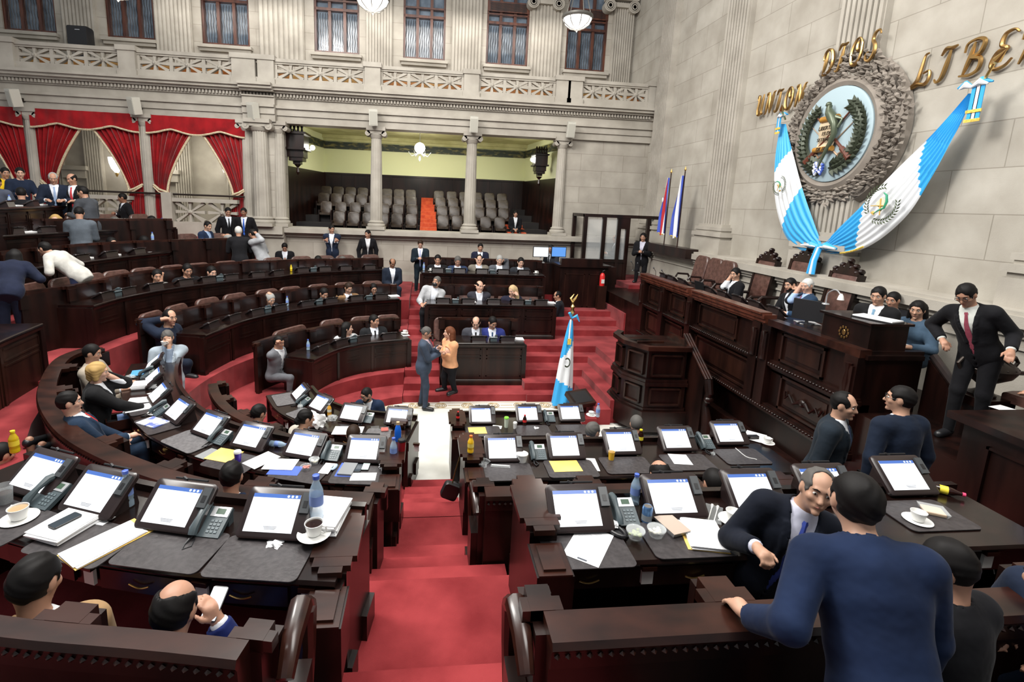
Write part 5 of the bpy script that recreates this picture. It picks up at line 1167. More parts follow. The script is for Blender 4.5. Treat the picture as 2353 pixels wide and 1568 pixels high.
m = MB(); m.b2(3.95, 5.42, 14.3, 15.0, .9, 2.5); m.b2(3.9, 5.47, 14.25, 15.05, .9, 1.15); m.b2(5.0, 5.9, 14.9, 15.7, .9, 2.45); rel(m.build('body', M['wood']), root)
m = MB(); m.b2(3.9, 5.47, 14.22, 15.05, 2.5, 2.56); m.b2(3.95, 5.2, 14.22, 14.4, 2.56, 2.75); rel(m.build('top', M['wood']), root)
m = MB(); frame_on(m, Vector((4.4, 14.3)), Vector((0, 1)), .6, 1.3, 2.3); frame_on(m, Vector((5.08, 14.3)), Vector((0, 1)), .5, 1.3, 2.3); rel(m.build('raised_panel', M['woodmid']), root)
root = empty('fire_extinguisher', (5.35, 14.1, 1.28), label='small red fire extinguisher standing by the control desk', cat='extinguisher'); c = ony(1384, 640, 14.15); root.location = (c.x, 14.15, c.z - .22)
m = MB(); m.lathe([(.07, 0), (.075, .03), (.075, .3), (.05, .36), (.025, .38)], n=16); m.build('cylinder', M['red'], root); MB().b2(-.045, .045, -.077, -.06, .08, .2).build('label_plate', M['label'], root); m = MB(); m.tube([(0, 0, .38), (0, 0, .44), (.06, 0, .46)], .015, 6); m.build('valve', M['black'], root)
MB().b2(c.x - .12, c.x + .12, 14.05, 14.24, 1.28, c.z - .22).build('extinguisher_post', M['woodmid'], label='brown wooden post under the fire extinguisher', cat='post')
for px, w, mt, lab in ((1243, .5, M['screen'], 'bright white computer monitor in front of the stone wall'), (1284, .48, emis('screen_bluepic', (.1, .3, .75), 1.0), 'computer monitor with blue picture in front of the stone wall')):
    c = ony(px, 578, 15.4); root = empty('monitor', (c.x, 15.4, c.z - .35), label=lab, cat='monitor')
    MB().b2(-w / 2, w / 2, -.015, .03, .17, .5).build('housing', M['black'], root); MB().b2(-w / 2 + .02, w / 2 - .02, -.02, -.015, .19, .48).build('screen', mt, root); m = MB(); m.b2(-.12, .12, -.08, .1, 0, .02); m.b2(-.02, .02, 0, .03, 0, .2); m.build('stand', M['silver'], root)
MB().b2(3.2, 4.4, 15.2, 15.9, 1.5, ony(1243, 578, 15.4).z - .35).build('side_table', M['wood'], label='dark table carrying the two bright monitors', cat='table')
# ================================================================ THINGS ON THE DESKS
def Lp(L, c):                                        # lathe in a local builder
    m = MB(); m.lathe(L, c, 20); return m
def place(px, py, z): p = onz(px, py, z); return Vector((p.x, p.y, z))
def row_rz(k, p):
    path = ROW[k][0]; d = min(range(len(path)), key=lambda j: (path[j] - p.xy).length); return face_rz(normals(path)[d])
MT = {}
def cm(name, c, r=.5, **k):
    if name not in MT: MT[name] = mat(name, c, r, **k)
    return MT[name]
def pad(k, px, py, lab, w=.52, d=.34, grey=False):
    z = ROW[k][1]; p = place(px, py, z + .004); m = MB(); pts = []; r = .04
    for sx, sy, a0 in ((1, 1, 0), (-1, 1, 90), (-1, -1, 180), (1, -1, 270)):
        for i in range(5): a = math.radians(a0 + 22.5 * i); pts.append((sx * (w / 2 - r) + r * math.cos(a), sy * (d / 2 - r) + r * math.sin(a)))
    m.prism(pts, 0, .006); o = m.build('desk_pad', M['blotg'] if grey else M['blot'], label=lab, cat='desk pad', group='leather pads on the desks'); o.location = p; o.rotation_euler = (0, 0, row_rz(k, p)); return o
def text_rows(m, w, d, n, z, y0=-.4, y1=.4, fill=.75, h=.0022, seed=1):
    R = random.Random(seed)
    for i in range(n):
        y = d * (y0 + (y1 - y0) * i / max(1, n - 1)); x = -w * .38
        L = w * .76 * (fill if R.random() < .8 else .4) ; m.b2(x, x + L, y, y + h, z, z + .0003)
def sheet(px, py, z, w, d, rz, lab, t=.0015, mt=None, lines=0, name='paper_sheet', cat='paper', group=None, head=False):
    root = empty(name, place(px, py, z), rz, label=lab, cat=cat, group=group)
    m = MB(); m.b2(-w / 2, w / 2, -d / 2, d / 2, 0, t); m.build('page', mt or M['paper'], root, smooth=0)
    if lines: m = MB(); text_rows(m, w, d, lines, t + .0002); m.build('printed_lines', cm('print_ink', (.25, .25, .27)), root, smooth=0)
    if head: m = MB(); m.b2(-w * .1, w * .16, -d * .47, -d * .43, t + .0002, t + .0005); m.build('letterhead', cm('head_ink', (.05, .06, .08)), root, smooth=0)
    return root
def stack(px, py, z, w, d, rz, lab, n=5, h=.03, under=None, name='paper_stack'):
    root = empty(name, place(px, py, z), rz, label=lab, cat='papers')
    if under: m = MB(); m.b2(-w / 2 - .02, w / 2 + .005, -d / 2 - .005, d / 2 + .03, 0, .003); m.build('folder', under, root, smooth=0)
    R = random.Random(int(px))
    for i in range(n):
        m = MB(); a, b = R.uniform(-.008, .008), R.uniform(-.008, .008); T = Matrix.Translation((a, b, 0)) @ Matrix.Rotation(R.uniform(-.05, .05), 4, 'Z'); m.b2(-w / 2, w / 2, -d / 2, d / 2, .003 + h * i / n, .003 + h * (i + 1) / n - .0008, T); m.build('sheet', M['paper'], root, smooth=0)
    return root
def cup(px, py, z, lab, s=1.0, saucer=True, coffee=True, napkin=True, rz=0, cat='cup'):
    root = empty('cup_and_saucer' if saucer else 'cup', place(px, py, z), rz, label=lab, cat=cat); z0 = .012 * 1 if saucer else 0
    if napkin: m = MB(); m.b2(-.06, .08, -.07, .07, .0, .002, Matrix.Rotation(.6, 4, 'Z')); m.build('napkin', M['paper'], root, smooth=0)
    if saucer: m = MB(); m.lathe([(.035 * s, .003), (.04 * s, .006), (.075 * s, .016), (.078 * s, .019), (.04 * s, .011), (.001, .010)], n=28, cap=False); m.build('saucer', M['white'], root)
    m = MB(); m.lathe([(.024 * s, z0), (.03 * s, z0 + .004), (.041 * s, z0 + .05 * s), (.043 * s, z0 + .06 * s), (.040 * s, z0 + .06 * s), (.036 * s, z0 + .04 * s), (.001, z0 + .04 * s)], n=28, cap=False); m.build('cup', M['white'], root)
    m = MB(); m.tube([(.04 * s, 0, z0 + .05 * s), (.06 * s, 0, z0 + .05 * s), (.064 * s, 0, z0 + .03 * s), (.05 * s, 0, z0 + .015 * s), (.033 * s, 0, z0 + .02 * s)], .0045 * s, 7); m.build('handle', M['white'], root)
    if coffee: m = MB(); m.lathe([(.001, z0 + .052 * s), (.0385 * s, z0 + .052 * s)], n=24, cap=False); m.build('coffee', M['coffee'] if coffee is True else coffee, root)
    return root
def bottle(px, py, z, lab, kind='water', s=1.0, lie=None):
    root = empty('bottle', place(px, py, z), 0, label=lab, cat='bottle')
    if lie is not None: root.rotation_euler = (PI / 2, 0, lie); root.location.z += .034 * s
    body, cap_, lb, liq = {'water': (M['water'], M['lblue'], cm('water_label', (.2, .3, .65)), None), 'clear': (M['water'], M['lblue'], cm('water_label', (.2, .3, .65)), None),
        'yellow': (cm('yellow_drink', (.55, .38, .01), .15), M['yel'], cm('yellow_label', (.85, .7, .05)), None), 'soda': (cm('cola', (.02, .006, .004), .08), M['red'], cm('red_label', (.6, .02, .02)), None),
        'cola': (cm('cola', (.02, .006, .004), .08), cm('pink_cap', (.7, .05, .15)), cm('yellow_label', (.85, .7, .05)), None), 'orange': (cm('orange_drink', (.75, .45, .02), .15), cm('orange_cap', (.8, .15, .02)), cm('cream_label', (.8, .65, .15)), None),
        'juice': (cm('juice', (.6, .3, .04), .15), M['silver'], cm('white_label', (.7, .65, .5)), None), 'dark': (cm('cola', (.02, .006, .004), .08), M['yel'], cm('yellow_label', (.85, .7, .05)), None)}[kind]
    H = .225 * s if kind in ('water', 'clear', 'cola') else .17 * s; r = .033 * s if kind in ('water', 'clear') else .03 * s
    m = MB(); m.lathe([(r * .8, 0), (r, .008), (r, H * .18), (r * .93, H * .22), (r, H * .26), (r, H * .6), (r * .95, H * .66), (r * .55, H * .82), (r * .42, H * .88), (r * .42, H * .93)], n=20); m.build('body', body, root)
    m = MB(); m.lathe([(r * .5, H * .92), (r * .5, H), (r * .45, H * 1.005)], n=16); m.build('cap', cap_, root)
    m = MB(); m.lathe([(r * 1.02, H * .34), (r * 1.02, H * .56)], n=20, cap=False); m.build('label_band', lb, root)
    return root
def glass(px, py, z, lab, liq=None, h=.11, r=.035):
    root = empty('drinking_glass', place(px, py, z), 0, label=lab, cat='glass'); m = MB(); m.lathe([(r * .8, 0), (r, h), (r * .95, h), (r * .78, .008)], n=20, cap=False); m.build('glass_body', M['glass'], root)
    if liq: m = MB(); m.lathe([(r * .74, .006), (r * .86, h * .6)], n=18); m.build('drink', liq, root)
    return root
def tumbler(px, py, z, lab, body, top, h=.12, r=.035, straw=False, liquid=None):
    root = empty('tumbler', place(px, py, z), 0, label=lab, cat='cup'); m = MB(); m.lathe([(r * .78, 0), (r, h), (r * .96, h)], n=22); m.build('body', body, root)
    m = MB(); m.lathe([(r * 1.06, h), (r * 1.06, h + .01), (r * .9, h + .022), (r * .3, h + .026)], n=22); m.build('lid', top, root)
    if straw: m = MB(); m.tube([(0, 0, h * .5), (.01, 0, h + .08)], .003, 6); m.build('straw', M['white'], root)
    return root
def bowl(px, py, z, lab, mt, fill, r=.055, h=.05, lid=None, name='plastic_bowl', cat='bowl'):
    root = empty(name, place(px, py, z), 0, label=lab, cat=cat); m = MB(); m.lathe([(r * .75, 0), (r, h), (r * 1.05, h + .003), (r * .95, h), (r * .7, .004), (.001, .004)], n=26, cap=False); m.build('bowl_body', mt, root)
    m = MB(); R = random.Random(int(px))
    for i in range(16): a = R.random() * 6.28; q = R.random() ** .5 * r * .7; m.ball((q * math.cos(a), q * math.sin(a), h * .55 + R.random() * .01), (.012, .012, .008), 6)
    m.build('food', fill, root)
    if lid: m = MB(); m.lathe([(r * 1.06, h), (r * 1.04, h + .008), (r * .8, h + .01), (.001, h + .009)], n=26); m.build('lid', lid, root)
    return root
def tray(px, py, z, w, d, rz, lab, mt, fill, h=.035, name='food_tray', lid=None):
    root = empty(name, place(px, py, z), rz, label=lab, cat='food tray'); m = MB(); a = .8
    m.add([(-w / 2 * a, -d / 2 * a, 0), (w / 2 * a, -d / 2 * a, 0), (w / 2 * a, d / 2 * a, 0), (-w / 2 * a, d / 2 * a, 0), (-w / 2, -d / 2, h), (w / 2, -d / 2, h), (w / 2, d / 2, h), (-w / 2, d / 2, h)], [(0, 3, 2, 1), (0, 1, 5, 4), (1, 2, 6, 5), (2, 3, 7, 6), (3, 0, 4, 7)]); m.build('tray_body', mt, root, fix=False)
    if fill: m = MB(); rbox(m, (0, 0, 0), (w * .8, h * .6, d * .8), .01, Matrix.Translation((0, 0, h * .5)) @ Matrix.Rotation(PI / 2, 4, 'X')); m.build('food', fill, root)
    if lid: m = MB(); m.b2(-w / 2, w / 2, -d / 2, d / 2, h, h + .003); m.build('lid', lid, root)
    return root
def crumple(px, py, z, r, lab, mt=None, name='napkin', cat='napkin', flat=.5, seed=1):
    bm = bmesh.new(); bmesh.ops.create_icosphere(bm, subdivisions=3, radius=r); R = random.Random(seed); ph = [R.uniform(0, 6) for _ in range(6)]
    for v in bm.verts:
        n = v.co.normalized(); k = 1 + .22 * math.sin(5 * n.x + ph[0] + 3 * n.z) + .18 * math.sin(9 * n.y + ph[1]) + .12 * math.sin(14 * n.x * n.y + ph[2]) + .1 * math.sin(17 * n.z + ph[3] + 5 * n.x)
        v.co = n * r * k; v.co.z = max(v.co.z * flat, -r * flat * .6)
    me = bpy.data.meshes.new(name); bm.to_mesh(me); bm.free(); me.materials.append(mt or M['paper']); me.shade_smooth(); me.set_sharp_from_angle(angle=.5)
    o = bpy.data.objects.new(name, me); COL.objects.link(o); o.location = place(px, py, z) + Vector((0, 0, r * flat * .6)); tag(o, lab, cat); return o
def mobile(px, py, z, rz, lab, back=None, w=.072, l=.15):
    root = empty('mobile_phone', place(px, py, z), rz, label=lab, cat='phone'); m = MB(); rbox(m, (0, 0, 0), (w, .008, l), .012, Matrix.Translation((0, 0, .005)) @ Matrix.Rotation(PI / 2, 4, 'X')); m.build('case', M['black'], root)
    m = MB(); m.b2(-w * .46, w * .46, -l * .47, l * .47, .0092, .0098); m.build('screen' if not back else 'back_cover', back or cm('dark_screen', (.03, .04, .05), .08), root); return root
def cable(pts, lab, mt=None, r=.0035, name='charging_cable'):
    m = MB(); sp = spline([Vector(p) for p in pts], .02); m.tube(sp, r, 6); return m.build(name, mt or M['white'], label=lab, cat='cable')
A, B_, C_ = 2.2, 1.56, .92
# pads
pads = [('R1', 1345, 1262, 'black leather pad under the printed sheet, nearest straight desk'), ('R1', 1575, 1240, 'black leather pad under the plastic bowls and manila folder'), ('R1', 1805, 1225, 'black leather pad behind the man in the white shirt'), ('R1', 2125, 1185, 'black leather pad under the cup and sandwich tray'),
    ('R2', 1165, 1085, 'leather pad under the wrapped cutlery, second straight desk'), ('R2', 1312, 1078, 'leather pad under the wide manila envelope'), ('R2', 1440, 1070, 'leather pad with the orange drink cup on it'), ('R2', 1580, 1063, 'leather pad under two loose white sheets'), ('R2', 1705, 1050, 'leather pad with a white cable across it'),
    ('R3', 1110, 992, 'leather pad under the small manila envelope near the marble'), ('R3', 1225, 990, 'leather pad in front of the red soda bottle'), ('R3', 1320, 988, 'leather pad beside the grey-haired man in light blue'),
    ('L1', 195, 1245, 'leather pad under the thick paper stack with a phone'), ('L1', 395, 1262, 'empty leather pad next to the long printed stack'), ('L1', 600, 1283, 'empty leather pad with a crumpled napkin at its corner'), ('L1', 0, 1200, 'leather pad cut by the frame under the coffee saucer'),
    ('L2', 690, 1085, 'leather pad under the tubs and blue folder'), ('L2', 535, 1062, 'leather pad under the manila folder and purple cup'), ('L2', 435, 1015, 'bare grey leather pad on the second curved desk'), ('L2', 362, 975, 'leather pad under the illustrated magazine'), ('L2', 330, 935, 'leather pad under loose sheets by the man in red tie'), ('L2', 825, 1092, 'leather pad under notebook and mobile phones'),
    ('L3', 655, 918, 'bare grey leather pad at the far end of the innermost curved desk'), ('L3', 700, 955, 'grey leather pad behind the woman with hair in a bun'), ('L3', 880, 1000, 'grey leather pad under the berry tray')]
for q in pads: pad(*q, grey=q[3].startswith(('bare', 'grey')))
# nearest straight desk
zz = A + .011
sheet(1353, 1252, zz, .216, .33, -.62, 'printed white sheet lying askew on the nearest straight desk', lines=26, head=True)
bowl(1459, 1236, zz, 'clear plastic bowl of green salad next to the telephone', M['glass'], cm('salad', (.25, .3, .1)), lid=M['glass']); bowl(1507, 1232, zz, 'clear plastic bowl of pale salad beside the foil box', M['glass'], cm('rice', (.65, .62, .5)), lid=M['glass'])
tray(1543, 1216, zz, .13, .19, .25, 'flat foil food box with brown lid beside the plastic bowls', M['silver'], None, lid=cm('board_lid', (.42, .33, .27), .5))
root = empty('drink_can', place(1485, 1200, A), 0, label='open blue and silver drink can in front of the desk phone', cat='can'); m = MB(); m.lathe([(.026, 0), (.033, .008), (.033, .105), (.026, .118), (.024, .115)], n=22); m.build('body', cm('can_blue', (.12, .25, .5), .25, metal=.6), root); m = MB(); m.lathe([(.001, .116), (.026, .116)], n=20, cap=False); m.build('lid', M['chrome'], root); m = MB(); m.lathe([(.0335, .02), (.0335, .06)], n=20, cap=False); m.build('picture_band', cm('can_band', (.5, .55, .6), .3, metal=.5), root)
root = empty('spectacle_case', place(1412, 1222, A + .01), .5, label='open black oval case holding a white tissue', cat='case'); m = MB(); m.tube([(.035 * math.cos(t), .08 * math.sin(t), .015) for t in [i * .42 for i in range(16)]], .012, 8); m.b2(-.03, .03, -.06, .06, 0, .01); m.build('case_body', M['black'], root)
crumple(1408, 1208, A + .03, .035, 'crumpled white tissue inside the open black case', seed=4)
stack(1615, 1232, zz, .22, .29, -.22, 'thick white paper stack on a manila folder, nearest straight desk', 5, .025, M['yellow'])
root = empty('cutlery_pack', place(1637, 1182, A), -.6, label='clear pack of white plastic cutlery by the stack of papers', cat='cutlery'); m = MB(); m.b2(-.05, .06, -.11, .11, 0, .006); m.build('wrapper', M['glass'], root)
for dx in (-.02, .015): m = MB(); m.tube([(dx, -.1, .009), (dx + .01, .05, .009), (dx + .012, .1, .01)], [.004, .004, .011], 6); m.build('fork', M['white'], root)
cup(1683, 1200, A, 'tall white cup on a stained saucer with a napkin, nearest straight desk', 1.15, coffee=False)
cup(2107, 1200, A, 'white coffee cup on saucer and folded napkin beside the sandwich tray', 1.1, coffee=False, rz=.2)
tray(2143, 1180, A + .005, .15, .13, -.5, 'clear tray with a sandwich beside the white coffee cup', M['glass'], cm('sandwich', (.62, .45, .3)), lid=M['glass'])
bottle(2125, 1125, A, 'dark soda bottle with yellow label lying on its side', 'cola', 1.0, lie=.9)
bottle(1457, 1158, A, 'half-hidden water bottle with blue cap between phone and console', 'water'); tumbler(1590, 1160, A, 'small clear sanitizer bottle with white flip cap', M['glass'], M['white'], .07, .018)
crumple(1680, 1130, B_ + .2, .03, 'small crumpled white tissue on the bench behind the consoles', seed=9)
# second straight desk
bottle(1081, 1040, B_ + .12, 'orange-capped yellow juice bottle on the stepped wooden arm', 'orange', 1.1)
sheet(1300, 1072, B_ + .008, .30, .22, .02, 'wide manila envelope on the second straight desk', .004, M['yellow'], name='envelope', cat='envelope')
bowl(1199, 1062, B_, 'stacked white lidded tub and tray on the second straight desk', M['white'], cm('noodles', (.7, .5, .3)), .06, .09, M['white'], 'food_tub', 'tub'); crumple(1107, 1068, B_, .07, 'crumpled clear plastic bag at the aisle end of the desk', M['glass'], 'plastic_bag', 'bag', .6, 3)
root = empty('cutlery_pack', place(1150, 1072, B_ + .01), 1.4, label='wrapped white plastic cutlery on the leather pad', cat='cutlery'); m = MB(); m.b2(-.03, .03, -.1, .1, 0, .005); m.build('wrapper', M['glass'], root); m = MB(); m.tube([(0, -.09, .008), (0, .09, .008)], .006, 6); m.build('fork', M['white'], root)
tumbler(1404, 1058, B_, 'clear cup of orange juice with domed lid', cm('orange_juice', (.8, .45, .03), .2), M['glass'], .1, .035)
bottle(1470, 1022, B_, 'small yellow-labelled soda bottle between two consoles', 'dark', 1.1); sheet(1362, 1068, B_ + .002, .10, .26, -.12, 'long pale glossy leaflet between two leather pads', mt=M['paper'])
sheet(1563, 1056, B_ + .009, .2, .22, -.15, 'two loose white sheets on the second straight desk'); sheet(1735, 1004, B_ + .01, .22, .28, -.75, 'white sheet with small print at the far end of the straight desk', lines=3)
cup(1762, 1020, B_, 'white cup and saucer on the far corner of the second straight desk', 1.05, coffee=False, napkin=False)
crumple(1638, 1045, B_, .022, 'small clear plastic cup lying by the telephone cord', M['glass'], 'plastic_cup', 'cup', .8, 5)
p, q = place(1690, 1030, B_ + .01), place(1742, 1085, B_ - .1); cable([p, place(1715, 1050, B_ + .012), place(1738, 1056, B_ + .01), place(1745, 1066, B_ - .02), q], 'white charging cable running off the far end of the desk')
# innermost straight desk
bottle(1052, 968, C_ + .1, 'small red-labelled soda bottle on the stepped arm beside the marble', 'soda', .9); sheet(1097, 990, C_ + .01, .26, .21, .03, 'small manila envelope on the innermost straight desk', .004, M['yellow'], name='envelope', cat='envelope')
sheet(1142, 982, C_ + .003, .14, .1, -.3, 'folded white napkin by the manila envelope', .004, name='napkin', cat='napkin'); tumbler(1163, 982, C_, 'shaker bottle with bright green lid', cm('shaker', (.55, .62, .5), .3), M['green'], .14, .035)
tumbler(1183, 985, C_, 'plain white paper cup beside the green-lidded shaker', M['white'], M['white'], .08, .03); bottle(1205, 978, C_, 'red-labelled cola bottle in front of a console', 'soda', 1.0)
bottle(1373, 958, C_, 'clear water bottle at the end of the innermost straight desk', 'clear', 1.0); cup(1358, 956, C_, 'white cup and saucer beside the water bottle near the lectern', 1.0, coffee=False, napkin=False); crumple(1232, 985, C_, .04, 'torn white wrapper on the innermost straight desk', seed=7, flat=.2)
# nearest curved desk
glass(14, 1158, A, 'short glass of dark drink cut by the edge of the frame', M['coffee'], .13, .045); cup(45, 1196, A, 'milky coffee in a white cup on saucer and napkin', 1.25, coffee=cm('latte', (.45, .3, .17), .2), rz=2.6)
stack(150, 1215, zz, .24, .27, -.35, 'thick stack of white papers under a black phone', 6, .035); mobile(150, 1198, A + .052, -.5, 'black mobile phone lying on the paper stack'); sheet(232, 1195, A + .01, .12, .09, -.3, 'small white card tucked behind the paper stack', .002)
stack(242, 1252, zz, .19, .36, -.62, 'long stapled document on the edge of the nearest curved desk', 3, .012, M['yellow']); bottle(295, 1163, A, 'blue-capped water bottle next to the wood-framed console', 'water', 1.1)
crumple(636, 1253, A, .045, 'crumpled white napkin on the nearest curved desk', seed=2, flat=.35)
stack(745, 1198, A + .02, .24, .30, -.15, 'messy pile of papers at the aisle end of the nearest curved desk', 8, .07); sheet(700, 1228, A + .005, .16, .2, -.3, 'white sheet under the cup of black coffee')
cup(722, 1232, A + .045, 'black coffee in a white cup at the aisle end', 1.25, napkin=False, rz=-.3); bottle(728, 1190, A + .09, 'tall clear water bottle standing on the paper pile', 'clear', 1.25)
bottle(35, 1040, 1.9, 'yellow-capped juice bottle near the edge of the frame on the curtain side', 'yellow', 1.2)
# second curved desk
root = empty('flask', place(914, 1022, B_ + .06), 0, label='bright blue metal flask with cork top', cat='flask'); m = MB(); m.lathe([(.033, 0), (.036, .01), (.036, .16), (.028, .2), (.016, .23)], n=22); m.build('body', cm('flask_blue', (.01, .12, .6), .3), root); m = MB(); m.lathe([(.018, .23), (.018, .26)], n=14); m.build('stopper', cm('cork', (.5, .35, .2)), root)
bottle(904, 1058, B_ + .02, 'clear water bottle standing before the blue flask', 'clear', 1.1); tumbler(923, 1045, B_ + .06, 'dark red insulated tumbler with black lid', cm('dark_red', (.25, .01, .015), .3), M['black'], .15, .04); tumbler(888, 1040, B_, 'small teal pot behind the water bottle', cm('teal', (.05, .5, .45), .35), cm('teal', (.05, .5, .45), .35), .05, .04)
crumple(885, 1078, B_, .06, 'crumpled white paper bag at the aisle end of the second curved desk', seed=12, name='paper_bag', cat='bag', flat=.8)
sheet(835, 1096, B_ + .012, .24, .14, -.03, 'plain white sheet at the edge near the aisle, second curved desk'); stack(797, 1082, B_ + .008, .14, .22, -.12, 'closed grey notebook beside the computer mouse', 1, .02, M['lblue'], 'notebook').children[1].data.materials[0] = cm('notebook_grey', (.2, .21, .22), .5)
mobile(823, 1077, B_ + .012, -.1, 'black mobile phone next to the grey notebook'); mobile(841, 1073, B_ + .013, -.08, 'pale green mobile phone lying face down', cm('pale_green', (.45, .6, .55), .3))
root = empty('computer_mouse', place(768, 1076, B_ + .01), -.25, label='pale blue computer mouse in front of the telephone', cat='mouse'); m = MB(); m.ball((0, 0, .012), (.028, .06, .018), 16); m.build('shell', cm('mouse_blue', (.4, .52, .65), .3), root); m = MB(); m.b2(-.002, .002, -.05, -.01, .027, .031); m.build('seam', M['grey'], root)
sheet(751, 1077, B_ + .008, .1, .2, -.2, 'long white envelope by the computer mouse', .003, name='envelope', cat='envelope')
bowl(722, 1066, B_ + .006, 'clear plastic tub of pale food on the second curved desk', M['glass'], cm('rice', (.65, .62, .5)), .05, .05, M['glass'], 'plastic_tub', 'tub'); bowl(703, 1080, B_ + .006, 'open plastic tub of pink food at the desk edge', M['glass'], cm('meat', (.5, .2, .17)), .05, .04, None, 'plastic_tub', 'tub')
sheet(645, 1068, B_ + .012, .3, .21, -.1, 'broad white document on a blue folder, second curved desk', .006, lines=0); sheet(601, 1058, B_ + .01, .2, .3, -.65, 'white papers sliding towards the desk edge beside the purple cup', .004)
sheet(655, 1082, B_ + .008, .3, .17, -.12, 'dark blue folder under the broad white document', .003, M['lblue'], name='folder', cat='folder')
sheet(515, 1047, B_ + .009, .28, .24, -.35, 'manila folder on the second curved desk', .005, M['yellow'], name='folder', cat='folder'); sheet(478, 1043, B_ + .004, .14, .2, -.5, 'clear glossy plastic sleeve beside the manila folder', .002, M['glass'], name='plastic_sleeve', cat='sleeve')
tumbler(547, 1062, B_, 'purple paper cup with white lid at the desk edge', cm('purple', (.05, .02, .3), .4), M['white'], .1, .036); bottle(618, 1025, B_, 'crushed water bottle lying between two consoles', 'clear', .95, lie=1.35)
tumbler(436, 963, B_, 'small clear sanitizer pump bottle behind the saucer', M['glass'], M['white'], .09, .022)
sheet(352, 972, B_ + .012, .3, .2, -.5, 'illustrated magazine with blue and red cover picture', .012, noisy(mat('magazine', (.5, .5, .6), .35), (.72, .74, .8), (.12, .16, .42), 9, 3, 0, (1, 1, 1), .5, .6), name='magazine', cat='magazine')
root = empty('saucer', place(357, 950, B_), 0, label='round white plate behind the magazine', cat='plate'); m = MB(); m.lathe([(.04, 0), (.05, .004), (.085, .012), (.08, .014), (.04, .008), (.001, .008)], n=28, cap=False); m.build('dish', M['white'], root)
sheet(318, 938, B_ + .01, .2, .28, -1.0, 'loose white sheets in front of the small console screens', .004); sheet(322, 920, B_ + .016, .2, .26, -1.3, 'upper loose white sheets beside the drawer with tissues', .004)
stack(335, 890, B_, .22, .30, -1.3, "stack of files under the blonde woman's hand", 4, .06); crumple(300, 868, B_ + .02, .05, 'crumpled clear wrapper beside the stack of files', M['glass'], 'plastic_wrapper', 'wrapper', .5, 6)
sheet(322, 857, B_ + .01, .26, .22, -1.2, 'bright blue folder near the far end of the second curved desk', .006, cm('folder_blue', (.08, .3, .6), .4), name='folder', cat='folder'); sheet(352, 905, B_, .12, .1, -.6, 'small white note beside the console', .002)
tumbler(361, 888, B_, 'small blue and white paper cup by a console', cm('cup_blue', (.1, .12, .5), .4), M['white'], .08, .035); root = empty('webcam_box', place(338, 872, B_), .3, label='small dark box beside the blue folder', cat='box'); m = MB(); m.b2(-.05, .05, -.06, .06, 0, .04); m.build('case', M['grey'], root)
root = empty('tissue_box', onz(293, 965, 1.42), -1.0, label='blue tissue box standing in the pulled-out drawer', cat='tissue box'); m = MB(); m.b2(-.06, .06, -.1, .1, 0, .07); m.build('carton', cm('tissue_blue', (.2, .32, .6), .5), root); m = MB(); m.lathe([(.03, .06), (.045, .1), (.01, .15)], n=7); m.build('tissue', M['paper'], root)
root = empty('open_drawer', onz(290, 975, 1.38), -1.0, label='brown drawer pulled out of the second curved desk', cat='drawer'); m = MB()
for a in ((-.13, .13, -.2, -.185, 0, .12), (-.13, .13, .185, .2, 0, .12), (-.13, -.118, -.2, .2, 0, .12), (.118, .13, -.2, .2, 0, .12), (-.13, .13, -.2, .2, 0, .012)): m.b2(*a)
m.build('drawer_box', M['woodmid'], root); root.location.z -= .01
p = onz(890, 1135, 1.35); cable([p, p + Vector((0, -.03, -.06)), p + Vector((-.02, -.06, -.22)), p + Vector((.03, -.08, -.36)), p + Vector((-.02, -.08, -.42)), p + Vector((-.07, -.08, -.4)), p + Vector((-.1, -.06, -.3))], 'white cable looping down from the outlet near the aisle')
root = empty('charger', p, 0, label='white plug in the outlet at the aisle end of the second curved desk', cat='charger'); m = MB(); m.b2(-.025, .025, -.03, .02, 0, .09); m.build('plug', M['white'], root)
p = onz(2245, 1250, 2.0); cable([p, onz(2275, 1275, 1.95), onz(2285, 1320, 1.85)], 'short white cable hanging from the outlet at the far end of the nearest straight desk'); cable([onz(2228, 1300, 1.9), onz(2250, 1288, 1.92), onz(2300, 1295, 1.92), onz(2353, 1270, 1.95)], 'thin white earphone cable by the purple patterned tie')
# innermost curved desk
crumple(727, 978, C_, .13, 'bulky white plastic carrier bag with printed mark', cm('white_bag', (.72, .72, .72), .35), 'plastic_bag', 'bag', .9, 21)
bottle(757, 955, C_, 'small glass bottle of yellow juice behind the plastic bag', 'juice', 1.1); tumbler(690, 948, C_, 'clear cup with white straw behind the woman with the bun', M['glass'], M['glass'], .1, .04, True)
tray(884, 990, C_ + .008, .13, .12, .1, 'clear tray of berries with a dark pick', M['glass'], cm('berries', (.5, .1, .08))); tray(862, 988, C_ + .008, .12, .1, .2, 'open clear tray lid beside the berries', M['glass'], None)
sheet(800, 990, C_ + .004, .42, .26, -.05, 'white document with handwriting on the innermost curved desk', .004, lines=4); crumple(762, 965, C_ + .0, .08, 'clear food box with white rice', M['glass'], 'food_box', 'box', .5, 8)
glass(941, 965, C_ + .1, 'small glass on the stepped wooden arm beside the marble', cm('cola', (.02, .006, .004)), .11, .035); glass(927, 985, C_, 'small empty glass by the console nearest the aisle', None, .08, .03)
# handbag on the aisle step
root = empty('handbag', onz(1035, 1128, .9), 0, label='black handbag with gold chain hanging beside the aisle', cat='bag'); m = MB(); rbox(m, (0, 0, 0), (.2, .09, .2), .04, Matrix.Rotation(.4, 4, 'Y')); m.build('body', M['black'], root); m = MB(); m.tube([(.02, 0, .1), (.05, .0, .25), (.1, .02, .42)], .008, 6); m.build('chain', M['gold'], root)
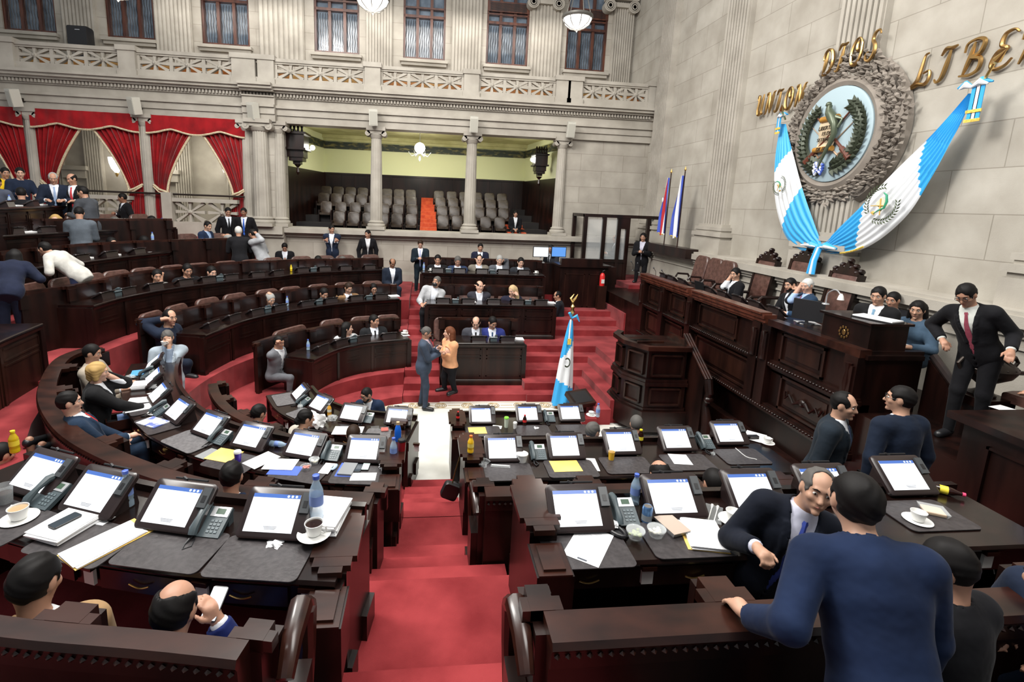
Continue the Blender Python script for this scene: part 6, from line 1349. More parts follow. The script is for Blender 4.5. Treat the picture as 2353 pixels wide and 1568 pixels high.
# far desks: papers, bottles
for k, px, py, lab, w in (('F1L', 938, 775, 'small white paper under a cup at the aisle end of the lowest far desk', .16), ('F1R', 1190, 783, 'white papers piled at the end of the lowest straight far desk', .26), ('F2L', 905, 682, 'pile of white papers at the aisle end of the second far desk', .26), ('F2R', 1262, 688, 'white papers in front of the crouching man', .3),
        ('F2R', 1020, 690, 'white note in front of the masked man', .1), ('F2R', 1088, 690, 'white page in front of the bald man with glasses', .14), ('F4L', 340, 578, 'white page in front of the young man in blue', .16), ('F3L', 505, 634, 'bright blue sheet on the third far bench', .14)):
    path, z, zb = ROW[k]; p, n = at_px(path, .28, z, px); g = (p.x, p.y, z); o = stack(0, 0, 0, w, .2, .1, lab, 2, .03) if w > .2 else sheet(0, 0, 0, w, .2, .1, lab); o.location = g; o.rotation_euler = (0, 0, face_rz(n))
for k, px, kind, lab in (('F1L', 708, 'clear', 'blue-labelled water bottle at the curtain end of the lowest far desk'), ('F4L', 352, 'water', 'water bottle behind the young man in blue on the fifth row edge'), ('F4L', 350, 'water', 'water bottle in front of the young man in blue'), ('F4L', 466, 'water', 'water bottle beside the group of talking men'),
        ('F2L', 660, 'water', 'water bottle next to the man covering his face'), ('F3L', 669, 'yellow', 'yellow juice bottle on the third far desk'), ('F3R', 974, 'water', 'water bottle by the man reading his phone on the aisle'), ('F6L', 22, 'water', 'water bottle on the topmost desk at the edge'), ('F5L', 385, 'water', 'small water bottle at the end of the fifth far desk')):
    path, z, zb = ROW[k]; p, n = at_px(path, .42, z + .1, px); o = bottle(0, 0, 0, lab, kind, 1.0); o.location = (p.x, p.y, z + (.0 if 'behind' not in lab else .22))
for k, px, lab in (('F1L', 930, 'white cup on saucer at the aisle end of the lowest far desk'), ('F3R', 990, 'white cup at the aisle end of the top straight far desk'), ('F3R', 1232, 'white cup at the far end of the top straight desk'), ('F6L', 112, 'white cup held at the topmost desk')):
    path, z, zb = ROW[k]; p, n = at_px(path, .3, z + .05, px); o = cup(0, 0, 0, lab, 1.1, napkin=False, coffee=False); o.location = (p.x, p.y, z + (.03 if px == 930 else 0))
for i, (px, k) in enumerate(((15, 'F5L'), (60, 'F5L'), (95, 'F5L'), (238, 'F5L'), (300, 'F5L'), (365, 'F5L'), (30, 'F6L'), (90, 'F6L'), (140, 'F6L'), (190, 'F4L'), (255, 'F4L'))):
    path, z, zb = ROW[k]; p, n = at_px(path, .34, z + .05, px); o = sheet(0, 0, 0, .3, .22, 0, 'white papers on the ' + RN[k] + (', edge of frame', ', before the woman in yellow', ', by the man in grey', ', near the railing', ', beside the hidden man', ', last before the railing', ' by the bottle', ' before the two suited men', ' at its end', ', by the leaning man', ', empty seat')[i], .02); o.location = (p.x, p.y, z + .002); o.rotation_euler = (0, 0, face_rz(n))
# rostrum clutter
for i, (px, py, w, rz, lab) in enumerate(((1695, 690, .2, 1.4, 'small sheet by the microphone on the rostrum'), (1855, 742, .26, 1.3, 'white sheet with a black pen on the rostrum beside the speaking box'), (2085, 790, .3, .9, 'white form on the desk end before the standing man'), (2125, 785, .26, .6, 'second white form spread at the rostrum end'))):
    sheet(px, py, 2.565, w, .3, rz, lab, .003, lines=5 if i > 1 else 0)
for i, y in enumerate((11.6, 11.2, 10.7, 10.1, 9.6, 9.1, 8.6, 8.1, 7.6)):
    put(CON, 5.85, y, 2.56, -PI / 2, 'dark console on the rostrum, ' + ['closest to the flag stand', 'second from the flag stand', 'third from the flag stand', 'by the black open laptop', 'beside the hand-on-cheek man', 'before the first carved chair', 'before the second carved chair', 'before the bearded man', 'before the man in striped tie'][i], 'console', G_CON, .8)
root = empty('laptop', (5.9, 9.85, 2.56), -PI / 2, label='black open laptop in front of the man resting his cheek on his hand', cat='laptop'); m = MB(); m.b2(-.17, .17, -.12, .12, 0, .02); m.build('base', M['black'], root); m = MB(); m.b2(-.17, .17, -.005, .005, 0, .22, Matrix.Translation((0, -.13, .02)) @ Matrix.Rotation(.25, 4, 'X')); m.build('lid', M['black'], root)
root = empty('monitor', (5.95, 7.05, 2.56), -PI / 2 + .5, label='black monitor seen from the side in front of the man in blue suit', cat='monitor'); MB().b2(-.22, .22, -.02, .02, .06, .38).build('housing', M['black'], root); MB().b2(-.1, .1, -.08, .08, 0, .015).build('foot', M['black'], root); MB().b2(-.02, .02, -.015, .015, 0, .08).build('neck', M['black'], root)
bottle(1862, 720, 2.565, 'clear water bottle on the rostrum beside the black monitor', 'clear', 1.0); bottle(2322, 850, 2.3, 'yellow-capped dark bottle at the edge of the rostrum', 'dark', 1.4)
root = empty('desk_lamp', (5.9, onx(1897, 700, 5.9).y, 2.95), 0, label='white gooseneck reading lamp on the speaking box', cat='lamp'); m = MB(); a, b, c = onx(1897, 700, 5.9), onx(1912, 668, 5.9), onx(1933, 680, 5.9); m.lathe([(.05, 0), (.045, .015)], n=14); m.tube(spline([Vector((0, 0, .01)), a.lerp(b, .6) + Vector((0, .04, .02)) - root.location, b - root.location, (b + c) / 2 + Vector((0, 0, .04)) - root.location, c - root.location], .02), .01, 6); m.build('gooseneck', M['silver'], root)
m = MB(); m.lathe([(.045, -.06), (.03, 0), (.012, .03)], n=14, M=Matrix.Translation(c - root.location)); m.build('lamp_shade', M['white'], root)
root = empty('binder', (5.72, 5.7, 2.95), .3, label='open binder of papers leaning on the speaking box', cat='binder'); m = MB(); m.b2(-.1, .16, -.28, .2, .0, .015); m.build('cover', M['black'], root); m = MB(); m.b2(-.09, .15, -.27, .19, .015, .03); m.build('pages', M['paper'], root)
root = empty('hanging_papers', onx(1995, 755, 5.95) , -.6, label='white papers leaning against the side of the speaking box', cat='papers'); m = MB(); m.b2(-.01, .01, -.14, .14, -.15, .15, Matrix.Rotation(.35, 4, 'X') @ Matrix.Rotation(.5, 4, 'Y')); m.build('page', M['paper'], root)
for i, (px, py) in enumerate(((1455, 617), (1478, 622), (1520, 634), (1540, 640))): p = onz(px, py, 2.62); root = empty('microphone', (5.75, p.y, 2.56), 0, label='small desk microphone on the rostrum, ' + ('outermost', 'second', 'third', 'fourth')[i] + ' from the flag stand', cat='microphone', group='rostrum microphones'); m = MB(); m.lathe([(.05, 0), (.04, .02)], n=12); m.tube([(0, 0, .02), (0, .02, .16), (-.05, .03, .24)], .006, 6); m.build('stem', M['black'], root); m = MB(); m.ball((-.06, .03, .25), (.018, .018, .025), 8); m.build('head', M['grey'], root)
# corner bottom right desk with papers handed in
root = empty('corner_desk', (6.2, 2.2, 0), label='dark carved desk corner at the edge of the frame below the armchairs', cat='desk'); p = onz(2260, 960, 2.35)
m = MB(); m.b2(p.x - .1, p.x + 2.0, p.y - 2.6, p.y + .25, 2.25, 2.32); rel(m.build('desktop', M['wood']), root); m = MB(); m.b2(p.x, p.x + 1.9, p.y - 2.5, p.y + .15, .6, 2.25); frame_on(m, Vector((p.x, p.y - .6)), Vector((1, 0)), 1.0, 1.3, 2.1, .03); rel(m.build('body', M['wood']), root)
# ================================================================ PEOPLE
def surface_nets(fn, lo, hi, h):
    lo = np.array(lo, float); n = np.maximum(((np.array(hi) - lo) / h).astype(int) + 2, 9); Bk = 8
    nb = (n + Bk - 1) // Bk; n = nb * Bk + 1
    gx, gy, gz = np.meshgrid(*[np.arange(k) for k in nb], indexing='ij')
    cc = lo + (np.stack([gx, gy, gz], -1).reshape(-1, 3) * Bk + Bk / 2) * h
    d = fn(cc); vol = np.full(nb * Bk + 1, 1.0, np.float32)
    full = np.repeat(np.repeat(np.repeat(np.sign(d).reshape(nb), Bk, 0), Bk, 1), Bk, 2); vol[:-1, :-1, :-1] = full
    act = np.nonzero(np.abs(d) < Bk * h * 1.15 + .02)[0]
    q = np.arange(Bk); off = np.stack(np.meshgrid(q, q, q, indexing='ij'), -1).reshape(-1, 3)
    bi = np.stack([gx.ravel()[act], gy.ravel()[act], gz.ravel()[act]], -1) * Bk
    for s in range(0, len(bi), 400):
        idx = (bi[s:s + 400, None, :] + off[None]).reshape(-1, 3); vol[idx[:, 0], idx[:, 1], idx[:, 2]] = fn(lo + idx * h)
    ins = vol < 0; c = ins[:-1, :-1, :-1].astype(np.int8)
    tot = sum(ins[a:ins.shape[0] - 1 + a, b:ins.shape[1] - 1 + b, e:ins.shape[2] - 1 + e].astype(np.int8) for a in (0, 1) for b in (0, 1) for e in (0, 1))
    cells = np.argwhere((tot > 0) & (tot < 8)); ids = np.full(tot.shape, -1, np.int32); ids[tuple(cells.T)] = np.arange(len(cells))
    acc = np.zeros((len(cells), 3)); cnt = np.zeros(len(cells)); cor = [(a, b, e) for a in (0, 1) for b in (0, 1) for e in (0, 1)]
    for i, p in enumerate(cor):
        for r in cor[i + 1:]:
            if sum(abs(a - b) for a, b in zip(p, r)) != 1: continue
            va = vol[cells[:, 0] + p[0], cells[:, 1] + p[1], cells[:, 2] + p[2]]; vb = vol[cells[:, 0] + r[0], cells[:, 1] + r[1], cells[:, 2] + r[2]]
            m = (va < 0) != (vb < 0); t = np.where(m, va / np.where(va - vb == 0, 1, va - vb), 0); pos = np.array(p) + t[:, None] * (np.array(r) - np.array(p))
            acc[m] += pos[m]; cnt[m] += 1
    V = lo + (cells + acc / np.maximum(cnt, 1)[:, None]) * h; Q = []
    for ax in range(3):
        u, w = (ax + 1) % 3, (ax + 2) % 3; sl0 = [slice(None)] * 3; sl1 = [slice(None)] * 3; sl0[ax] = slice(0, -1); sl1[ax] = slice(1, None)
        e = np.argwhere(ins[tuple(sl0)] != ins[tuple(sl1)]); e = e[(e[:, u] > 0) & (e[:, w] > 0) & (e[:, u] < tot.shape[u]) & (e[:, w] < tot.shape[w])]
        if not len(e): continue
        fl = ins[e[:, 0], e[:, 1], e[:, 2]]; qs = []
        for du, dw in ((1, 1), (0, 1), (0, 0), (1, 0)): k = e.copy(); k[:, u] -= du; k[:, w] -= dw; qs.append(ids[k[:, 0], k[:, 1], k[:, 2]])
        qs = np.stack(qs, -1); qs[~fl] = qs[~fl][:, ::-1]; Q.append(qs)
    Q = np.concatenate(Q) if Q else np.zeros((0, 4), int); Q = Q[(Q >= 0).all(1)]
    return V, Q
def mesh_np(name, V, Q, mt, parent, **kw):
    me = bpy.data.meshes.new(name); me.vertices.add(len(V)); me.vertices.foreach_set('co', V.astype(np.float32).ravel()); me.loops.add(len(Q) * 4); me.polygons.add(len(Q))
    me.loops.foreach_set('vertex_index', Q.astype(np.int32).ravel()); me.polygons.foreach_set('loop_start', np.arange(0, len(Q) * 4, 4, dtype=np.int32)); me.update(calc_edges=True)
    me.materials.append(mt); me.shade_smooth(); o = bpy.data.objects.new(name, me); COL.objects.link(o); o.parent = parent; tag(o, **kw); return o
def smin(a, b, k): h = np.clip(.5 + .5 * (b - a) / k, 0, 1); return b + (a - b) * h - k * h * (1 - h)
def cap(p, a, b, ra, rb):
    a, b = np.array(a), np.array(b); ba = b - a; L = max(float(ba @ ba), 1e-9); t = np.clip(((p - a) @ ba) / L, 0, 1); return np.linalg.norm(p - a - t[:, None] * ba, axis=1) - (ra + (rb - ra) * t)
def ell(p, c, r, R=None):
    q = p - np.array(c)
    if R is not None: q = q @ R
    r = np.array(r); k0 = np.linalg.norm(q / r, axis=1); k1 = np.linalg.norm(q / (r * r), axis=1); return k0 * (k0 - 1) / np.maximum(k1, 1e-6)
def uni(p, prims, k=.03):
    d = None
    for q in prims:
        e = cap(p, *q[1:]) if q[0] == 'c' else ell(p, *q[1:])
        d = e if d is None else smin(d, e, k)
    return d
def rotm(yaw=0, pitch=0, roll=0): return np.array((Matrix.Rotation(math.radians(yaw), 3, 'Z') @ Matrix.Rotation(math.radians(-pitch), 3, 'X') @ Matrix.Rotation(math.radians(roll), 3, 'Y')))
ARMS = {'desk': (.15, .36, .22), 'down': (.25, .03, -.06), 'hold': (.05, .30, .27), 'ear': (.10, .06, .68), 'chin': (.03, .15, .60), 'mouth': (.03, .17, .66), 'fold': (-.10, .20, .33), 'brow': (.02, .15, .74), 'lap': (.10, .34, .06), 'pocket': (.2, .08, -.02), 'clasp': (.03, .26, .08), 'cheek': (.07, .12, .64)}
SK = {'l': (.56, .33, .24), 'm': (.42, .225, .15), 'd': (.26, .125, .075), 't': (.47, .27, .185)}
def skin(k):
    n = 'skin_' + k
    if n not in MT:
        c = SK[k]; MT[n] = noisy(mat(n, c, .5, spec=.4), tuple(v * .92 for v in c), tuple(min(1, v * 1.06) for v in c), 12, 2); MT[n].node_tree.nodes['Principled BSDF'].inputs['Subsurface Weight'].default_value = .0
    return MT[n]
def cloth(c):
    n = 'cloth_%d_%d_%d' % tuple(int(v * 999) for v in c)
    if n not in MT: MT[n] = noisy(mat(n, c, .85, spec=.15, sheen=.05), tuple(v * .8 for v in c), tuple(min(1, v * 1.2) for v in c), 5, 4, 0.5, bscale=9)
    return MT[n]
HAIR = {'k': (.005, .004, .004), 'b': (.022, .011, .006), 'g': (.30, .30, .29), 's': (.09, .085, .08), 'y': (.42, .27, .10), 'r': (.12, .04, .018), 'w': (.55, .55, .53), 'bl': (.5, .36, .2)}
NP = [0]
def person(head, face, label, mode='sit', floor=None, jacket=(.02, .025, .04), shirt=(.65, .68, .75), tie=None, pants=None, skn='m', hair='k', style='short', L='desk', R='desk', lean=8, side=0, yaw=0, pitch=12, h=.016, s=1.0, female=False, fat=1.0, vee=True, knees=None, mask=False, glasses=False, fists=False, twist=0, beard=False, hemz=None):
    """head: world position of the head centre; face: heading in degrees (0 = +x, 90 = away from the camera)"""
    NP[0] += 1; T = rotm(twist, lean, side); hz = np.zeros(3); pants = pants or tuple(v * .8 for v in jacket)
    up = lambda a, b, c: T @ np.array((a, b, c))
    w = .92 if female else 1.0; f_ = fat
    Hc = up(0, .02, .70); aw = math.radians(face) - PI / 2; Lw = Vector(head) - Matrix.Rotation(aw, 3, 'Z') @ Vector(Hc) * s; HR = rotm(yaw, pitch, side * .5); hd = lambda a, b, c: Hc + HR @ np.array((a, b, c))
    torso = [('e', up(0, 0, .02), (.165, .125 * f_, .14), T), ('e', up(0, .012 * f_, .18), (.150 * w * f_ ** .6, .118 * f_, .17), T), ('e', up(0, .01, .36), (.172 * w, .125 * f_ ** .5, .17), T), ('c', up(-.15 * w, -.01, .475), up(.15 * w, -.01, .475), .068, .068), ('c', up(0, -.01, .46), up(0, 0, .53), .085, .06)]
    if female: torso += [('e', up(s_ * .07, .1, .36), (.065, .055, .065), T) for s_ in (-1, 1)]
    sh = {1: up(.19 * w, 0, .475), -1: up(-.19 * w, 0, .475)}; arm = {}; hands = []
    for sg, key in ((-1, L), (1, R)):
        flat = isinstance(key, Vector) or key == 'desk'
        if isinstance(key, Vector): q_ = Matrix.Rotation(-aw, 3, 'Z') @ (key - Lw) / s; key = tuple(q_)
        tgt = key if isinstance(key, tuple) else (ARMS[key][0] * sg, ARMS[key][1], ARMS[key][2]); tgt = np.array(tgt[:3], float); a = sh[sg]; l1, l2 = .29, .26; v = tgt - a; D = np.linalg.norm(v)
        if D > l1 + l2 - .005: tgt = a + v / D * (l1 + l2 - .005); v = tgt - a; D = l1 + l2 - .005
        if D < .12: D = .12
        x = (l1 * l1 - l2 * l2 + D * D) / (2 * D); y = math.sqrt(max(0, l1 * l1 - x * x)); u = v / D; pole = np.array((sg * .55, -.35, -.9)); pole = pole - u * (pole @ u); pole /= np.linalg.norm(pole); e = a + u * x + pole * y
        arm[sg] = (a, e, tgt); fw = (tgt - e) / np.linalg.norm(tgt - e)
        if flat: fw = fw * np.array((1, 1, .12)); fw /= np.linalg.norm(fw)
        sd = np.cross(fw, np.array((0, 0, 1.0))); sd = sd / np.linalg.norm(sd) if np.linalg.norm(sd) > .1 else np.array((1.0, 0, 0)); dn = np.cross(sd, fw); dn = -dn if dn[2] > 0 else dn
        cu = .9 if (fists or key in ('ear', 'hold', 'clasp', 'mouth')) else .35; hp = [('c', tgt, tgt + fw * .07, .026, .034), ('c', tgt + fw * .04 + sd * .018, tgt + fw * .085 + sd * .024, .02, .016), ('c', tgt + fw * .04 - sd * .018, tgt + fw * .085 - sd * .024, .02, .016)]
        for i, (o, ln) in enumerate(((-.029, .85), (-.0095, 1.0), (.0095, .95), (.029, .75))):
            b0 = tgt + fw * .088 + sd * o; b1 = b0 + (fw * math.cos(cu) + dn * math.sin(cu)) * .036 * ln; b2 = b1 + (fw * math.cos(cu * 2.1) + dn * math.sin(cu * 2.1)) * .026 * ln; b3 = b2 + (fw * math.cos(cu * 2.8) + dn * math.sin(cu * 2.8)) * .018 * ln; hp += [('c', b0, b1, .0098, .0092), ('c', b1, b2, .0092, .0084), ('c', b2, b3, .0084, .0074)]
        th = -sg * (1 if sd @ np.array((1.0, 0, 0)) > 0 else -1); t0 = tgt + fw * .03 + sd * th * .026; t1 = t0 + fw * .03 + sd * th * .028 + dn * .01; t2 = t1 + fw * .034 + sd * th * .006 + dn * .012; hp += [('c', t0, t1, .014, .012), ('c', t1, t2, .0115, .0095)]
        hands.append(hp)
    armp = [('c', a, e, .058, .045) for a, e, t in arm.values()]; fore = [('c', e, t, .045, .031) for a, e, t in arm.values()]
    fl = -.93
    if floor is not None: fl = (floor - head[2]) / s + Hc[2]
    legs = []; feet = []
    for sg in (-1, 1):
        hj = np.array((sg * .09, 0, .0)); 
        if mode == 'sit': kn = np.array((sg * .12, .42, .03)) if not knees else np.array((sg * knees[0], knees[1], knees[2])); an = np.array((sg * .12, .40, max(fl, -.6) + .08)); tr = .085
        else:
            st = .06 * sg * (knees[0] if knees else 1); an = np.array((sg * .11 + (0), st, fl + .08)); kn = (hj + an) / 2 + np.array((0, .04, .01)); tr = .088
        legs += [('c', hj, kn, tr, .058), ('c', kn, an, .056, .038)]; feet.append([('c', an + np.array((0, -.02, -.03)), an + np.array((sg * .02, .15, -.05)), .04, .034)])
    fe = female; skull = [('e', hd(0, -.008, .02), (.077, .096, .1), HR), ('e', hd(0, .018, -.045), (.057, .068, .07), HR), ('c', hd(0, -.02, -.04), up(0, -.005, .5), .052, .06)]
    feat = [('c', hd(0, .084, .012), hd(0, .104, -.028), .008, .014), ('e', hd(0, .086, -.03), (.017, .014, .01), HR), ('c', hd(-.03, .079, .032), hd(.03, .079, .032), .012, .012), ('e', hd(0, .080, -.062), (.026, .012, .012), HR), ('e', hd(0, .072, -.1), (.022, .02, .018), HR), ('e', hd(-.04, .06, -.02), (.024, .024, .024), HR), ('e', hd(.04, .06, -.02), (.024, .024, .024), HR)] + [('e', hd(sg * .078, -.004, -.005), (.010, .02, .032), HR) for sg in (-1, 1)]
    def headf(p):
        d = smin(uni(p, skull, .03), uni(p, feat, .008), .012)
        for sg in (-1, 1): d = -smin(-d, np.linalg.norm(p - hd(sg * .032, .098, .01), axis=1) - .017, .012)
        return d
    def handf(p): return np.minimum(uni(p, hands[0], .006), uni(p, hands[1], .006))
    bodyT = lambda p: smin(uni(p, torso, .05), uni(p, armp + fore, .02), .03)
    legf = lambda p: smin(uni(p, torso[:1], .02), uni(p, legs, .03), .03)
    def bodyf(p):
        d = smin(bodyT(p), smin(headf(p), np.minimum(legf(p), uni(p, feet[0] + feet[1], .01)), .01), .015); return smin(d, handf(p), .014)
    inv = lambda p: p @ T          # torso coordinates
    vb = .16 if vee else .5
    def cutneck(p, d, r, z): q = inv(p); return np.maximum(d, -(np.sqrt(q[:, 0] ** 2 + (q[:, 1] - .015) ** 2) - r) * np.where(q[:, 2] > z - .12, 1, -1) * 1.0) if 0 else np.maximum(d, np.minimum(r - np.sqrt(q[:, 0] ** 2 + (q[:, 1] - .01) ** 2 + np.maximum(0, (z - q[:, 2]) * 3) ** 2), 1))
    def cuff(p, d, cut):
        for a, e, t in arm.values(): ax = (t - e) / np.linalg.norm(t - e); near = np.linalg.norm(p - t, axis=1) - .13; d = np.maximum(d, np.minimum((p - t) @ ax + cut, -near))
        return d
    hem = hemz if hemz is not None else (-.16 if mode == 'stand' else -.05); skirt = [('e', up(0, 0, -.04), (.175 * max(1, f_ ** .5), .135 * f_, .2), T)]
    def jackf(p):
        d = smin(bodyT(p) - .02, uni(p, skirt, .02) - .008, .05) if mode == 'stand' else bodyT(p) - .02; q = inv(p); d = np.maximum(d, hem - q[:, 2]); d = cutneck(p, d, .072, .555); d = cuff(p, d, .012)
        if vee: wv = np.clip((q[:, 2] - vb) / (.5 - vb), 0, 1.2) * .064 + .004; d = np.maximum(d, -np.maximum(np.abs(q[:, 0]) - wv, -q[:, 1]))
        if vee: d = smin(d, np.maximum(np.abs(np.abs(q[:, 0]) - (wv + .022)) - .022, np.abs(bodyT(p) - .024) - .006) + np.where((q[:, 1] > 0.02) & (q[:, 2] > vb + .02) & (q[:, 2] < .5), 0, 1.0), .002)
        return d
    def shirtf(p):
        d = bodyT(p) - .009; d = np.minimum(d, np.maximum(uni(p, [('c', up(0, -.005, .5), up(0, .005, .575), .068, .063)], .01), -np.maximum(-inv(p)[:, 1], np.abs(inv(p)[:, 0]) - (.03 * np.clip((inv(p)[:, 2] - .5) / .06, 0, 1))))); q = inv(p); d = np.maximum(d, -.02 - q[:, 2]); d = np.maximum(d, q[:, 2] - .57); return cuff(p, d, -.008)
    pts = [p for q in (torso, armp, fore, legs, skull) for r in q for p in ((r[1], r[2]) if r[0] == 'c' else (r[1],))]; mn = np.min(pts, 0) - .17; mx = np.max(pts, 0) + .19; mx[2] += .02
    root = empty('person', head, 0, label=label, cat='person'); a = math.radians(face) - PI / 2; root.rotation_euler = (0, 0, a); root.scale = (s, s, s); root.location = Vector(head) - Matrix.Rotation(a, 3, 'Z') @ Vector(Hc) * s
    V, Q = surface_nets(bodyf, mn, mx, h); body = mesh_np('body', V, Q, skin(skn), root)
    if jacket is not None: V, Q = surface_nets(jackf, mn, mx, h * 1.15); mesh_np('jacket' if vee else 'top', V, Q, cloth(jacket), root)
    if shirt is not None and vee: V, Q = surface_nets(shirtf, mn, mx, h * 1.3); mesh_np('shirt', V, Q, cloth(shirt), root)
    V, Q = surface_nets(lambda p: np.maximum(legf(p) - .012, np.minimum(inv(p)[:, 2] - .03, p[:, 2] - .10)), mn, mx, h * 1.4); mesh_np('trousers', V, Q, cloth(pants), root)
    for ft in feet: V, Q = surface_nets(lambda p: uni(p, ft, .01) - .008, np.min([ft[0][1], ft[0][2]], 0) - .08, np.max([ft[0][1], ft[0][2]], 0) + .08, h * 1.2); mesh_np('shoe', V, Q, M['black'], root)
    def hairf(p):
        q = (p - Hc) @ HR; d = ell(p, hd(0, -.014, .024), (.086, .103, .106), HR)
        if style == 'long': d = smin(d, uni(p, [('c', hd(-.05, -.055, .02), hd(-.08, -.05, -.2), .05, .045), ('c', hd(.05, -.055, .02), hd(.08, -.05, -.2), .05, .045), ('c', hd(0, -.07, .0), hd(0, -.08, -.22), .06, .06)], .04), .03)
        if style == 'bob': d = smin(d, uni(p, [('c', hd(-.065, -.03, .03), hd(-.075, -.01, -.07), .04, .03), ('c', hd(.065, -.03, .03), hd(.075, -.01, -.07), .04, .03), ('c', hd(0, -.06, .03), hd(0, -.06, -.07), .06, .05)], .03), .03)
        if style == 'bun': d = smin(d, ell(p, hd(0, -.1, -.03), (.05, .045, .05), HR), .02)
        d = -smin(-d, ell(p, hd(0, .088, -.035), (.072, .075, .1), HR), .01)
        if style in ('short', 'bald', 'thin'): d = np.maximum(d, -.065 - q[:, 2]); d = -smin(-d, ell(p, hd(0, .03, -.09), (.1, .07, .085), HR), .01)
        if style not in ('long', 'bob'):
            for sg in (-1, 1): d = -smin(-d, ell(p, hd(sg * .088, .006, -.008), (.03, .03, .042), HR), .006)
        if style in ('bun',): d = np.maximum(d, -.085 - q[:, 2])
        if style == 'bald': d = -smin(-d, ell(p, hd(0, .02, .12), (.072, .125, .082), HR), .01)
        if style == 'thin': d = -smin(-d, ell(p, hd(0, .075, .085), (.06, .075, .055), HR), .01)
        ph = NP[0] * 1.7; return d + .0022 * np.sin(q[:, 0] * 90 + ph + 9 * np.sin(q[:, 2] * 22)) * (1 if h < .013 else 0)
    hl, hh = Hc - .2, Hc + .2
    if style in ('long', 'bob'): hl[2] -= .16
    V, Q = surface_nets(hairf, hl, hh, min(h, .011)); mesh_np('hair', V, Q, cm('hair_' + hair, HAIR[hair], .6, spec=.2), root)
    RT = Matrix([list(r) for r in HR]).to_4x4(); HT = Matrix.Translation(Vector(Hc)) @ RT
    for sg in (-1, 1):
        m = MB(); m.ball((sg * .031, .079, .010), (.0125, .009, .0085), 10, HT); e = m.build('eye', cm('eye_white', (.55, .53, .5), .2), root); m = MB(); m.ball((sg * .031, .0865, .010), (.0055, .003, .0065), 8, HT); m.build('iris', M['coffee'], e)
        m = MB(); m.tube([HT @ Vector((sg * x, y, z)) for x, y, z in ((.014, .093, .03), (.03, .09, .036), (.048, .078, .03))], [.003, .0042, .002], 5); m.build('eyebrow', cm('hair_' + ('k' if hair in 'kbrs' else hair), HAIR['k' if hair in 'kbrs' else hair], .5), root)
    m = MB(); m.tube([HT @ Vector((x, y, z)) for x, y, z in ((-.022, .083, -.063), (0, .0915, -.061), (.022, .083, -.063))], [.002, .0055, .002], 6); m.build('lips', cm('lips_' + skn, tuple(v * k for v, k in zip(SK[skn], (.8, .5, .55))), .45), root)
    if mask: m = MB(); m.ball((0, .07, -.055), (.062, .05, .055), 14, HT); m.build('face_mask', M['black'], root)
    if beard: V, Q = surface_nets(lambda p: np.maximum(uni(p, skull[1:2] + feat[4:5], .01) - .006, -ell(p, hd(0, .1, -.0), (.06, .06, .055), HR)) + np.where(((p - Hc) @ HR)[:, 2] > -.03, .1, 0), Hc - .18, Hc + .12, .01); mesh_np('beard', V, Q, cm('hair_' + hair, HAIR[hair], .5), root)
    if glasses:
        m = MB()
        for sg in (-1, 1): m.tube([HT @ Vector((sg * .033 + .022 * math.cos(t), .1, .006 + .017 * math.sin(t))) for t in [i * .63 for i in range(11)]], .0026, 5, cap=False); m.tube([HT @ Vector((sg * .055, .098, .01)), HT @ Vector((sg * .08, .0, .012))], .0022, 5)
        m.tube([HT @ Vector((-.012, .1, .01)), HT @ Vector((.012, .1, .01))], .0025, 5); m.build('glasses', M['black'], root)
    if tie and vee:
        P = []; zs = [.53, .515, .5, .4, .3, .2, .1, .02]; wd_ = [.012, .018, .013, .020, .027, .033, .038, .003]; m = MB()
        ys = np.linspace(.02, .3, 120)
        for z, w_ in zip(zs, wd_):
            q = np.array([up(0, y, z) for y in ys]); dd = bodyT(q) - .0145; k = np.nonzero(dd > 0)[0]; y = ys[k[0]] if len(k) else .14
            P += [Vector(up(-w_, y, z)), Vector(up(0, y + .008, z)), Vector(up(w_, y, z))]
        m.add(P, [(3 * i + j, 3 * i + j + 1, 3 * i + j + 4, 3 * i + j + 3) for i in range(7) for j in (0, 1)]); m.build('tie', cloth(tie), root, fix=False)
    return root, arm
def zfit(x, y, py):
    """height at which a point over (x, y) appears in picture row py"""
    v = Vector((x, y, 0)) - CAM; k = (PY_ - py) / F_; a0, b0 = v.dot(UV), v.dot(FV); return (k * b0 - a0) / (UV.z - k * FV.z)
NAVY, CHAR, BLK, GREY, LG = (.012, .019, .04), (.022, .024, .03), (.008, .008, .010), (.1, .105, .12), (.36, .37, .38)
WH, LB = (.68, .7, .74), (.35, .48, .72)
def row(k, px, py, label, off=.62, turn=0, **kw):
    path, z, zb = ROW[k]; p, n = at_px(path, off, z + .35, px); zz = zfit(p.x, p.y, py); kw.setdefault('floor', z - .78); kw.setdefault('s', 1.2)
    return person((p.x, p.y, zz), math.degrees(math.atan2(-n.y, -n.x)) + turn, label, **kw)
def at(px, py, y, face, label, floor, **kw):
    if y > 9.9 and 's' not in kw: kw['s'] = 1.09
    p = ony(px, py, y); return person(tuple(p), face, label, floor=floor, **kw)
S = dict(mode='stand')
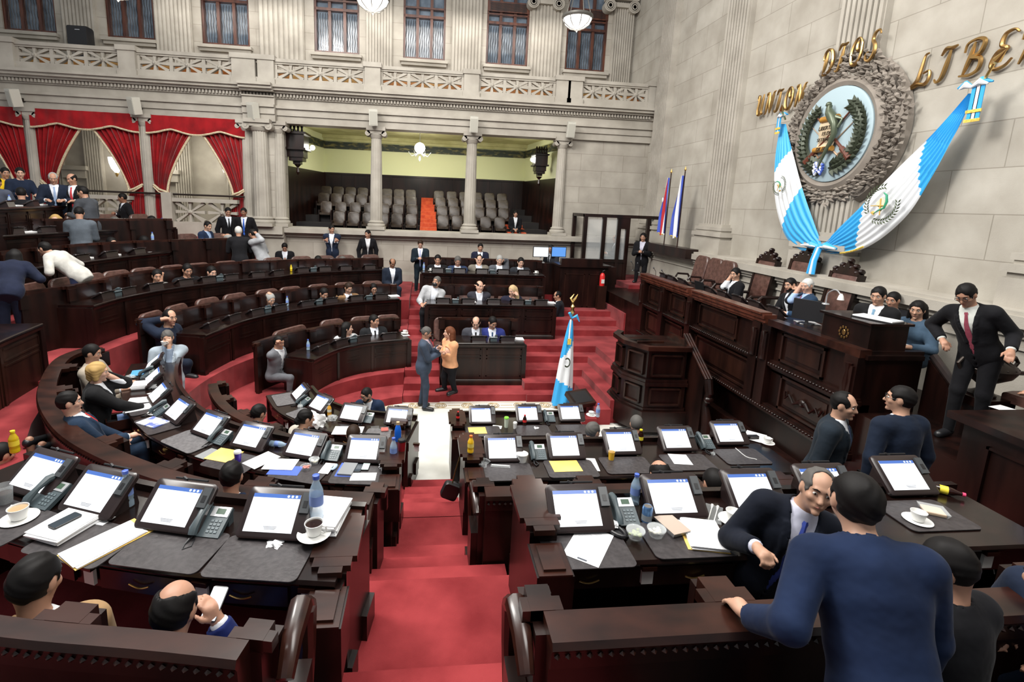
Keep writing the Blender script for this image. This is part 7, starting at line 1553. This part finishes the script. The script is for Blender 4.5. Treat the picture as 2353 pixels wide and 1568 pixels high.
def crowd():
    # nearest figures
    _, arm1 = person(tuple(ony(1962, 1150, 1.68)), 66, 'person in blue suit seen from behind, leaning a hand with watch on the bench', mode='stand', floor=1.76, jacket=(.009, .018, .05), shirt=(.5, .58, .75), lean=30, side=-6, yaw=14, pitch=-12, L=onz(1722, 1420, 2.56), R=(.22, .30, -.12), h=.009, s=1.0, fat=1.08, skn='t', hair='k', style='short')
    r, a = _, arm1; t = a[-1][2]; e = a[-1][1]; d = (t - e) / np.linalg.norm(t - e); c = Vector(t - d * .012); m = MB(); Z = Vector(d).to_track_quat('Z', 'Y').to_matrix().to_4x4(); m.lathe([(.036, -.011), (.036, .011)], n=20, M=Matrix.Translation(c) @ Z, cap=False); m.b2(-.018, .018, .03, .042, -.017, .017, Matrix.Translation(c) @ Z); m.build('wristwatch', M['grey'], r)
    p = ony(1878, 1128, 2.35); person(tuple(p), 250, 'person in a dark jacket and white shirt, face half hidden behind the blue suit', mode='stand', floor=1.44, jacket=(.006, .008, .015), shirt=(.55, .56, .68), tie=(.05, .08, .35), lean=10, side=-16, yaw=-8, pitch=-4, L=(-.30, .2, .02), R=onz(1738, 1258, 2.40), h=.009, fists=True, skn='t', hair='s', style='thin', fat=1.1)
    person(tuple(ony(82, 1338, 2.12)), 108, 'person in a camel jacket seen from behind at the edge of the frame', floor=1.44, jacket=(.27, .17, .085), shirt=WH, h=.010, lean=6, pitch=14, yaw=-25, L='lap', R='lap', hair='k', fat=1.15, pants=(.02, .05, .18))
    person(tuple(ony(402, 1404, 2.0)), 96, 'bald person in a blue suit seen from behind looking at a lit phone', floor=1.44, jacket=(.012, .02, .10), shirt=WH, h=.010, lean=14, pitch=22, yaw=-12, L='lap', R=(.12, .34, .46), hair='k', style='bald', pants=(.02, .05, .18), skn='m')
    root = empty('mobile_phone', ony(493, 1388, 2.2), 0, label='bright lit mobile phone held up by the bald person', cat='phone'); q = Matrix.Rotation(math.radians(-62), 4, 'X') @ Matrix.Rotation(.12, 4, 'Y'); m = MB(); rbox(m, (0, 0, 0), (.075, .009, .155), .012, q); m.build('case', M['black'], root); m = MB(); m.b2(-.034, .034, -.0058, -.005, -.072, .072, q); m.build('screen', M['screen'], root)
    m = MB(); [m.b2(-.025 + .014 * k, -.016 + .014 * k, -.0062, -.0058, -.066, -.058, q) for k in range(4)]; m.build('app_icons', cm('icon_red', (.5, .1, .1)), root)
    at(1940, 932, 3.95, -50, 'smiling person in a dark suit talking to the person with glasses, below the rostrum', 1.12, jacket=(.012, .018, .026), tie=(.05, .07, .13), shirt=WH, h=.011, lean=6, yaw=-10, pitch=4, L='down', R='down', skn='t', hair='k', style='thin', **S)
    at(2068, 918, 3.75, 92, 'person in a navy suit and black glasses turning the head to the smiling person', 1.12, jacket=(.010, .016, .032), shirt=WH, h=.011, lean=6, yaw=42, pitch=0, L='down', R='down', skn='t', hair='k', glasses=True, fat=1.1, **S)
    at(2220, 678, 4.7, 200, 'person in a black suit and red striped tie bending over papers at the rostrum', 1.8, jacket=(.009, .009, .011), shirt=(.62, .64, .60), tie=(.28, .06, .09), h=.011, lean=24, side=10, pitch=34, L=(-.3, .26, .12), R=(.28, .2, .08), skn='m', hair='k', glasses=True, **S)
    at(2018, 680, 6.0, 205, 'person in a black suit reading aloud behind the speaking box', 1.8, jacket=(.010, .010, .011), shirt=WH, tie=(.2, .35, .5), h=.012, lean=8, pitch=14, L='hold', R='hold', skn='t', hair='k')
    at(2108, 712, 5.9, 190, 'person in a blue-grey jacket seated behind the reader at the rostrum', 1.8, jacket=(.05, .085, .13), shirt=None, vee=False, h=.012, hair='k', style='long', female=True, skn='t', yaw=20, L='desk', R='desk')
    at(2052, 690, 6.6, 200, 'person with dark hair mostly hidden behind the reader at the rostrum', 1.8, jacket=BLK, h=.014, skn='m')
    at(1690, 630, 10.0, 170, 'person in a black jacket and white shirt resting cheek on hand at the rostrum', 1.8, jacket=BLK, shirt=WH, h=.013, lean=4, yaw=30, R='cheek', L='desk', skn='t', vee=True)
    at(1816, 655, 8.2, 185, 'bearded person in a black suit leaning sideways with hand on mouth', 1.8, jacket=BLK, shirt=WH, h=.012, lean=6, side=12, yaw=10, L='chin', R='desk', beard=True, skn='t')
    at(1855, 657, 7.75, 160, 'silver-haired person in a blue suit and striped tie whispering at the rostrum', 1.8, jacket=(.02, .045, .09), shirt=LB, tie=(.3, .08, .12), h=.012, lean=4, yaw=35, R='mouth', L='desk', hair='w', skn='l')
    person(tuple(onz(2176, 1302, 2.68)), 100, 'person with black hair and thin glasses in black seen from behind, bottom right', floor=1.44, jacket=BLK, shirt=WH, h=.012, yaw=30, pitch=20, glasses=True)
    person(tuple(onz(2420, 1330, 2.7)), 175, 'person with purple patterned tie leaning in from the frame edge', floor=1.44, jacket=NAVY, shirt=(.5, .52, .75), tie=(.2, .15, .4), h=.014, lean=30)
    person(tuple(onz(2475, 800, 3.2)), 150, 'person in blue at the frame edge holding out printed papers', mode='stand', floor=1.3, jacket=(.02, .04, .12), h=.014, L=ony(2345, 940, 4.2), R=ony(2352, 925, 4.1))
    sheet(0, 0, 0, .2, .29, .2, 'printed paper held out at the frame edge', lines=6).location = onx(2325, 945, ony(2330, 945, 4.3).x)
    person(tuple(onz(1516, 1092, 1.98)), 92, 'bald person whose crown shows above the second rostrum-side bench', floor=.8, jacket=CHAR, h=.013, style='bald', pitch=30)
    person(tuple(onz(1640, 1112, 1.98)), 90, 'person with full black hair in front of the nearest console row', floor=.8, jacket=BLK, h=.013, pitch=25)
    person(tuple(onz(1362, 992, 1.42)), 62, 'grey-haired person in a light blue shirt bending forward by the marble', floor=.16, jacket=(.25, .36, .55), shirt=None, vee=False, h=.012, hair='s', lean=18, pitch=15, yaw=-35, skn='t', L='desk', R='desk')
    person(tuple(onz(1462, 975, 1.35)), 80, 'person with grey hair almost hidden behind a console by the lectern', floor=.16, jacket=CHAR, h=.014, hair='s', lean=15)
    # curtain-side inner rows
    person(tuple(onz(533, 1095, 1.98)), 95, 'person with short black hair seen from behind below the purple cup', floor=.8, jacket=NAVY, h=.011, pitch=12, yaw=-10)
    person(tuple(onz(160, 925, 2.02)), 38, 'person in a dark blue suit and red tie leaning back in the curved bench', floor=.8, jacket=(.012, .025, .05), shirt=WH, tie=(.5, .02, .015), h=.010, lean=-14, side=0, yaw=-12, pitch=0, L='lap', R=(.10, .3, .2), skn='l', fat=1.12)
    person(tuple(onz(225, 855, 2.05)), 25, 'blonde person in a black leather jacket leafing through files', floor=.8, jacket=(.010, .010, .011), shirt=WH, h=.010, lean=4, yaw=0, pitch=8, L='cheek', R=(.12, .5, .2), skn='l', hair='y', style='bob', female=True)
    person(tuple(onz(212, 812, 2.05)), 10, 'person in a beige jacket mostly hidden behind the blonde person', floor=.8, jacket=(.30, .26, .21), h=.013, lean=0)
    person(tuple(onz(595, 950, 1.38)), 70, 'person with short dark hair in blue seen from behind on the short curved bench', floor=.16, jacket=(.03, .03, .10), shirt=WH, h=.012, pitch=18, yaw=-20)
    person(tuple(onz(703, 962, 1.40)), 40, 'person with black hair in a bun and cream jacket reaching over papers', floor=.16, jacket=(.55, .51, .44), shirt=None, vee=False, h=.010, lean=12, yaw=-15, pitch=8, L='desk', R=(.2, .46, .2), hair='k', style='bun', female=True, skn='t')
    person(tuple(onz(812, 1000, 1.36)), 92, 'person with thinning brown hair seen from above behind a console', floor=.16, jacket=CHAR, h=.013, hair='b', style='thin', pitch=30)
    at(842, 908, 8.25, 255, 'person with glasses and dark blue suit kneeling behind the innermost desk', .0, jacket=(.012, .022, .05), shirt=WH, tie=(.02, .02, .06), h=.010, lean=16, side=5, yaw=-25, pitch=18, L='hold', R='hold', glasses=True, beard=True, skn='m', mode='sit')
    at(5, 1045, 5.2, 60, 'person with black hair cut by the frame edge above the nearest curved desk', 1.44, jacket=BLK, h=.014)
    # standing on the floor of the chamber
    at(980, 765, 9.85, -8, 'person in a slate blue suit checking a watch beside the person in peach', .0, jacket=(.045, .06, .09), shirt=(.6, .45, .5), tie=(.4, .25, .3), h=.011, lean=2, yaw=0, pitch=22, L=(.10, .30, .42), R=(.02, .3, .28), skn='m', hair='s', fat=1.1, **S)
    at(1032, 765, 10.35, 205, 'person with long red-brown hair and peach jacket standing with folded arms', .14, jacket=(.72, .36, .19), shirt=None, vee=False, pants=(.008, .008, .010), h=.010, lean=2, yaw=-20, pitch=0, L='fold', R='fold', hair='r', style='long', female=True, skn='l', hemz=.02, **S)
    person(tuple(ony(385, 777, 8.25)), 292, 'person in a light grey suit sipping from a white cup by the curved desk', mode='stand', floor=.3, jacket=(.30, .35, .40), shirt=(.2, .25, .33), h=.010, lean=3, pitch=12, L=(-.02, .17, .60), R=(.20, .34, .05), skn='t', hair='s', s=1.03)
    p = ony(377, 793, 8.12); o = cup(0, 0, 0, 'white cup raised to the lips of the person in light grey', 1.0, False, False, False); o.location = p
    at(643, 785, 10.4, 290, 'person in a grey suit seated at the bench end with fist against mouth', .45, jacket=(.13, .135, .15), shirt=WH, h=.011, lean=10, yaw=20, pitch=14, L='desk', R='mouth', skn='m', off=0) if 0 else person(tuple(ony(641, 787, 9.7)), 345, 'person in a grey suit seated at the bench end with fist against mouth', floor=.45, jacket=(.13, .135, .15), shirt=WH, h=.011, lean=10, yaw=-5, pitch=14, L='lap', R='mouth', skn='m')
    # far rows, curtain side
    row('F1L', 797, 755, 'person with black hair and white jacket turning to the neighbour', off=.6, jacket=(.62, .62, .63), shirt=None, vee=False, h=.013, yaw=60, pitch=0, style='long', female=True, skn='l')
    row('F1L', 860, 738, 'person in a black suit with hands joined in the lowest far row', off=.6, jacket=(.014, .015, .017), tie=BLK, h=.013, yaw=35, pitch=4, skn='m', fat=1.15)
    row('F1R', 1094, 742, 'bald person in a grey suit reading a white page beside the person in blue', jacket=(.05, .052, .065), tie=BLK, h=.013, lean=14, pitch=28, yaw=-10, style='bald', skn='l', L='desk', R='hold')
    row('F1R', 1132, 742, 'person in a bright blue suit reading in the lowest straight far row', jacket=(.025, .035, .17), tie=(.05, .1, .2), h=.013, lean=12, pitch=26, yaw=20, skn='m')
    row('F2L', 372, 730, 'person in dark navy talking on a phone behind the person in light grey', off=.6, jacket=(.012, .018, .035), h=.013, pitch=4, yaw=-20, L='desk', R='ear', style='thin', skn='t', shirt=None, vee=False)
    row('F2L', 620, 688, 'grey-haired person in a blue shirt covering the face with one hand', jacket=(.012, .014, .02), shirt=LB, h=.013, lean=18, pitch=22, L='brow', R='desk', hair='g', skn='t')
    row('F2L', 744, 675, 'person in black looking down at the second far desk', jacket=BLK, h=.014, lean=14, pitch=26)
    row('F2L', 801, 662, 'person in a tan jacket and white shirt in the second far row', jacket=(.24, .14, .07), h=.013, lean=10, pitch=24, skn='t', hair='b', fat=1.15)
    row('F2L', 858, 664, 'person in glasses and black suit nearest the aisle in the second far row', jacket=BLK, tie=BLK, h=.014, lean=8, pitch=16, glasses=True)
    row('F2R', 1003, 648, 'person in a pale grey suit and black mask leaning sideways', jacket=(.42, .43, .45), h=.013, side=-14, yaw=-30, pitch=-8, mask=True, L=(.0, .34, .22), R='desk', hair='s', pants=BLK)
    row('F2R', 1102, 658, 'balding person in glasses with both hands at the face', jacket=(.03, .03, .04), h=.013, yaw=20, pitch=6, L='chin', R='chin', style='bald', skn='l')
    row('F2R', 1178, 668, 'person with long blonde hair leaning head on hand in the second straight row', jacket=(.015, .015, .03), shirt=None, vee=False, h=.013, yaw=-45, pitch=16, hair='bl', style='long', female=True, skn='l', L='cheek', R='desk')
    row('F3L', 237, 658, 'person with auburn hair and grey jacket alone at the third far desk', jacket=(.10, .11, .125), shirt=WH, h=.013, lean=8, pitch=22, hair='r', style='bob', female=True, skn='t')
    row('F3L', 360, 635, 'person in a grey jacket on the phone in the third far row', jacket=(.26, .25, .24), h=.014, yaw=-25, pitch=10, L='mouth', R='desk')
    row('F3L', 430, 621, 'young person in black looking down in the third far row', jacket=BLK, shirt=None, vee=False, h=.014, yaw=-15, pitch=20)
    row('F3L', 485, 626, 'small seated person in dark clothes between two empty chairs', jacket=CHAR, shirt=None, vee=False, h=.015, pitch=16, style='bun', female=True, skn='l')
    row('F3L', 731, 600, 'person in glasses and blue suit looking down in the third far row', jacket=(.02, .03, .09), h=.014, pitch=28, lean=12)
    row('F3L', 787, 601, 'person in grey suit reading under the guard with folded arms', jacket=(.05, .055, .065), h=.014, pitch=26, lean=12, hair='s')
    row('F3L', 853, 606, 'person with reddish hair bowed behind a console near the aisle', jacket=CHAR, h=.015, pitch=32, lean=16, hair='r')
    row('F3R', 1006, 597, 'person in black nearest the aisle in the top straight row', jacket=BLK, h=.015, pitch=16)
    row('F3R', 1052, 600, 'person in blue suit looking down in the top straight row', jacket=(.02, .035, .08), h=.015, pitch=28, lean=12, hair='s')
    row('F3R', 1101, 597, 'person in a brown-grey jacket with hands at the chin in the top straight row', jacket=(.16, .145, .12), h=.015, pitch=20, L='chin', R='chin', style='thin', skn='l')
    row('F3R', 1148, 598, 'person in grey on a phone call in the top straight row', jacket=(.08, .085, .1), h=.015, pitch=20, L='ear', R='desk', skn='l', hair='g')
    row('F3R', 1197, 603, 'person in dark suit farthest from the aisle in the top straight row', jacket=CHAR, h=.015, pitch=18, skn='l')
    row('F4L', 256, 560, 'heavy person in a light grey jacket talking on the phone', jacket=(.36, .37, .38), shirt=(.02, .015, .03), h=.014, yaw=-20, pitch=0, L='ear', R='desk', fat=1.2, skn='t')
    row('F4L', 330, 556, 'young person in blue jacket reading in the fourth far row', jacket=(.02, .05, .13), h=.015, pitch=24, lean=10)
    row('F5L', 126, 508, 'blonde person in a yellow top resting head on hand', jacket=(.75, .48, .12), shirt=None, vee=False, h=.014, yaw=-50, pitch=-6, L='cheek', R='desk', hair='y', style='bob', female=True, skn='l')
    row('F5L', 263, 512, 'person whose face shows behind white papers in the fifth far row', jacket=GREY, h=.015, hair='s', skn='l', pitch=10)
    row('F5L', 347, 509, 'person bowed behind papers near the stone railing', jacket=GREY, h=.015, pitch=35, lean=16)
    # standing and leaning at the back
    at(182, 490, 11.9, 118, 'person in a dark grey suit seen from behind, head bowed, at the fifth far desk', 2.0, jacket=(.08, .095, .115), h=.012, lean=10, pitch=30, L='hold', R='hold', fat=1.1, **S)
    at(102, 572, 9.7, 180, 'person in a pale grey jacket bending over the fourth far desk', 1.5, jacket=(.50, .49, .46), shirt=WH, pants=(.02, .025, .06), h=.012, lean=48, pitch=10, L='desk', R=(.2, .4, .2), skn='t', **S)
    at(35, 590, 8.9, 112, 'person with long black hair and dark blue dress leaning over the desk', 1.2, jacket=(.012, .016, .035), shirt=None, vee=False, h=.013, lean=45, style='long', female=True, pants=(.010, .014, .03), fat=1.15, **S)
    at(122, 410, 13.2, 303, 'grey-haired person in navy suit and light blue tie standing at the top desk', 2.9, jacket=(.012, .018, .035), tie=(.3, .4, .6), h=.013, lean=10, pitch=20, R='desk', L='desk', hair='g', style='thin', **S)
    at(165, 412, 13.4, 275, 'balding person in dark suit and red tie standing at the top desk', 2.9, jacket=BLK, tie=(.5, .04, .05), h=.013, lean=6, yaw=-20, pitch=16, style='bald', **S)
    at(190, 442, 12.6, 172, 'person in grey suit facing the red-tied person across the top desk', 2.4, jacket=(.05, .055, .065), h=.013, lean=10, yaw=20, style='short', **S)
    at(46, 398, 13.6, 330, 'person in a dark blue suit looking aside behind the top desk', 2.9, jacket=NAVY, shirt=None, vee=False, h=.014, yaw=-20, skn='l', **S)
    at(12, 398, 13.8, 322, 'person in a yellow top and black cardigan at the upper edge of the frame', 2.9, jacket=(.75, .5, .02), shirt=None, vee=False, h=.014, hair='k', style='bun', female=True, **S)
    at(48, 445, 12.4, 132, 'person in black seen from behind in front of the top desk', 2.4, jacket=BLK, h=.013, lean=6, **S)
    at(-8, 420, 13.0, 100, 'person in slate blue cut by the frame edge', 2.6, jacket=(.06, .07, .1), h=.015, **S)
    at(281, 455, 15.9, 228, 'guard in black suit standing before the stone railing by the curtain', 2.5, jacket=BLK, tie=BLK, h=.014, yaw=-20, L='down', R='hold', skn='d', **S)
    at(524, 487, 16.3, 300, 'guard in black suit looking down beside the guard in blue tie', 2.0, jacket=BLK, tie=BLK, h=.014, pitch=22, L='down', R='down', **S)
    at(560, 488, 16.1, 278, 'broad guard in black suit and bright blue tie', 2.0, jacket=BLK, tie=(.03, .1, .45), h=.014, L='down', R='down', skn='d', fat=1.15, **S)
    at(478, 520, 14.9, 350, 'person in blue suit and light blue shirt leaning in at the fourth far desk', 1.6, jacket=(.014, .025, .06), shirt=LB, h=.013, lean=14, yaw=-20, L='hold', R='hold', skn='t', **S)
    at(523, 548, 14.6, 170, 'seated balding person raising a hand amid the talking group', 1.6, jacket=BLK, h=.014, R='brow', style='bald', hair='g')
    at(548, 532, 14.2, 112, 'white-haired person in a black coat seen from behind amid the talking group', 1.6, jacket=(.010, .010, .012), h=.013, hair='w', L='desk', R='desk', **S)
    at(580, 538, 14.4, 160, 'person in a pale grey jacket leaning on the desk end, talking group', 1.6, jacket=(.33, .34, .36), h=.013, lean=24, L='cheek', R='desk', **S)
    at(654, 568, 16.6, 285, 'person in black seated by the stone wall bent over a phone', 1.6, jacket=BLK, h=.014, pitch=38, lean=14, L='hold', R='hold')
    at(762, 527, 16.8, 272, 'guard in navy suit standing with folded arms by the stone wall', 1.55, jacket=(.014, .022, .045), tie=None, h=.013, yaw=30, L='fold', R='fold', **S)
    at(845, 538, 16.8, 280, 'guard in black jacket and white blouse standing by the stone wall', 1.5, jacket=BLK, shirt=(.6, .6, .62), h=.013, yaw=-35, L='down', R='down', style='bun', female=True, **S)
    at(966, 561, 15.7, 268, 'tall person in dark suit and pale tie reading a phone on the aisle steps', 1.4, jacket=(.010, .018, .026), tie=(.35, .38, .6), h=.013, pitch=28, L='hold', R='hold', hair='b', skn='l', s=1.03, **S)
    at(902, 605, 14.6, 285, 'bald person in navy jacket and white shirt perched at the aisle end of a row', 1.2, jacket=(.014, .02, .035), h=.013, pitch=26, lean=10, L='clasp', R='clasp', style='bald', skn='d')
    at(1104, 569, 16.3, 268, 'person in dark suit and glasses reading in front of the stone wall', 1.55, jacket=(.014, .016, .035), tie=BLK, h=.013, pitch=12, L='hold', R='hold')
    at(1266, 572, 15.6, 215, 'person in dark suit with crossed legs beside the bright monitors', 1.5, jacket=(.02, .022, .03), tie=BLK, h=.013, yaw=20, pitch=16, L='desk', R='lap', knees=(.05, .5, .12))
    at(1281, 680, 13.9, 160, 'person in dark suit crouching at the end of the second straight desk', .8, jacket=(.012, .014, .02), shirt=WH, h=.013, lean=8, yaw=20, L='lap', R='lap', style='thin')
    at(1478, 545, 15.3, 235, 'person in black jacket and pale blouse standing with papers by the booth', 1.92, jacket=BLK, shirt=(.5, .5, .6), h=.013, L='hold', R='hold', style='long', female=True, skn='m', **S)
    at(1415, 549, 16.9, 170, 'person in white shirt and dark jacket seated inside the glass booth', 1.7, jacket=CHAR, h=.014, pitch=6, style='thin', skn='t')
    at(1185, 492, 18.6, 268, 'guard seated in the public gallery beside the orange steps', 3.2, jacket=BLK, shirt=WH, h=.014, pitch=14, L='clasp', R='clasp', s=.95)
crowd()
